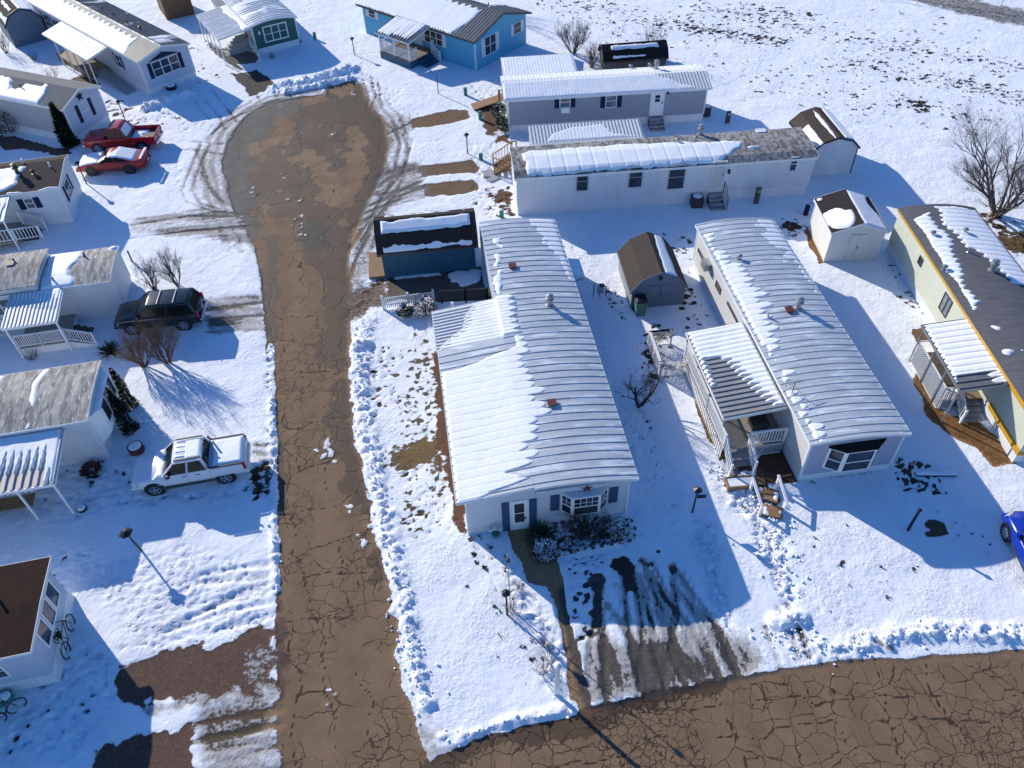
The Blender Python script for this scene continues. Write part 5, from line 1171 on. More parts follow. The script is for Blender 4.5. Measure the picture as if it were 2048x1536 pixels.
for t in ([(770, 205), (790, 190), (825, 160)], [(775, 175), (800, 200), (770, 215)], [(600, 70), (610, 40), (625, 0)], [(595, 90), (600, 60)], [(150, 950), (240, 960), (300, 990)], [(0, 1000), (120, 985)], [(180, 1010), (260, 1000)], [(200, 1330), (300, 1280)], [(720, 720), (745, 745), (760, 790)], [(715, 730), (735, 770)], [(110, 160), (130, 175), (165, 190)], [(355, 310), (360, 340), (352, 370)], [(530, 665), (545, 680), (545, 760)], [(485, 890), (500, 880)], [(320, 215), (330, 240)], [(1480, 1010), (1540, 1110), (1580, 1190)], [(520, 940), (545, 1000)], [(525, 920), (550, 960)], [(530, 960), (540, 1020)]): trail(t)
scatter([(210, 900), (300, 990), (330, 1010), (150, 1040), (20, 1020), (20, 985)], 60, (.18, .1), -.07, -.3); scatter([(500, 930), (548, 915), (552, 1010), (515, 1000)], 45, (.18, .1), -.07, -.55); scatter([(120, 1290), (215, 1290), (230, 1420), (150, 1536), (0, 1500)], 80, (.18, .1), -.07, -.25); scatter([(220, 1000), (540, 965), (540, 985), (300, 1010)], 40, (.2, .1), -.05, -.2); scatter([(290, 225), (360, 215), (420, 250), (350, 265)], 40, (.15, .1), -.05, -.45)
scatter([(930, 290), (985, 280), (1000, 350), (960, 360)], 130, (.09, .07)); scatter([(960, 340), (1000, 400), (985, 440), (930, 400)], 90, (.1, .08)); scatter([(940, 160), (1000, 160), (1000, 200), (950, 215)], 70, (.09, .07))
scatter([(700, 700), (790, 690), (800, 800), (730, 850)], 110, (.1, .07)); scatter([(800, 900), (890, 960), (900, 1060), (820, 1080)], 60, (.1, .07))
scatter([(1140, 1170), (1200, 1150), (1210, 1280), (1160, 1280)], 45, (.14, .1), dc=-.6); scatter([(1140, 1105), (1210, 1110), (1200, 1150), (1130, 1150)], 40, (.07, .06), dc=-.6)
scatter([(1215, 560), (1250, 600), (1262, 640), (1240, 640), (1210, 590)], 70, (.09, .07)); scatter([(1600, 400), (1680, 390), (1690, 430), (1610, 440)], 90, (.09, .07)); scatter([(225, 560), (300, 555), (300, 600)], 10)
scatter([(715, 80), (750, 140), (770, 200), (735, 190), (700, 120)], 45); scatter([(545, 690), (530, 720), (545, 880), (535, 880)], 16); scatter([(170, 190), (250, 200), (330, 260), (290, 270)], 60, (.2, .1), dc=-.3)
scatter([(60, 1110), (200, 1090), (215, 1150), (120, 1180)], 45, (.12, .08), dc=-.35); scatter([(1785, 905), (1860, 930), (1900, 990), (1800, 980)], 120, (.10, .07), dc=-.4); scatter([(1210, 900), (1330, 900), (1390, 1060), (1270, 1080)], 90, (.1, .08), dc=-.22, dz=-.03)
scatter([(1210, 830), (1290, 820), (1320, 900), (1230, 920)], 70, (.1, .08), dc=-.3); scatter([(255, 160), (330, 150), (380, 190), (300, 225)], 25)
# dead grass showing through: darker stamps, the blades themselves are added below
TUFT = []
def tufts(px, n, spread, r=(.17, .07), dc=-.60, blades=True, ang=None):
    p = G2(px); seg = [np.hypot(*(b - a)) for a, b in zip(p, p[1:])]; T = sum(seg)
    for k in range(int(n * (.7 if ang is None else 1))):
        u = rng.random() * T; i = 0
        while u > seg[i] and i < len(seg) - 1: u -= seg[i]; i += 1
        q = p[i] + (p[i + 1] - p[i]) * min(1, u / seg[i]); d = rng.gauss(0, spread)
        x = q[0] + rng.gauss(0, spread); y = q[1] + d
        if not (-54 < x < 54 and 9 < y < 83): continue
        s_ = rng.uniform(.35, 1.25) ** 1.5; stamp(x, y, r[0] * s_ * 1.4, r[1] * s_ * 1.4, rng.gauss(.15, .5) if ang is None else rng.uniform(0, 3.1), 0, dc * rng.uniform(.5, 1.1))
        if blades: TUFT.append((x, y, s_))
tufts([(1370, 0), (1500, 42), (1600, 58), (1700, 85), (1800, 98), (1950, 122), (2045, 140)], 520, .9)
tufts([(1180, 10), (1300, 35), (1420, 60), (1520, 78), (1570, 90)], 420, 1.1); tufts([(1360, 48), (1460, 72), (1550, 80)], 200, .8)
tufts([(1640, 32), (1540, 30), (1480, 15)], 150, .9); tufts([(1660, 135), (1740, 125), (1830, 155), (1860, 160)], 220, .9); tufts([(1880, 160), (1960, 175), (2060, 205)], 260, .9)
tufts([(1800, 205), (1860, 216)], 130, .45); tufts([(1430, 130), (1540, 160), (1700, 195), (1760, 240)], 130, 1.5); tufts([(1090, 5), (1200, 40), (1260, 60)], 150, 1.2); tufts([(1900, 240), (1960, 245)], 40, 1.2)
tufts([(1620, 150), (1750, 180), (1980, 230)], 140, 2.2); tufts([(1180, 90), (1320, 60), (1420, 110)], 110, 1.6); tufts([(1700, 40), (2000, 100)], 90, 2.5)
tufts([(855, 690), (875, 780), (890, 900), (905, 990)], 330, .5, (.085, .055), -.34, False, ang=1); tufts([(800, 720), (830, 850), (850, 960)], 300, .9, (.085, .055), -.34, False, ang=1); tufts([(785, 935), (830, 905), (870, 895)], 200, .35, (.10, .07), -.40, False, ang=1); tufts([(820, 1000), (845, 1060)], 110, .4, (.08, .055), -.4, False, ang=1)
tufts([(1960, 450), (2000, 480), (2040, 490)], 170, .9, (.16, .1)); tufts([(1970, 440), (1930, 440)], 60, .6); tufts([(1000, 385), (1015, 425)], 40, .4, (.15, .1)); tufts([(200, 210), (300, 260)], 60, 1.2, (.2, .1)); tufts([(400, 60), (380, 130), (420, 160)], 60, 1.0); tufts([(1570, 450), (1600, 460)], 50, .5, (.14, .1), ang=1); tufts([(1790, 520), (1830, 620)], 60, .4, (.1, .08), ang=1)
tufts([(950, 1080), (1000, 1120)], 16, .3, (.1, .08), ang=1); tufts([(940, 1150), (1090, 1340)], 20, .8, (.08, .06), ang=1); tufts([(1530, 1040), (1800, 1200)], 30, 1.5, (.09, .06)); tufts([(1350, 480), (1330, 560), (1400, 640)], 110, .5, (.11, .08), ang=1); tufts([(1310, 660), (1300, 760)], 60, .35, (.12, .09), ang=1)
# snow lumps left on the road
for q in ((655, 885), (652, 895), (660, 905), (658, 912), (640, 252), (760, 210), (735, 1060), (690, 1015), (700, 760), (572, 352), (670, 270), (580, 400), (650, 180), (740, 195), (700, 190), (560, 212), (505, 375), (508, 385), (512, 392), (595, 395), (603, 440), (600, 450), (605, 470), (648, 172), (600, 230), (668, 275), (655, 1400), (720, 1080)):
    c = at(*q)
    for k in range(3): stamp(c[0] + rng.gauss(0, .22), c[1] + rng.gauss(0, .22), rng.uniform(.10, .20), rng.uniform(.07, .13), rng.uniform(0, 3), .03, rng.uniform(.6, .95))
cover = np.clip(cover, -.3, 1.15)
# long irregular cracks in the asphalt
lcr = np.zeros_like(GX)
for k, t in enumerate([[(548, 960), (600, 945), (650, 925), (700, 905)], [(553, 1040), (620, 1020), (700, 1000), (750, 985)], [(550, 1110), (600, 1108), (680, 1085), (760, 1060)], [(552, 1180), (640, 1160), (720, 1150), (770, 1140)], [(560, 1250), (650, 1230), (720, 1240), (800, 1215)], [(545, 760), (600, 750), (690, 740)], [(540, 700), (620, 690), (690, 700)], [(560, 1400), (650, 1385), (760, 1370), (800, 1340)], [(530, 640), (600, 630), (690, 635)], [(545, 860), (620, 850), (660, 860)],
    [(597, 560), (600, 700), (597, 850), (600, 1000), (610, 1150), (640, 1300), (680, 1536)], [(650, 560), (648, 760), (660, 950), (690, 1150), (730, 1400), (760, 1536)], [(570, 620), (568, 800), (572, 1000), (580, 1200), (600, 1536)], [(597, 200), (598, 300), (605, 420), (600, 560)], [(672, 190), (668, 300), (665, 420), (640, 520)], [(500, 300), (600, 287), (690, 280), (740, 285)], [(500, 400), (560, 385), (680, 350), (745, 320)], [(470, 440), (600, 395), (700, 375)], [(530, 520), (610, 500), (700, 480)],
    [(930, 1536), (960, 1500), (1000, 1450)], [(1240, 1400), (1290, 1470), (1330, 1536)], [(1340, 1395), (1370, 1450), (1385, 1536)], [(1420, 1370), (1440, 1430), (1500, 1536)], [(1620, 1330), (1650, 1400), (1700, 1536)], [(1000, 1500), (1200, 1450), (1400, 1420), (1600, 1400), (1800, 1390), (2048, 1380)], [(1100, 1536), (1350, 1480), (1650, 1450), (1850, 1450), (2048, 1430)], [(1850, 1315), (1880, 1400), (1960, 1536)], [(1500, 1350), (1530, 1440), (1600, 1500)], [(1750, 1320), (1780, 1450), (1800, 1536)], [(2000, 1300), (1980, 1420), (2048, 1500)]]):
    p = G2(t); s, D = lined(p, 1.2); X, Y = GX[s], GY[s]; p2 = p + 0
    wx = X + .5 * (fbm(X, Y, 1.2, 4, 300 + k) - .5) * 2; wy = Y + .5 * (fbm(X, Y, 1.2, 4, 340 + k) - .5) * 2; Dw = np.full(X.shape, 1e9)
    for a, b in zip(p, p[1:]): Dw = np.minimum(Dw, segd(a, b, wx, wy))
    lcr[s] = np.maximum(lcr[s], np.exp(-(Dw / (.030 + .022 * fbm(X, Y, 1.0, 2, k))) ** 2) * sst(.25, .5, fbm(X, Y, 2.0, 2, 380 + k)))
# ---- build the sheets, split by what they are
GZ = GZ * np.where((GX < -54) | (GX > 54) | (GY > 82) | (GY < 8.2), 0, 1) + .0
fc = cls[:-1, :-1]; idx = np.arange(NXg * NYg).reshape(NXg, NYg)
quads = np.stack([idx[:-1, :-1], idx[1:, :-1], idx[1:, 1:], idx[:-1, 1:]], -1)
PV = np.stack([GX.ravel(), GY.ravel(), GZ.ravel()], 1)
MASK = np.stack([cover.ravel(), dirt.ravel(), wet.ravel(), np.ones(cover.size)], 1)
BASE = np.concatenate([base.reshape(-1, 3), np.ones((cover.size, 1))], 1)
CRK = np.stack([crack.ravel(), fine.ravel(), lcr.ravel(), np.ones(cover.size)], 1)

def ground_material():
    mt = bpy.data.materials.new('snow_over_ground'); mt.use_nodes = True; nt = mt.node_tree; N = nt.nodes; Lk = nt.links; b = N['Principled BSDF']
    def math_(op, a, c=None, clamp=False):
        n = N.new('ShaderNodeMath'); n.operation = op; n.use_clamp = clamp
        for i, v in enumerate((a, c)):
            if v is None: continue
            if isinstance(v, (int, float)): n.inputs[i].default_value = v
            else: Lk.new(v, n.inputs[i])
        return n.outputs[0]
    def mix(f, a, c, bt='MIX'):
        n = N.new('ShaderNodeMix'); n.data_type = 'RGBA'; n.blend_type = bt
        for k, v in (('Factor', f), ('A', a), ('B', c)):
            if isinstance(v, (int, float)): n.inputs[k].default_value = v
            elif isinstance(v, tuple): n.inputs[k].default_value = (*v, 1)
            else: Lk.new(v, n.inputs[k])
        return n.outputs['Result']
    def ramp(v, a, c):
        n = N.new('ShaderNodeMapRange'); n.interpolation_type = 'SMOOTHSTEP'; n.inputs[1].default_value = a; n.inputs[2].default_value = c; Lk.new(v, n.inputs[0]); return n.outputs[0]
    tc = N.new('ShaderNodeTexCoord'); P = tc.outputs['Object']
    def noise(sc, det=4, ro=.6, vec=None):
        n = N.new('ShaderNodeTexNoise'); n.inputs['Scale'].default_value = sc; n.inputs['Detail'].default_value = det; n.inputs['Roughness'].default_value = ro; Lk.new(vec or P, n.inputs['Vector']); return n
    def attr(nm):
        a = N.new('ShaderNodeAttribute'); a.attribute_name = nm; s = N.new('ShaderNodeSeparateColor'); Lk.new(a.outputs['Color'], s.inputs[0]); return a.outputs['Color'], s.outputs
    _, mk = attr('mask'); bc, _ = attr('bare'); _, ck = attr('cracks')
    nf = noise(5.5, 6, .68).outputs['Fac']; nb = noise(22, 4, .6).outputs['Fac']; nl = noise(1.2, 4).outputs['Fac']
    cv = math_('ADD', mk[0], math_('MULTIPLY', math_('SUBTRACT', nf, .5), 1.05)); cv = ramp(cv, .40, .58)
    # cracked asphalt
    wv = noise(1.1, 3); off = N.new('ShaderNodeVectorMath'); off.operation = 'SCALE'; off.inputs['Scale'].default_value = .75; Lk.new(wv.outputs['Color'], off.inputs[0])
    pw = N.new('ShaderNodeVectorMath'); pw.operation = 'ADD'; Lk.new(P, pw.inputs[0]); Lk.new(off.outputs[0], pw.inputs[1])
    wv2 = noise(6, 2); off2 = N.new('ShaderNodeVectorMath'); off2.operation = 'SCALE'; off2.inputs['Scale'].default_value = .12; Lk.new(wv2.outputs['Color'], off2.inputs[0])
    pw2 = N.new('ShaderNodeVectorMath'); pw2.operation = 'ADD'; Lk.new(pw.outputs[0], pw2.inputs[0]); Lk.new(off2.outputs[0], pw2.inputs[1])
    def vor(sc, rnd=1.0):
        n = N.new('ShaderNodeTexVoronoi'); n.inputs['Randomness'].default_value = rnd; n.feature = 'DISTANCE_TO_EDGE'; n.inputs['Scale'].default_value = sc; n.voronoi_dimensions = '2D'; Lk.new(pw2.outputs[0], n.inputs['Vector']); return math_('DIVIDE', n.outputs['Distance'], sc)
    v1 = vor(.48, .72); v2 = vor(1.5, .9); v3 = vor(3.2)
    cn = noise(.35, 2).outputs['Fac']; cn2 = noise(.8, 2).outputs['Fac']
    w1 = math_('ADD', math_('ADD', .008, math_('MULTIPLY', cn2, .044)), math_('MULTIPLY', mk[2], .05))
    l1 = math_('SUBTRACT', 1.0, ramp(math_('DIVIDE', v1, w1), .25, 1.0))
    l2 = math_('MULTIPLY', math_('SUBTRACT', 1.0, ramp(math_('DIVIDE', v2, w1), .18, .75)), ramp(math_('ADD', ck[1], math_('MULTIPLY', math_('SUBTRACT', cn, .5), 1.2)), .22, .45))
    l3 = math_('MULTIPLY', math_('SUBTRACT', 1.0, ramp(math_('DIVIDE', v3, w1), .12, .62)), ramp(math_('ADD', ck[1], math_('MULTIPLY', math_('SUBTRACT', cn2, .5), 1.6)), .62, .85))
    l1 = math_('MULTIPLY', l1, ramp(noise(.55, 3).outputs['Fac'], .42, .56)); lc = math_('MULTIPLY', math_('MAXIMUM', math_('MAXIMUM', l1, ramp(ck[2], .35, .75)), math_('MAXIMUM', l2, l3)), ck[0], True)
    wet2 = math_('MAXIMUM', mk[2], math_('MULTIPLY', lc, 0.0))
    bare = mix(ramp(nb, .25, .75), mix(1.0, bc, (.80, .78, .76), 'MULTIPLY'), mix(1.0, bc, (1.14, 1.14, 1.14), 'MULTIPLY'))
    ng = noise(9, 6, .75).outputs['Fac']; bare = mix(math_('MULTIPLY', ramp(ng, .48, .66), math_('SUBTRACT', 1.0, ck[0])), bare, mix(1.0, bare, (1.9, 1.75, 1.65), 'MULTIPLY'))
    bare = mix(ramp(nl, .3, .7), bare, mix(1.0, bare, (.84, .83, .82), 'MULTIPLY'))
    vm = math_('MINIMUM', math_('MULTIPLY', v3, 5.0), .5)
    wf = ramp(math_('SUBTRACT', math_('ADD', mk[2], math_('MULTIPLY', math_('SUBTRACT', nf, .5), .25)), math_('MULTIPLY', vm, ck[1])), .16, .30)
    bare = mix(math_('MULTIPLY', wf, .95), bare, mix(1.0, bare, (.40, .36, .34), 'MULTIPLY'))
    bare = mix(math_('MULTIPLY', lc, .88), bare, (.030, .019, .012))
    # snow, clean to dirty
    dn = math_('ADD', mk[1], math_('MULTIPLY', math_('SUBTRACT', noise(3.2, 5, .65).outputs['Fac'], .5), 1.1)); df = math_('MULTIPLY', ramp(dn, .12, .72), ramp(mk[1], .02, .15))
    sn = mix(df, (.85, .875, .915), (.385, .36, .34))
    sn = mix(math_('MULTIPLY', ramp(nl, .35, .7), .10), sn, (.70, .74, .82))
    col = mix(cv, bare, sn); Lk.new(col, b.inputs['Base Color'])
    rg = math_('SUBTRACT', .88, math_('MULTIPLY', math_('MULTIPLY', wf, math_('SUBTRACT', 1.0, cv)), .22)); Lk.new(rg, b.inputs['Roughness'])
    b.inputs['Specular IOR Level'].default_value = .35
    h1 = math_('MULTIPLY', noise(7, 6, .68).outputs['Fac'], math_('ADD', .025, math_('MULTIPLY', ramp(noise(.45, 3).outputs['Fac'], .38, .62), .085))); h2 = math_('MULTIPLY', noise(2.2, 3).outputs['Fac'], .05)
    hs_ = math_('ADD', math_('MULTIPLY', math_('ADD', h1, h2), math_('ADD', math_('MULTIPLY', cv, .8), .06)), math_('SUBTRACT', math_('MULTIPLY', cv, .035), math_('MULTIPLY', lc, .012)))
    hs_ = math_('ADD', hs_, math_('MULTIPLY', nb, .010))
    bp = N.new('ShaderNodeBump'); bp.inputs['Strength'].default_value = .75; bp.inputs['Distance'].default_value = 1.0; Lk.new(hs_, bp.inputs['Height']); Lk.new(bp.outputs[0], b.inputs['Normal'])
    return mt
GM = ground_material()
for k, nm in enumerate(CL):
    q = quads[fc == k]
    if not len(q): continue
    u, inv = np.unique(q, return_inverse=True)
    o = npmesh(nm, PV[u], inv.reshape(-1, 4), [GM], None, True); o['kind'] = 'structure'
    for an, A in (('mask', MASK), ('bare', BASE), ('cracks', CRK)):
        at_ = o.data.attributes.new(an, 'FLOAT_COLOR', 'POINT'); at_.data.foreach_set('color', A[u].astype(np.float32).ravel())
def gz(x, y):
    i = min(max(np.searchsorted(gx, x), 0), NXg - 1); j = min(max(np.searchsorted(gy, y), 0), NYg - 1); return float(GZ[i, j])
# clods thrown up by the plough
mb = MB()
def clod(x, y, r):
    z0 = gz(x, y) + r * .35; o = len(mb.v); q = [(1, 0, 0), (-1, 0, 0), (0, 1, 0), (0, -1, 0), (0, 0, 1), (0, 0, -1), (.6, .6, .6), (-.6, .6, .6), (.6, -.6, .6), (-.6, -.6, .6)]
    q = [Vector(p) * r * rng.uniform(.65, 1.25) for p in q]; mb.v.extend([(x + p.x, y + p.y, z0 + p.z * .8) for p in q])
    mb.f.extend([tuple(o + i for i in f) for f in ((4, 6, 7), (4, 7, 9), (4, 9, 8), (4, 8, 6), (0, 2, 6), (2, 7, 6), (2, 1, 7), (1, 9, 7), (1, 3, 9), (3, 8, 9), (3, 0, 8), (0, 6, 8), (0, 5, 2), (2, 5, 1), (1, 5, 3), (3, 5, 0))])
for p, wd, h in CLOD:
    for a, b in zip(p, p[1:]):
        L = np.hypot(*(b - a)); d = (b - a) / max(L, 1e-6)
        for k in range(int(L * wd * h * 130)):
            u = rng.random() * L; v = rng.gauss(0, wd * .36); clod(a[0] + d[0] * u - d[1] * v, a[1] + d[1] * u + d[0] * v, rng.uniform(.02, .085) * (1 if rng.random() < .93 else 1.5))
for px, n in (([(1480, 970), (1540, 1040), (1580, 1180)], 260), ([(1440, 940), (1500, 990)], 90), ([(1540, 1270), (1640, 1300)], 60), ([(1110, 650), (1115, 700)], 60), ([(800, 1230), (850, 1400)], 70)):
    p = G2(px)
    for k in range(n):
        i = rng.randrange(len(p) - 1); q = p[i] + (p[i + 1] - p[i]) * rng.random(); clod(q[0] + rng.gauss(0, .4), q[1] + rng.gauss(0, .3), rng.uniform(.02, .08))
o = mb.build('snow_clods', M['snow']); o['kind'] = 'stuff'; o['label'] = 'crumbled clods of ploughed snow along the road edges'; o['category'] = 'snow'
# blades of the dead grass
mb = MB()
for x, y, s_ in TUFT:
    z0 = gz(x, y)
    for k in range(3):
        a = rng.uniform(0, 6.28); w_ = .07 * s_; h = rng.uniform(.05, .12) * (.5 + .5 * s_); ox, oy = x + rng.uniform(-.12, .12) * s_, y + rng.uniform(-.08, .08) * s_
        mb.add([(ox - w_ * math.cos(a), oy - w_ * math.sin(a), z0 - .02), (ox + w_ * math.cos(a), oy + w_ * math.sin(a), z0 - .02), (ox + .06 * math.cos(a + 1), oy + .06 * math.sin(a + 1), z0 + h)], [(0, 1, 2)])
o = mb.build('grass', M['grass']); o['kind'] = 'stuff'; o['label'] = 'dead brown grass tufts poking through the snow'; o['category'] = 'grass'
# ------------------------------------------------------------------ vehicles (local x forward, y to the left)
def loft(mb, secs):
    n = len(secs[0]); o = len(mb.v)
    for s in secs: mb.v.extend([tuple(map(float, p)) for p in s])
    for i in range(len(secs) - 1):
        for k in range(n): mb.f.append((o + i * n + k, o + i * n + (k + 1) % n, o + (i + 1) * n + (k + 1) % n, o + (i + 1) * n + k))
    mb.f.append(tuple(o + k for k in reversed(range(n)))); mb.f.append(tuple(o + (len(secs) - 1) * n + k for k in range(n)))
def ring(x, zb, zt, hw, cr=.03, tum=.0):
    h = zt - zb
    half = [(hw * .86, zb), (hw * .97, zb + h * .18), (hw, zb + h * .45), (hw * (.985 - tum), zb + h * .78), (hw * (.95 - tum), zb + h * .93), (hw * (.84 - tum), zt)]
    return [(x, -y, z) for y, z in half] + [(x, 0, zt + cr)] + [(x, y, z) for y, z in reversed(half)]
WHEELS = {}
def wheel(parent, x, y, r, wd, side, rimm='rim', spokes=5):
    key = (r, wd, side, rimm, spokes)
    if key in WHEELS:
        c = copy_tree(WHEELS[key], parent); c.location = (x, y, r); return
    w_ = MB().tube([(0, yy, 0) for yy in (-wd / 2, -wd * .42, -wd * .2, wd * .2, wd * .42, wd / 2)], [r * .72, r * .95, r, r, r * .95, r * .72], 24).build('wheel', M['rubber'], parent, smooth=False)
    mb = MB(); s = side; yo = s * wd * .5
    mb.tube([(0, yo + s * .004, 0), (0, yo + s * .012, 0)], [r * .70, r * .66], 20)
    b1 = mb.build('hub', M['black'], w_); mb = MB()
    for k in range(20):
        a, b = 2 * math.pi * k / 20, 2 * math.pi * (k + 1) / 20
        q = [(r * f * math.cos(t), yo + s * .02, r * f * math.sin(t)) for t in (a, b) for f in (.60, .70)]; mb.add(q, [(0, 1, 3, 2)])
    for k in range(spokes):
        t = 2 * math.pi * k / spokes + .3; mb.bar((0, yo + s * .018, 0), (r * .62 * math.cos(t), yo + s * .018, r * .62 * math.sin(t)), .075, .02, (0, 1, 0))
    mb.tube([(0, yo + s * .01, 0), (0, yo + s * .035, 0)], [r * .20, r * .16], 10)
    mb.build('rim', M[rimm], w_); w_.location = (x, y, r); WHEELS[key] = w_
def vehicle(name, label, cat, fw, rw, paint, secs, gh, hw, near='L', r=.36, roofcol=None, rimm='rim', spokes=5, dark_roof=False, glass='glass_car', wb=None, cls_='cladding', pillars=True):
    """fw, rw: ground contact pixels of the two wheels nearest the camera"""
    a, b = at(*fw)[:2], at(*rw)[:2]; d = (a - b); W_ = np.linalg.norm(d); d = d / W_; left = np.array([-d[1], d[0]])
    c = (a + b) / 2 - left * (hw - .08) * (1 if near == 'L' else -1)
    t = thing(name, label, cat, (c[0], c[1], gz(c[0], c[1]) * .9 + .01), math.degrees(math.atan2(d[1], d[0])))
    wbase = wb or W_
    k = wbase / 2.
    P = paint if not isinstance(paint, str) else M[paint]
    mb = MB(); loft(mb, [ring(*s) for s in secs]); mb.build('body', P, t, smooth=True, sub=1).data.shade_smooth() if False else mb.build('body', P, t, smooth=True, bevel=0)
    for sx in (1, -1):
        for sy in (1, -1):
            wheel(t, sx * k, sy * (hw - .115), r, .23, sy, rimm, spokes)
            MB().tube([(sx * k, sy * (hw - .3), r + .03), (sx * k, sy * (hw + .006), r + .03)], [r + .085] * 2, 24).build('wheel_arch', M['black'], t)
    # greenhouse: (x windscreen base, x roof front, x roof rear, x rear base, z belt, z roof, hw belt, hw roof)
    x0, x1, x2, x3, zb, zr, h0, h1 = gh
    mb = MB().hexa([(x3, -h0, zb), (x0, -h0, zb), (x0, h0, zb), (x3, h0, zb), (x2, -h1, zr - .03), (x1, -h1, zr - .03), (x1, h1, zr - .03), (x2, h1, zr - .03)])
    mb.build('windows', M[glass], t)
    mb = MB(); rc = .05
    loft(mb, [[(x, -h1 * f, z0_), (x, -h1 * f, z1_), (x, -h1 * f * .8, z1_ + .03), (x, 0, z1_ + .05), (x, h1 * f * .8, z1_ + .03), (x, h1 * f, z1_), (x, h1 * f, z0_)] for x, f, z0_, z1_ in ((x1 + .05, .96, zr - .06, zr - .045), (x1 - .12, 1.02, zr - .05, zr - .01), (x2 + .15, 1.02, zr - .05, zr - .01), (x2 - .05, .97, zr - .06, zr - .045))])
    mb.build('roof_panel', P, t, smooth=True)
    mb = MB(); xm = (x1 + x2) / 2
    for s in (1, -1):
        mb.cut(); mb.bar((x0, s * h0, zb - .03), (x1, s * h1, zr - .03), .075, .06); mb.bar((x3, s * h0, zb - .03), (x2, s * h1, zr - .03), .12, .07)
        xb = (x0 + x3) / 2 - .05; mb.bar((xb, s * (h0 + .004), zb - .03), (xm, s * (h1 + .004), zr - .03), .09, .05)
        mb.bar((x0, s * h0, zb - .01), (x3, s * h0, zb - .01), .05, .06); mb.bar((x1, s * h1, zr - .035), (x2, s * h1, zr - .035), .05, .05)
    if pillars: mb.build('pillar', P, t)
    zs_ = secs[len(secs) // 2][1], secs[len(secs) // 2][2]
    for s in (1, -1):
        for xx in (x0 - .12, (x0 + x3) / 2 - .05, x3 + .05 if cat == 'car' else x3 - .02): MB().box(xx - .008, xx + .008, s * hw * .992 - .012, s * hw * .992 + .008, zs_[0] + .12, zb - .06).build('door_gap', M['black'], t)
        MB().box(-k + .55, k - .55, s * hw * 1.0 - .01, s * hw * 1.0 + .012, zs_[0] + .10, zs_[0] + .17).build('side_moulding', M['dgrey'], t)
    for s in (1, -1):
        MB().box(x0 - .38, x0 - .20, s * (h0 + .10) - .10, s * (h0 + .10) + .10, zb + .0, zb + .16).build('mirror', P if dark_roof else M['black'], t, bevel=.03)
        for xx in ((x0 + x3) / 2 - .0, x3 + .42): MB().box(xx, xx + .17, s * hw * .985 - .02, s * hw * .985 + .02, zb - .17, zb - .13).build('door_handle', M['black'], t)
    return t, k
def lamps(t, xf, xr, hw, zf, zr, fm='lamp_clear', rl=.16, rh=.30, bump_f='wpaint', bz=.5, ins=.0):
    for s in (1, -1):
        MB().hexa([(xf - .30, s * (hw - .12), zf - .09), (xf - .02, s * (hw - .42), zf - .09), (xf - .06, s * (hw - .44), zf + .09), (xf - .34, s * (hw - .15), zf + .10), (xf - .25, s * (hw + .01), zf - .08), (xf + .02, s * (hw - .30), zf - .08), (xf - .02, s * (hw - .32), zf + .08), (xf - .30, s * (hw + .005), zf + .08)]).build('headlight', M[fm], t)
        MB().box(xr - .02, xr + .10, s * (hw - .10) - .085, s * (hw - .10) + .095, zr - rh / 2, zr + rh / 2).build('tail_light', M['lamp_red'], t, bevel=.02)
    MB().box(xf - .22, xf + .07, -hw * .90, hw * .90, bz - .12, bz + .08).build('bumper', M[bump_f], t, bevel=.05)
    MB().box(xr - .09, xr + .12, -hw * .94, hw * .94, bz - .10, bz + .10).build('bumper', M[bump_f], t, bevel=.05)
    MB().box(xf - .10, xf + .01, -hw * .42, hw * .42, zf - .16, zf - .02).build('grille', M['black'], t)
    MB().box(xr - .125, xr - .09, -.16, .16, zr - .14, zr - .04).build('number_plate', M['trim'], t)
def snowblob(t, name, rz, x0, x1, y0, y1, mask, th=.06, res=.04, seed=1): snow_sheet(name, t, rz, mask, x0, x1, y0, y1, th, res, None, 0, .05, seed)

# white crew-cab pickup
z = zm(260, 850, 6.827); hw = .90
t, k = vehicle('pickup_truck', 'white crew cab pickup with snow on its roof and bed, left of the road', 'pickup truck', z(392, 948), z(1350, 784), 'wpaint',
    [(2.50, .50, .76, .70, .02), (2.38, .42, .90, .84, .04), (1.9, .36, 1.0, .90, .06), (1.1, .33, 1.09, .91, .05), (.9, .33, 1.12, .91, .03), (-.9, .33, 1.12, .91, .02), (-1.02, .34, 1.14, .92, .0), (-1.8, .36, 1.14, .92, .0), (-2.45, .42, 1.14, .90, .0), (-2.56, .46, 1.12, .87, .0)],
    (1.05, .42, -.78, -.98, 1.10, 1.72, .84, .68), hw, r=.37)
lamps(t, 2.48, -2.55, hw, .80, .95, bz=.56, rh=.36, bump_f='wpaint')
snowblob(t, 'roof_snow', lambda X: 0 * X + 1.72, -.82, .42, -.64, .64, lambda X, Y: np.where(X < -.1, .3, .11 + .10 * np.sin(Y * 22)), .06)
snowblob(t, 'bed_snow', lambda X: 0 * X + 1.15, -2.5, -1.08, -.80, .80, lambda X, Y: 0 * X + .3, .10)
snowblob(t, 'hood_snow', lambda X: 1.10 - .09 * (X - 1.0), .95, 1.55, -.84, .84, lambda X, Y: 1.47 - X, .05)
mb = MB()
for s in (1, -1): mb.cut(); mb.bar((.35, s * .62, 1.80), (-.8, s * .62, 1.80), .05, .05)
mb.build('roof_rack', M['black'], t)
mb = MB()
for s in (1, -1): mb.cut(); mb.bar((-1.05, s * .86, 1.20), (-2.5, s * .86, 1.20), .06, .06); mb.bar((-1.02, s * .86, 1.2), (-1.02, s * .62, 1.68), .07, .07)
mb.build('bed_rail', M['black'], t)
mb = MB()
for s in (1, -1): mb.cut(); mb.box(-1.2, 1.25, s * .915 - .012, s * .915 + .012, .34, .50)
mb.build('side_cladding', M['dgrey'], t)
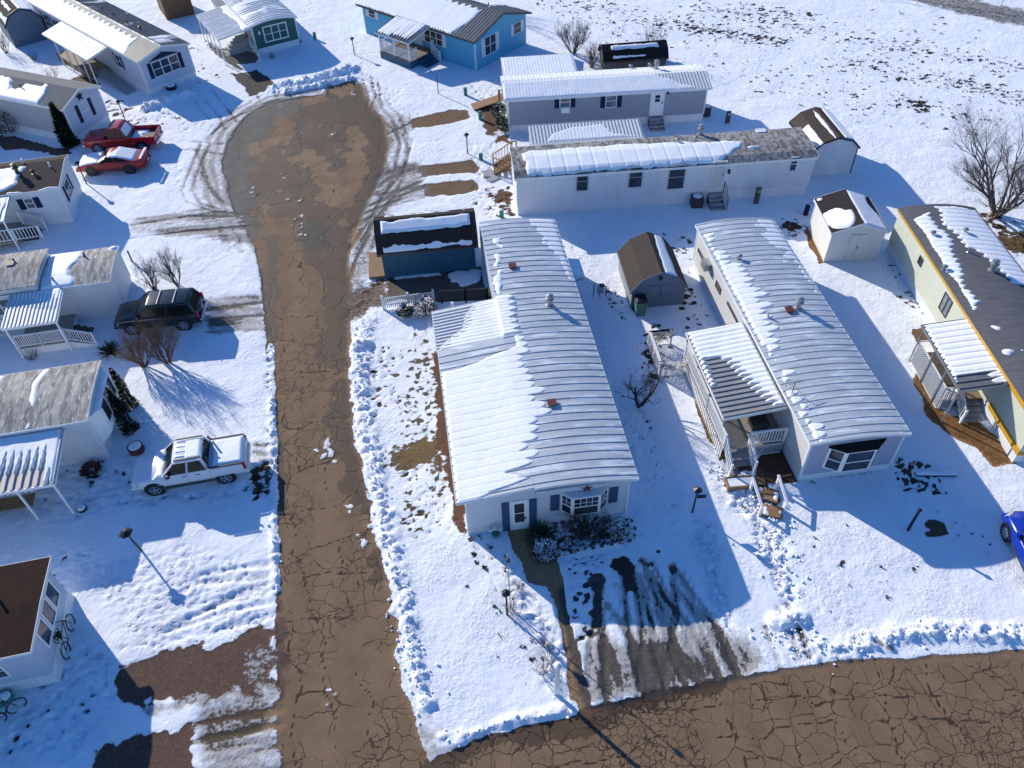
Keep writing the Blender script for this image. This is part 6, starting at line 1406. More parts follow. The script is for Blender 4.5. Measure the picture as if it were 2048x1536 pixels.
# dark sport utility
z = zm(220, 560, 9.31); hw = .91
t, k = vehicle('sport_utility', 'black-green sport utility with silver roof bars, parked among bare bushes', 'car', z(512, 1012), z(1388, 938), 'dkgreen',
    [(2.32, .48, .74, .66, .02), (2.20, .36, .90, .84, .03), (1.8, .32, 1.0, .91, .05), (1.15, .30, 1.07, .92, .04), (-1.0, .30, 1.10, .92, .02), (-2.0, .34, 1.10, .91, .02), (-2.28, .42, 1.08, .86, .01)],
    (1.12, .38, -1.95, -2.22, 1.08, 1.68, .86, .68), hw, r=.37, dark_roof=True, wb=2.75)
lamps(t, 2.28, -2.30, hw, .76, .98, bz=.52, rh=.40, bump_f='dkgreen')
MB().box(-2.44, -2.26, -.82, .82, .46, .66).build('bumper_cover', M['chrome'], t, bevel=.04)
mb = MB()
for x in (-.3, -1.15): mb.cut(); mb.bar((x, -.60, 1.76), (x, .60, 1.76), .045, .04)
mb.build('roof_rack', M['galv'], t)
# red pickup
z = zm(140, 230, 9.31); hw = .93
t, k = vehicle('pickup_truck', 'glossy red pickup with a dark open bed, parked behind the snow covered red coupe', 'pickup truck', z(572, 728), z(1398, 690), 'red',
    [(2.62, .52, .86, .74, .02), (2.48, .42, .98, .88, .03), (1.9, .36, 1.06, .93, .06), (1.15, .34, 1.12, .94, .05), (-.55, .34, 1.14, .94, .0), (-.66, .34, 1.14, .94, .0), (-.661, .34, .80, .94, .0), (-2.50, .44, .80, .92, .0), (-2.62, .48, .78, .88, .0)],
    (1.10, .45, -.35, -.62, 1.12, 1.76, .86, .70), hw, r=.38, wb=3.15)
lamps(t, 2.60, -2.62, hw, .84, .92, fm='amber', bz=.56, rh=.34, bump_f='chrome')
mb = MB().box(-2.62, -.68, .84, .935, .70, 1.13).cut().box(-2.62, -.68, -.935, -.84, .70, 1.13).cut().box(-2.62, -2.54, -.84, .84, .70, 1.12); mb.build('bed_side', M['red'], t, bevel=.03)
MB().box(-2.53, -.68, -.838, .838, .80, .83).build('bed_floor', M['dgrey'], t); snowblob(t, 'bed_snow', lambda X: 0 * X + .84, -2.5, -.75, -.8, .8, lambda X, Y: .35 * (X + 1.9) + .5 * (fbm(X, Y, .4, 3, 5) - .5), .05)
snowblob(t, 'rear_window_snow', lambda X: np.interp(X, [-.62, -.35], [1.15, 1.72]), -.68, -.33, -.66, .66, lambda X, Y: 0 * X + .2, .03)
# red coupe
hw = .88
t, k = vehicle('sports_coupe', 'low red coupe with snow on its hood, rear glass and spoiler', 'car', z(452, 1138), z(1152, 1098), 'red2',
    [(2.35, .42, .58, .70, .01), (2.2, .30, .68, .84, .02), (1.6, .26, .80, .88, .03), (.85, .24, .90, .88, .02), (-1.2, .25, .93, .88, .01), (-2.0, .30, .94, .87, .01), (-2.25, .40, .90, .83, .01), (-2.32, .46, .86, .80, .0)],
    (.75, .05, -.60, -1.75, .90, 1.27, .80, .60), hw, r=.32, rimm='dgrey', wb=2.6)
lamps(t, 2.32, -2.33, hw, .56, .70, fm='amber', bz=.42, rh=.16, bump_f='red2')
snowblob(t, 'hood_snow', lambda X: np.interp(X, [.7, 1.6, 2.2, 2.35], [.93, .83, .70, .60]), .65, 2.28, -.82, .82, lambda X, Y: .3 - .35 * np.exp(-((X - 1.95) ** 2 * 8 + (Y - .3) ** 2 * 9)), .07)
snowblob(t, 'rear_glass_snow', lambda X: np.interp(X, [-1.8, -.6, .05], [.92, 1.25, 1.29]), -1.75, -.05, -.74, .74, lambda X, Y: np.minimum(-.15 - X + .5 * Y, .3), .05)
MB().box(-2.34, -2.12, -.80, .80, 1.02, 1.06).box(-2.28, -2.18, .72, .80, .86, 1.02).box(-2.28, -2.18, -.80, -.72, .86, 1.02).build('spoiler', M['red2'], t)
snowblob(t, 'spoiler_snow', lambda X: 0 * X + 1.065, -2.33, -2.13, -.78, .78, lambda X, Y: 0 * X + .2, .05)
snowblob(t, 'windscreen_snow', lambda X: np.interp(X, [.05, .75], [1.25, .92]), .15, .8, .25, .78, lambda X, Y: .2 + 0 * X, .02)
# blue car at the right edge
a = at(2007, 1076); h = at(2017, 1081)[:2] - at(2048, 1149)[:2]; h /= np.linalg.norm(h)
b_ = np.array(a[:2]) - h * 2.6
_P = lambda w_: tuple(1024 + FPX * ((w_ - np.array([0, 0, CAM_H])) @ RGT) / ((w_ - np.array([0, 0, CAM_H])) @ FWD) if i == 0 else 768 - FPX * ((w_ - np.array([0, 0, CAM_H])) @ UPV) / ((w_ - np.array([0, 0, CAM_H])) @ FWD) for i in (0, 1))
hw = .87
t, k = vehicle('compact_car', 'bright blue compact car, only its front corner in view at the right edge', 'car', (2007, 1076), _P(np.array([b_[0], b_[1], 0.])), 'bluepaint',
    [(2.12, .46, .70, .62, .02), (1.98, .32, .84, .80, .04), (1.5, .28, .96, .87, .06), (.9, .26, 1.02, .88, .05), (-1.2, .27, 1.02, .88, .02), (-1.8, .32, 1.0, .86, .02), (-2.0, .40, .96, .80, .01)],
    (1.0, .15, -1.2, -1.75, 1.0, 1.48, .80, .60), hw, r=.33, dark_roof=True, wb=2.6, spokes=7)
lamps(t, 2.10, -2.02, hw, .78, .9, bz=.48, rh=.3, bump_f='bluepaint')

# ------------------------------------------------------------------ trees and bushes
def grow(mbT, mbC, p, d, L, r, lvl, rg, spread=.6, kids=(3, 4), up=.12, shrink=.7, nseg=3, crown_lvl=2):
    pts = [Vector(p)]; rs = [r]; d = Vector(d).normalized()
    for i in range(nseg):
        d = (d + Vector((rg.gauss(0, .13), rg.gauss(0, .13), rg.gauss(0, .08) + up * .35))).normalized()
        pts.append(pts[-1] + d * L / nseg); rs.append(r * (1 - .5 * (i + 1) / nseg))
    (mbC if lvl <= crown_lvl else mbT).tube(pts, rs, 3 if lvl <= 1 else (4 if lvl == 2 else 6), cap=False)
    if lvl == 0: return
    n = rg.randint(*kids)
    for k in range(n):
        f = rg.uniform(.35, 1.0) if k else 1.0; i = min(int(f * nseg), nseg - 1); q = pts[i].lerp(pts[i + 1], f * nseg - i)
        a = rg.uniform(0, 6.283); ax = Vector((math.cos(a), math.sin(a), rg.uniform(-.2, .5))); nd = (d + ax * spread * rg.uniform(.6, 1.3) + Vector((0, 0, up))).normalized()
        grow(mbT, mbC, q, nd, L * shrink * rg.uniform(.75, 1.1), max(rs[i] * .62, .0035), lvl - 1, rg, spread, kids, up, shrink, nseg, crown_lvl)
def bare_tree(label, px, H_, r, lvl, m1, m2, seed, stems=1, spread=.6, kids=(3, 4), lean=(0, 0), fan=.35, name='bare_tree', cat='tree', group=None, L0=.38, up=.12, shrink=.72, twist=None, cl=2):
    p = at(*px) if len(px) == 2 else np.array(px); t = thing(name, label, cat, (p[0], p[1], 0), 0, group); rg = random.Random(seed); A, B = MB(), MB()
    for s in range(stems):
        a = 6.283 * s / stems + rg.uniform(-.4, .4); f = fan * rg.uniform(.4, 1.1) if stems > 1 else 0
        grow(A, B, (.05 * math.cos(a) * (stems > 1), .05 * math.sin(a) * (stems > 1), -.05), (f * math.cos(a) + lean[0], f * math.sin(a) + lean[1], 1), H_ * L0 * rg.uniform(.8, 1.15), r * (1 if stems == 1 else .6), lvl, rg, spread, kids, up, shrink, 3, cl)
    if A.v: A.build('trunk', M[m1], t, smooth=True)
    B.build('crown', M[m2], t); return t
bare_tree('large spreading bare tree in the snowfield at the right edge', (1993, 432), 7.2, .19, 5, 'bark', 'bark', 3, stems=8, spread=.6, fan=1.15, up=.06, kids=(3, 5), L0=.33, cl=3)
bare_tree('crooked bare tree standing between the two ribbed metal roofs', (1279, 812), 3.3, .15, 5, 'bark_dark', 'bark_dark', 11, stems=3, spread=.75, fan=.8, kids=(2, 4), L0=.34, cl=3)
bare_tree('dense round bare bush behind the white carport, the larger of two', (1146, 108), 2.7, .08, 4, 'bark', 'bark', 5, stems=9, spread=.5, fan=.75, kids=(3, 5), name='bare_bush', cat='bush', L0=.40)
bare_tree('smaller bare bush beside the black roofed barn shed', (1183, 136), 2.2, .06, 4, 'bark_red', 'bark_red', 6, stems=8, spread=.5, fan=.55, kids=(3, 4), name='bare_bush', cat='bush', L0=.40)
bare_tree('tall thin-stemmed shrub rising behind the black roofed barn shed', (1300, 120), 2.7, .04, 2, 'bark_red', 'bark_red', 7, stems=26, spread=.25, fan=.5, kids=(2, 3), name='bare_bush', cat='bush', L0=.6)
bare_tree('bare bush nearest the end wall of the low grey home', (310.6, 580), 2.2, .06, 4, 'bark', 'bark', 21, stems=8, spread=.35, fan=.55, kids=(3, 4), name='bare_bush', cat='bush', L0=.42)
bare_tree('bare bush standing free on the snow above the dark sport utility', (356, 572), 2.4, .06, 4, 'bark', 'bark', 22, stems=9, spread=.32, fan=.5, kids=(3, 4), name='bare_bush', cat='bush', L0=.42)
bare_tree('reddish bush with long shadow, left one below the dark sport utility', (288.6, 735), 2.3, .07, 4, 'bark_red', 'twig_tan', 23, stems=10, spread=.35, fan=.5, kids=(3, 5), name='bare_bush', cat='bush', L0=.44)
bare_tree('tan topped bush with long shadow, right one below the dark sport utility', (337, 727), 2.4, .07, 4, 'bark_red', 'twig_tan', 24, stems=10, spread=.3, fan=.42, kids=(3, 5), name='bare_bush', cat='bush', L0=.46)
bare_tree('wide dark shrub under the bay window of the central home', (1168, 1068), 1.55, .05, 4, 'bark_dark', 'bark_dark', 25, stems=16, spread=.5, fan=1.15, kids=(3, 5), name='bare_bush', cat='bush', L0=.45)
bare_tree('leafless shrub by the old barn shed in the top left corner', (14, 108), 2.2, .05, 3, 'bark', 'bark', 26, stems=7, spread=.45, fan=.6, name='bare_bush', cat='bush', L0=.42)
for i, (q, s_) in enumerate((((1022, 1222), .9), ((1090, 1292), .6), ((1086, 1345), .8), ((1040, 1180), .5), ((1098, 1318), .6))):
    bare_tree(['thorny twig clump at the foot of the lamp post by the walk', 'low twig clump halfway along the snowy path bed', 'russet twig clump beside the white flat post', 'small twig clump at the top of the path bed', 'thin twig clump close to the concrete walk'][i], q, s_, .02, 2, 'leaf_dry', 'leaf_dry', 30 + i, stems=12, spread=.5, fan=.7, name='twig_clump', cat='plant', L0=.5, group='twig clumps along the walk')
for i, (q, s_) in enumerate((((68, 719), .7), ((545, 118), .6), ((600, 88), .5), ((70, 120), .9), ((110, 160), 1.3), ((1296, 770), .9), ((1400, 735), .8), ((1312, 720), 1.0))):
    bare_tree(['small dry plant in the snow behind the streaked beige roof', 'dry plant at the left foot of the green house front', 'dry plant at the right foot of the green house front', 'dry twigs beside the far porch posts of the pale house', 'reddish shrub under the porch roof of the pale house', 'dry vine tangle left of the lattice screen', 'dry vines at the far porch post of the grey-lilac home', 'dry vine tangle over the back of the lattice screen'][i], q, s_, .02, 2, 'leaf_dry', 'leaf_dry', 60 + i, stems=14, spread=.6, fan=.9, name='dry_plant', cat='plant', L0=.5)
def leafy(label, px, H_, rad, n, m, seed, snow_=0, shape='cone', name='evergreen', cat='evergreen', leaf=.13):
    p = at(*px); t = thing(name, label, cat, (p[0], p[1], 0)); rg = random.Random(seed); mb = MB(); ms = MB()
    MB().tube([(0, 0, -.05), (0, 0, H_ * .8)], [.06, .02], 6).build('trunk', M['bark'], t)
    for i in range(n):
        zf = rg.random() ** (1.25 if shape == 'cone' else .8); a = rg.uniform(0, 6.283)
        rr = rad * ((1 - zf) ** .7 * (.85 + .3 * math.sin(a * 3 + zf * 9)) if shape == 'cone' else math.sqrt(max(0, 1 - (2 * zf - 1) ** 2 * .9))) * math.sqrt(rg.uniform(.15, 1))
        c = Vector((rr * math.cos(a), rr * math.sin(a), .05 + zf * H_)); o = Vector((math.cos(a), math.sin(a), rg.uniform(.1, 1.1))).normalized() * leaf * rg.uniform(.6, 1.4); sd_ = Vector((-math.sin(a), math.cos(a), rg.uniform(-.4, .4))) * leaf * .35
        (ms if rg.random() < snow_ else mb).add([c - sd_, c + sd_, c + o + sd_ * .4, c + o - sd_ * .4], [(0, 1, 2, 3)])
    mb.build('crown', M[m], t)
    if ms.v: ms.build('snow_clumps', M['snow'], t)
    return t
leafy('narrow dark evergreen at the corner of the grey gabled home', (142, 293), 3.2, .62, 2600, 'leaf', 1, .0, leaf=.2)
leafy('narrow evergreen dusted with snow, the farther of two by the angled bay windows', (263, 814), 2.6, .38, 2600, 'leaf', 2, .07, leaf=.10)
leafy('narrow evergreen dusted with snow, the nearer of two by the angled bay windows', (262, 862), 2.9, .40, 2900, 'leaf', 3, .07, leaf=.10)
leafy('round dark shrub with snow by the wooden boardwalk of the grey trailer', (998, 238), 1.1, .55, 900, 'leaf', 4, .12, 'ball', 'shrub', 'shrub')
leafy('low dark shrub at the left corner of the grey trailer', (1008, 262), .9, .55, 900, 'leaf', 5, .08, 'ball', 'shrub', 'shrub')
leafy('snow laden shrub between the fence and the ribbed porch roof', (852, 628), .9, .6, 900, 'leaf_dry', 6, .55, 'ball', 'shrub', 'shrub')
leafy('small dark shrub in the striped shadow of the picket fence', (812, 632), .6, .42, 600, 'bark_dark', 7, .3, 'ball', 'shrub', 'shrub')
leafy('snow topped shrub at the right end of the flower bed', (1235, 1070), .5, .4, 500, 'leaf_dry', 8, .5, 'ball', 'shrub', 'shrub', .09)
leafy('dark clipped shrub against the wall at the left edge, behind the red pickup', (20, 262), 1.5, 1.3, 1700, 'leaf', 9, .05, 'ball', 'shrub', 'shrub')
leafy('frosted clump at the path corner of the flower bed', (1092, 1108), .45, .5, 600, 'bark_dark', 12, .6, 'ball', 'shrub', 'shrub', .09)
leafy('low dry hedge under the wall of the streaked beige roofed home', (185, 944), .22, .45, 420, 'leaf_dry', 10, .0, 'ball', 'shrub', 'shrub')
def spiky(label, px, n, L, m, seed):
    p = at(*px); t = thing('spiky_plant', label, 'plant', (p[0], p[1], 0)); rg = random.Random(seed); mb = MB()
    for i in range(n):
        a = rg.uniform(0, 6.283); e = rg.uniform(.25, 1.35); l = L * rg.uniform(.6, 1.1); d = Vector((math.cos(a) * math.cos(e), math.sin(a) * math.cos(e), math.sin(e))); s_ = Vector((-math.sin(a), math.cos(a), 0)) * .028
        c = Vector((0, 0, .05)); mb.add([c - s_, c + s_, c + d * l * .6 + s_, c + d * l * .6 - s_, c + d * l + Vector((0, 0, -.12 * l))], [(0, 1, 2, 3), (3, 2, 4)])
    mb.build('leaves', M[m], t)
spiky('dark spiky plant beside the left reddish bush', (222, 708), 130, .95, 'yucca', 1)
spiky('spiky leaved plant beside the front door with the navy shutters', (1082, 1070), 90, .9, 'yucca', 2)

# ------------------------------------------------------------------ posts, lamps, bins, small things
def hgt(b, t_):
    B = at(*b); best = (9e9, 1)
    for i in range(10, 500):
        h = i * .01; w_ = B + np.array([0, 0, h]); q = _P(w_); e = math.hypot(q[0] - t_[0], q[1] - t_[1])
        if e < best[0]: best = (e, h)
    return B, best[1]
def lamp(label, b, t_, m='black', head=.16, lean=(0, 0), sign=False, kind='lantern', group=None):
    B, h = hgt(b, t_); t = thing('lamp_post', label, 'lamp post', B, 0, group); t.rotation_euler = (lean[0], lean[1], 0)
    MB().tube([(0, 0, -.1), (0, 0, h - .34)], [.045, .035], 8).build('post', M[m], t)
    MB().lathe((0, 0, h - .36), [(.05, 0), (head * .55, .05), (head * .85, .22)], 6).build('lantern_glass', M['glass_c'], t)
    MB().lathe((0, 0, h - .14), [(head * 1.25, 0), (head * 1.2, .02), (head * .5, .11), (.02, .15)], 6).build('lantern_cap', M['black'], t)
    if sign: MB().box(.05, .42, -.012, .012, h - .72, h - .52).build('house_sign', M['black'], t); MB().bar((0, 0, h - .5), (.45, 0, h - .5), .02, .02).build('sign_arm', M['black'], t)
    return t
lamp('black lamp post on the open snow left of the white trailer steps', (935.5, 308.5), (933.4, 265.6))
lamp('leaning black lamp post with wide square cap on the snow below the white pickup', (284.5, 1102.7), (268.2, 1052.6), head=.24, lean=(.02, -.10))
lamp('short black lamp post beside the walk of the central home', (1014.6, 1230.8), (1013.4, 1182.5), head=.15)
lamp('black lamp post with a small hanging sign, shaded between the two ribbed roofs', (1384.3, 1026.3), (1398.8, 976.6), head=.17, sign=True)
lamp('thin lamp post left of the blue house porch', (709.5, 111), (707.5, 73))
lamp('dark lamp post between the grey gabled home and the pale house', (251.4, 241.7), (233.6, 200.5))
lamp('lamp post leaning against the end wall of the dark roofed white home', (174, 369), (149, 324), m='dgrey')
def post(label, b, t_, m, wd=.08, name='post', flat=False, cap=None):
    B, h = hgt(b, t_); t = thing(name, label, 'post', B)
    if flat: MB().hexa([(-wd, -.02, -.1), (wd, -.02, -.1), (wd, .02, -.1), (-wd, .02, -.1), (-wd * .8, -.02, h), (wd * .8, -.02, h), (wd * .8, .02, h), (-wd * .8, .02, h)]).build('board', M[m], t)
    else: MB().tube([(0, 0, -.1), (0, 0, h)], wd, 8).build('shaft', M[m], t)
    if cap: MB().lathe((0, 0, h - .02), [(wd * 1.5, 0), (wd * 1.5, .05), (.02, .12)], 8).build('cap', M[cap], t)
    return t, h
post('slender bare pole in front of the blue house', (877, 189), (875.5, 152), 'dgrey', .035, cap='dgrey')
post('dark navy post standing alone in shaded snow right of the bay window', (1815, 1061.5), (1841.8, 1021), 'navy', .06, cap='navy')
post('white flat post at the lower end of the walk', (1113.7, 1390.4), (1115.6, 1331), 'white', .10, flat=True, cap='white')
post('grey post leaning by the tan topped bush', (321, 722), (299, 676), 'meterwood', .05, cap='meterwood')
t, h = post('tall thin pole with an ornament on top, behind the short lamp by the walk', (1020.8, 1218), (1009.7, 1107), 'galv', .022, name='bird_feeder_pole')
MB().lathe((0, 0, h * .86), [(.03, 0), (.09, .04), (.09, .14), (.03, .2)], 8).build('feeder', M['dgrey'], t)
post('dark corner post at the beige flat roofed home', (265, 524), (258, 500), 'meterwood', .05)
for i, (b, tp) in enumerate((((931.4, 191.4), (930.5, 177)), ((960.7, 240), (960, 224)), ((962, 321), (962, 309)), ((1003.5, 435.6), (1003.5, 423.7)), ((631, 80), (629, 66)))):
    B, h = hgt(b, tp); t = thing('utility_pedestal', ['teal utility pedestal alone in the snow below the blue house', 'green utility pedestal by the wooden boardwalk', 'teal utility pedestal between the lamp post and the white trailer', 'green utility pedestal at the far end of the central ribbed roof', 'teal utility pedestal right of the green house'][i], 'pedestal', B, 0, 'green utility pedestals')
    MB().lathe((0, 0, -.05), [(.17, 0), (.17, .06), (.14, .08), (.14, max(h, .35)), (.15, max(h, .35) + .01), (.15, max(h, .35) + .10), (.02, max(h, .35) + .12)], 12).build('casing', M['green_pl'], t)
def meter(label, b, t_, m='meterwood'):
    B, h = hgt(b, t_); t = thing('meter_post', label, 'meter post', B); MB().box(-.16, .16, -.06, .06, -.1, h).build('board', M[m], t)
    MB().tube([(0, -.07, h * .82), (0, -.16, h * .82)], .11, 12).build('meter', M['galv'], t); MB().box(-.11, .11, -.13, -.062, h * .3, h * .62).build('breaker_box', M['dgrey'], t)
meter('weathered electric meter post in front of the white trailer', (1511, 408), (1519, 375)); meter('dark meter post at the right end of the grey trailer', (1454, 247), (1456, 222), 'dgrey')
B, h = hgt((1610.4, 431), (1617.4, 410)); t = thing('utility_pedestal', 'dark blue cylinder pedestal beside the square white shed', 'pedestal', B); MB().lathe((0, 0, -.05), [(.22, 0), (.22, .08), (.15, .1), (.15, h), (.02, h + .06)], 12).build('casing', M['navy'], t)
for lab, q in (('dark air conditioning unit beside the white trailer steps', (1392, 412)), ('round grey air conditioning unit at the right end of the grey trailer', (1411, 231))):
    B = at(*q); t = thing('heat_pump', lab, 'air conditioner', B)
    if 'round' in lab: MB().lathe((0, 0, -.02), [(.36, 0), (.36, .72), (.30, .75)], 16).build('casing', M['ac'], t)
    else: MB().box(-.36, .36, -.36, .36, -.02, .72).build('casing', M['ac'], t, bevel=.03)
    MB().lathe((0, 0, .73), [(.27, 0), (.29, .03), (.25, .05), (.02, .06)], 16).build('fan_grille', M['snow'], t)
B = at(1199, 594); t = thing('gas_meter', 'grey gas meter on pipes standing in the shade right of the central home', 'gas meter', B); mb = MB()
mb.tube([(-.35, 0, -.05), (-.35, 0, .95), (.0, 0, .95), (0, 0, .75)], .03, 6); mb.tube([(.25, 0, .75), (.35, 0, .75), (.35, 0, -.05)], .03, 6); mb.tube([(0, .0, .35), (0, 0, -.05)], .025, 6); mb.build('pipes', M['dgrey'], t)
MB().box(-.16, .22, -.14, .14, .35, .78).build('meter', M['galv'], t, bevel=.04); MB().lathe((.1, 0, .8), [(.16, 0), (.16, .06), (.05, .12)], 12).build('regulator', M['dgrey'], t)
B = at(1279, 627); t = thing('wheelie_bin', 'green bin with a black lid at the corner of the brown shingled barn shed', 'bin', B, 5)
MB().hexa([(-.24, -.26, .0), (.24, -.26, 0), (.24, .26, 0), (-.24, .26, 0), (-.30, -.33, .98), (.30, -.33, .98), (.30, .33, .98), (-.30, .33, .98)]).build('body', M['bin_green'], t, bevel=.03)
MB().hexa([(-.33, -.36, .985), (.33, -.36, .985), (.33, .36, .985), (-.33, .36, .985), (-.26, -.26, 1.12), (.26, -.26, 1.12), (.26, .30, 1.14), (-.26, .30, 1.14)]).build('lid', M['black'], t, bevel=.03)
for s in (1, -1): MB().tube([(s * .27, .27, .09), (s * .33, .27, .09)], .1, 12).build('wheel', M['rubber'], t)
for lab, q, r_, h in (('dark red fire ring topped with a cap of snow behind the white pickup', (275, 902), .36, .42), ('dark fire ring in the shade of the pale house', (344, 178), .42, .36), ('small low ring near the patio awning posts', (165, 1019), .22, .18)):
    B = at(*q); t = thing('fire_ring', lab, 'fire ring', B); MB().lathe((0, 0, -.05), [(r_ * .9, 0), (r_, .08), (r_, h), (r_ * .85, h), (r_ * .8, h * .7)], 18).build('ring', M['rustred'] if 'red' in lab else M['black'], t)
    MB().lathe((0, 0, h * .62), [(r_ * .84, 0), (r_ * .82, h * .3), (r_ * .5, h * .42), (.02, h * .45)], 18).build('snow_cap', M['snow'], t, smooth=True)
# wooden steps and boardwalk of the two trailers
B = at(990, 352); t = thing('wooden_steps', 'brown wooden stairs with railings at the left end of the white trailer', 'steps', B, 4); mb = MB(); n = 5
for i in range(n): mb.box(.22 * i, .22 * i + .26, 0, 1.1, .17 * (i + 1) - .04, .17 * (i + 1))
mb.box(1.1, 1.62, 0, 1.1, .86, .92); mb.build('tread', M['wood'], t); mb = MB()
for y in (0, 1.1): mb.cut(); mb.hexa([(0, y - .02, 0), (1.2, y - .02, .62), (1.2, y + .02, .62), (0, y + .02, 0), (0, y - .02, .2), (1.2, y - .02, .95), (1.2, y + .02, .95), (0, y + .02, .2)])
mb.build('stringer', M['wood'], t); mb = MB()
for y in (-.04, 1.14):
    mb.cut(); mb.bar((-.02, y, 1.0), (1.3, y, 1.85), .10, .05); mb.bar((1.3, y, 1.85), (1.62, y, 1.85), .09, .05)
    for x in (-.02, 1.3, 1.6): mb.box(x - .04, x + .04, y - .04, y + .04, -.1, 1.0 if x < 0 else 1.85)
    for i in range(6): x = .2 + .2 * i; mb.bar((x, y, .2 + .62 * x), (x, y, 1.0 + .645 * x), .035, .035, (1, 0, 0))
    mb.bar((0, y, .1), (1.3, y, .55), .03, .08); mb.bar((0, y, .75), (1.3, y, .1), .03, .06)
mb.build('railing', M['wood'], t)
B = at(945, 217); t = thing('boardwalk', 'brown wooden boardwalk rising to the left end of the grey trailer', 'boardwalk', B, 15); mb = MB()
for i in range(4): mb.bar((.95 * i, .0, .10 + .17 * i), (.95 * (i + 1) - .03, 0, .10 + .17 * (i + 1)), 1.0, .08)
mb.build('deck', M['wood'], t); mb = MB(); railing(mb, (2.0, -.45, .5), (3.6, -.45, .8), .8, 8); mb.box(3.4, 3.7, -.5, .5, 0, 1.5); mb.build('railing', M['wood'], t)
for i, (q, s_) in enumerate((((980, 352), .45), ((975, 345), .4), ((986, 360), .42))):
    B = at(*q); t = thing('stepping_stone', 'flat grey stepping stone at the foot of the wooden stairs', 'stepping stone', (B[0], B[1], gz(B[0], B[1])), 20 * i, 'stepping stones by the wooden stairs'); MB().box(-s_, s_, -s_ * .6, s_ * .6, -.03, .07).build('slab', M['stone'], t, bevel=.03)
# handrails, step blocks and planter in front of the grey-lilac home
z = zm(1440, 900, 7.68)
for lab, b0, b1 in (('white freestanding handrail left of the timber steps', z(452, 645), z(597, 1003)), ('white freestanding handrail right of the timber steps', z(842, 612), z(977, 943))):
    A, Bq = at(*b0), at(*b1); L_ = float(np.hypot(*(Bq - A)[:2])); t = thing('handrail', lab, 'handrail', A, math.degrees(math.atan2(Bq[1] - A[1], Bq[0] - A[0])), 'handrails by the timber steps')
    for x, h in ((0, .88), (L_, .62)): MB().box(x - .05, x + .05, -.05, .05, -.1, h).build('post', M['white'], t)
    MB().bar((-.12, 0, .93), (L_ + .10, 0, .65), .11, .07).build('rail', M['white'], t)
for i, (q, sx, sy) in enumerate(((z(720, 720), .48, .30), (z(800, 970), .42, .30), (z(560, 500), .35, .2))):
    B = at(*q); t = thing('timber_step', ['brown timber step between the handrails, upper one', 'brown timber step between the handrails, lower one', 'brown timber block beside the dark planks'][i], 'step', (B[0], B[1], .0), -25 + 8 * i, 'timber steps'); MB().box(-sx, sx, -sy, sy, -.05, .17).build('block', M['wood'], t, bevel=.02)
    snow_sheet('snow_patch', t, lambda X: 0 * X + .17, lambda X, Y: .35 * (fbm(X, Y, .35, 2, i) - .42), -sx, sx, -sy, sy, .04, .03)
B = at(*z(290, 545)); t = thing('planter_box', 'low wooden planter filled with snow left of the handrails', 'planter', B, 3); mb = MB()
for b in ((-.62, .62, -.30, -.25), (-.62, .62, .25, .30), (-.62, -.57, -.25, .25), (.57, .62, -.25, .25)): mb.box(*b, -.05, .32)
mb.build('boards', M['wood'], t); MB().box(-.565, .565, -.245, .245, .1, .29).build('snow_fill', M['snow'], t, bevel=.03)
for i, (q0, q1) in enumerate(((z(270, 240), z(580, 420)), (z(300, 290), z(540, 450)))):
    A, Bq = at(*q0), at(*q1); t = thing('plank_stack', ['stack of dark planks lying beside the porch steps', 'second stack of dark planks lying in front of the first'][i], 'planks', A, math.degrees(math.atan2(Bq[1] - A[1], Bq[0] - A[0]))); L_ = float(np.hypot(*(Bq - A)[:2])); mb = MB()
    for k_ in range(3): mb.box(.05 * k_, L_ + .04 * k_, -.16 + .11 * k_, -.07 + .11 * k_, -.02, .10 + .02 * k_)
    mb.build('plank', M['bark_red'], t)
B = at(1521, 890); t = thing('propane_tank', 'pale propane tank beside the lattice under the white porch railing', 'tank', B); MB().lathe((0, 0, -.02), [(.18, 0), (.18, .04), (.27, .10), (.28, .55), (.24, .72), (.12, .82), (.12, .92), (.10, .93)], 16).build('cylinder', M['tank'], t, smooth=True); MB().lathe((0, 0, .8), [(.05, 0), (.05, .18), (.02, .2)], 8).build('valve', M['galv'], t)
# lattice screen with vines
z = zm(1200, 380, 2.415); A = at(*z(283, 905)); Bq = at(*z(430, 890)); t = thing('lattice_screen', 'white lattice enclosure overgrown with dry vines, beside the bare crooked tree', 'lattice screen', A, math.degrees(math.atan2(Bq[1] - A[1], Bq[0] - A[0]))); L_ = float(np.hypot(*(Bq - A)[:2])); mb = MB()
lattice(mb, (0, 0), (L_, 0), .05, .95, .17); lattice(mb, (0, 0), (0, 2.3), .05, .95, .17); lattice(mb, (0, 2.3), (L_ * .75, 2.3), .05, .95, .17); mb.build('lattice', M['white'], t)
mb = MB()
for p in ((0, 0), (L_, 0), (0, 2.3), (L_ * .75, 2.3), (0, 1.15)): mb.cut().box(p[0] - .05, p[0] + .05, p[1] - .05, p[1] + .05, -.1, 1.05)
mb.build('post', M['white'], t); MB().box(-.07, .07, .06, 2.24, 1.052, 1.10).build('top_rail', M['white'], t)
mb = MB(); rg = random.Random(3)
for i in range(260):
    x, y = rg.choice(((rg.uniform(0, L_ * .75), 2.3), (rg.uniform(0, L_), 0.0), (rg.uniform(0, .1), rg.uniform(0, 2.3)), (rg.uniform(0, L_ * .75), 2.3))); h = rg.uniform(.5, 1.0); a = rg.uniform(0, 6.3); mb.tube([(x, y, h), (x + .12 * math.cos(a), y + .12 * math.sin(a), h + rg.uniform(-.05, .1)), (x + .22 * math.cos(a + .6), y + .22 * math.sin(a + .6), h + rg.uniform(-.15, .15))], .010, 3)
v = mb.build('vine_foliage', M['leaf_dry'], t)
mb = MB()
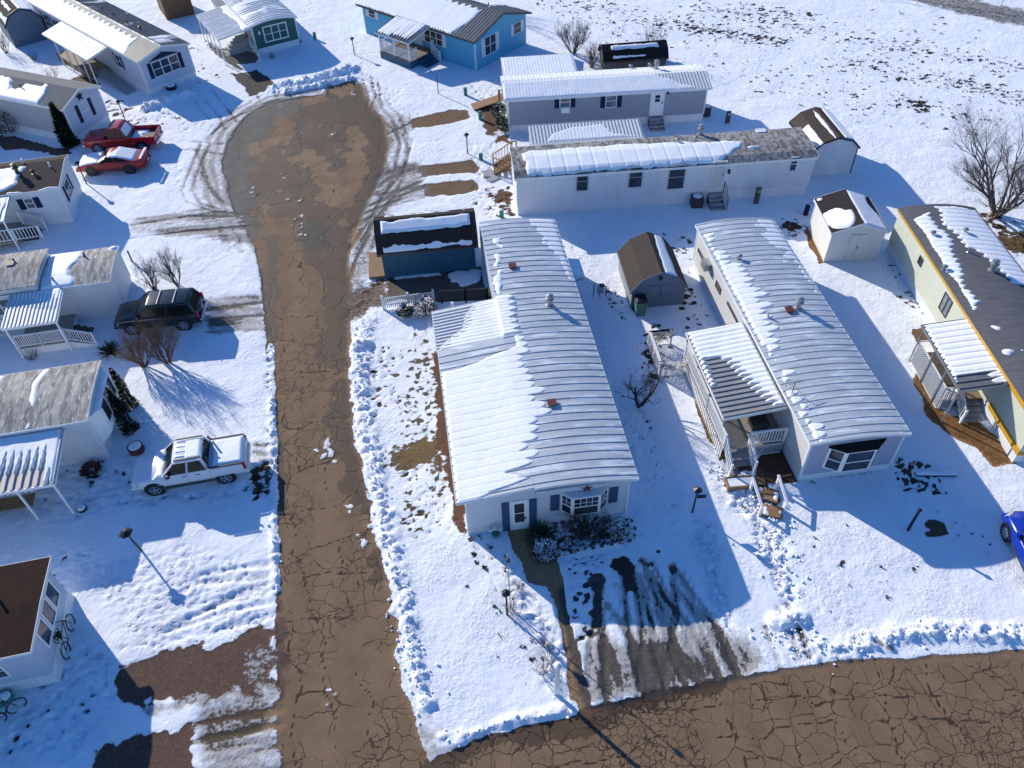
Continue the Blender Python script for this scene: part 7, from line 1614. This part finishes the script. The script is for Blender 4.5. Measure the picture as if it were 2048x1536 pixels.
for i in range(90):
    x, y = rg.choice(((rg.uniform(0, L_ * .75), 2.3), (rg.uniform(0, .1), rg.uniform(0, 2.3)))); mb.box(x - .06, x + .06, y - .07, y + .07, rg.uniform(.9, 1.04), 1.07)
mb.build('snow_cap', M['snow'], t)
# flower pots, edging, bicycles
B = at(992, 1072); t = thing('flower_pot', 'green flower pot with white blooms beside the front door', 'flower pot', B)
MB().lathe((0, 0, -.02), [(.13, 0), (.19, .26), (.20, .28), (.15, .28)], 12).build('pot', M['green_pl'], t); mb = MB()
for dx, dz in ((-.2, .52), (0, .62), (.2, .55)): mb.tube([(dx * .4, 0, .25), (dx, -.02, dz)], .012, 4)
mb.build('stem', M['leaf'], t)
for dx, dz in ((-.2, .52), (0, .62), (.2, .55)): MB().lathe((dx, -.03, dz), [(.05, 0), (.13, .03), (.13, .06), (.03, .09)], 10).build('bloom', M['flower'], t)
z = zm(1060, 1000, 8.533); pts = [(20, 960), (120, 1060), (300, 1010), (560, 950), (860, 880), (1010, 860), (1150, 830), (1300, 800), (1480, 770), (1640, 740), (1760, 690), (1800, 580), (1770, 440), (1690, 310)]
mb = MB(); W3 = [at(*z(*p)) for p in pts]
t = thing('brick_edging', 'scalloped dark brick edging curving round the flower bed', 'garden edging', W3[7])
for P_, Q_ in zip(W3, W3[1:]):
    L_ = np.hypot(*(Q_ - P_)[:2]); n = max(1, int(L_ / .24)); a = math.atan2(Q_[1] - P_[1], Q_[0] - P_[0])
    for i in range(n):
        c = P_ + (Q_ - P_) * (i + .5) / n - W3[7]; dx, dy = math.cos(a) * .105, math.sin(a) * .105; nx_, ny_ = -math.sin(a) * .05, math.cos(a) * .05; h = .16 + rng.uniform(-.02, .03)
        mb.cut(); mb.hexa([(c[0] - dx - nx_, c[1] - dy - ny_, -.05), (c[0] + dx - nx_, c[1] + dy - ny_, -.05), (c[0] + dx + nx_, c[1] + dy + ny_, -.05), (c[0] - dx + nx_, c[1] - dy + ny_, -.05), (c[0] - dx * .6 - nx_, c[1] - dy * .6 - ny_, h), (c[0] + dx * .6 - nx_, c[1] + dy * .6 - ny_, h), (c[0] + dx * .6 + nx_, c[1] + dy * .6 + ny_, h), (c[0] - dx * .6 + nx_, c[1] - dy * .6 + ny_, h)])
mb.build('brick', M['brick'], t)
def bicycle(label, p0, p1, lean):
    A, Bq = at(*p0), at(*p1); L_ = float(np.hypot(*(Bq - A)[:2])); t = thing('bicycle', label, 'bicycle', A, 0); t.rotation_mode = 'XYZ'; t.rotation_euler = (0, 0, math.atan2(Bq[1] - A[1], Bq[0] - A[0])); r_ = .33; sc = L_ / 1.05
    for x in (0, L_):
        wv = MB(); wv.tube([(x + r_ * math.cos(2 * math.pi * k_ / 20), lean * (1 + math.sin(2 * math.pi * k_ / 20)) * r_, r_ + r_ * math.sin(2 * math.pi * k_ / 20)) for k_ in range(21)], .028, 6, cap=False); wo = wv.build('wheel', M['black'], t); mb = MB()
        for k_ in range(8): mb.tube([(x, lean * r_, r_), (x + r_ * math.cos(.785 * k_), lean * r_ * (1 + math.sin(.785 * k_)), r_ + r_ * math.sin(.785 * k_))], .005, 3)
        mb.build('spokes', M['galv'], wo)
    Q = lambda x, h: (x * L_, lean * h, h); mb = MB()
    for a_, b_ in ((Q(.42, .3), Q(.30, .85)), (Q(.42, .3), Q(.80, .78)), (Q(.32, .75), Q(.80, .82)), (Q(0, .33), Q(.42, .3)), (Q(0, .33), Q(.32, .75)), (Q(1, .33), Q(.80, .9)), (Q(.80, .9), Q(.78, 1.0))): mb.tube([a_, b_], .02, 6)
    mb.build('frame', M['dgrey'], t); mb = MB(); h_ = Q(.78, 1.0); mb.tube([(h_[0] - .05, h_[1] - .28, h_[2]), h_, (h_[0] - .05, h_[1] + .28, h_[2])], .016, 6); mb.build('handlebar', M['black'], t)
    s0 = Q(.30, .88); MB().box(s0[0] - .13, s0[0] + .1, s0[1] - .07, s0[1] + .07, s0[2], s0[2] + .05).build('saddle', M['black'], t, bevel=.02); return t
z = zm(0, 1090, 3.936)
bicycle('old bicycle propped along the end wall under the white framed windows', z(556, 860), z(590, 640), .12)
bicycle('old bicycle standing in front of the bottom left home, cut by the frame', z(10, 1415), z(165, 1295), .06)
B = at(*z(495, 800)); t = thing('flower_basket', 'dark basket of white flowers hanging on the bicycle by the end wall', 'flower basket', (B[0], B[1], .55)); MB().lathe((0, 0, 0), [(.18, 0), (.26, .22), (.24, .24)], 12).build('basket', M['bark_dark'], t); mb = MB(); mg = MB(); rg = random.Random(4)
for i in range(90):
    a = rg.uniform(0, 6.28); r_ = .33 * math.sqrt(rg.random()); c = (r_ * math.cos(a), r_ * math.sin(a), .24 + .14 * (1 - r_ / .33) + rg.uniform(-.04, .05)); (mb if i % 2 else mg).lathe(c, [(.01, 0), (.045, .02), (.04, .05), (.01, .06)], 6)
mb.build('flowers', M['flower'], t); mg.build('leaves', M['leaf'], t)
for i, q in enumerate((z(20, 1235), z(75, 1220))):
    B = at(*q); t = thing('planter_pot', ['teal planter at the left edge in front of the bottom left home', 'teal planter beside the standing bicycle wheel'][i], 'planter', B); MB().lathe((0, 0, -.02), [(.16, 0), (.25, .30), (.25, .36), (.2, .36)], 14).build('pot', M['green_pl'], t); MB().lathe((0, 0, .33), [(.2, 0), (.16, .08), (.02, .12)], 12).build('snow_cap', M['snow'], t, smooth=True)
# lawn chair
B = at(10, 676); t = thing('lawn_chair', 'white lawn chair beside the porch railing at the left edge', 'chair', B, 20); MB().box(-.26, .26, -.26, .26, .40, .44).build('seat', M['white'], t); MB().hexa([(-.26, .24, .44), (.26, .24, .44), (.26, .28, .44), (-.26, .28, .44), (-.26, .34, .95), (.26, .34, .95), (.26, .38, .95), (-.26, .38, .95)]).build('backrest', M['white'], t)
for x in (-.24, .24):
    for y in (-.24, .26): MB().tube([(x, y, 0), (x, y, .42)], .018, 6).build('leg', M['white'], t)
    MB().bar((x, -.26, .64), (x, .30, .64), .05, .03).build('armrest', M['white'], t)
B = at(1870, 950); t = thing('parking_stop', 'snow topped kerb block in the shade before the pale yellow home', 'kerb block', B, -3); MB().box(-.9, .9, -.12, .12, -.05, .14).build('block', M['navy'], t, bevel=.03); snow_sheet('snow_cap', t, lambda X: 0 * X + .14, lambda X, Y: 0 * X + .2, -.9, .9, -.12, .12, .06, .04)
A, Bq = at(1722, 1268), at(1768, 1292); t = thing('drain_pipe', 'short concrete drain pipe end lying between the snow ridge and the road', 'drain pipe', A, math.degrees(math.atan2(Bq[1] - A[1], Bq[0] - A[0]))); MB().tube([(0, 0, .0), (1.2, 0, -.02)], [.16, .16], 14).build('pipe', M['conc'], t)
# chain-link fence, top right
F0, F1 = at(1836, 4), at(1996, 28); d = (F1 - F0)[:2]; L1 = float(np.hypot(*d)); d /= L1; t = thing('chain_link_fence', 'chain-link fence on thin steel posts across the top right corner', 'fence', (F0[0], F0[1], 0), math.degrees(math.atan2(d[1], d[0]))); stp = L1 / 2
for k_ in range(-6, 6): MB().tube([(stp * k_, 0, -.1), (stp * k_, 0, 1.9)], .035, 6).build('post', M['galv'], t)
mb = MB()
for h in (.1, 1.85): mb.tube([(-6 * stp, 0, h), (5 * stp, 0, h)], .018, 5)
mb.build('rail', M['galv'], t); mb = MB(); x = -6 * stp
while x < 5 * stp - 1.8:
    mb.add([(x, 0, .1), (x + .008, 0, .1), (x + 1.758, 0, 1.85), (x + 1.75, 0, 1.85)], [(0, 1, 2, 3)]); mb.add([(x + 1.75, .004, .1), (x + 1.758, .004, .1), (x + .008, .004, 1.85), (x, .004, 1.85)], [(0, 1, 2, 3)]); x += .24
mb.build('wire_mesh', M['galv'], t)
# bare tree beyond the blue house: its crown throws the shadows on that roof
bare_tree('tall bare tree beyond the blue house, out of view above', (-11.0, 84.0, 0), 14, .35, 5, 'bark', 'bark', 77, stems=1, spread=.6, kids=(3, 4), L0=.38, cl=3)
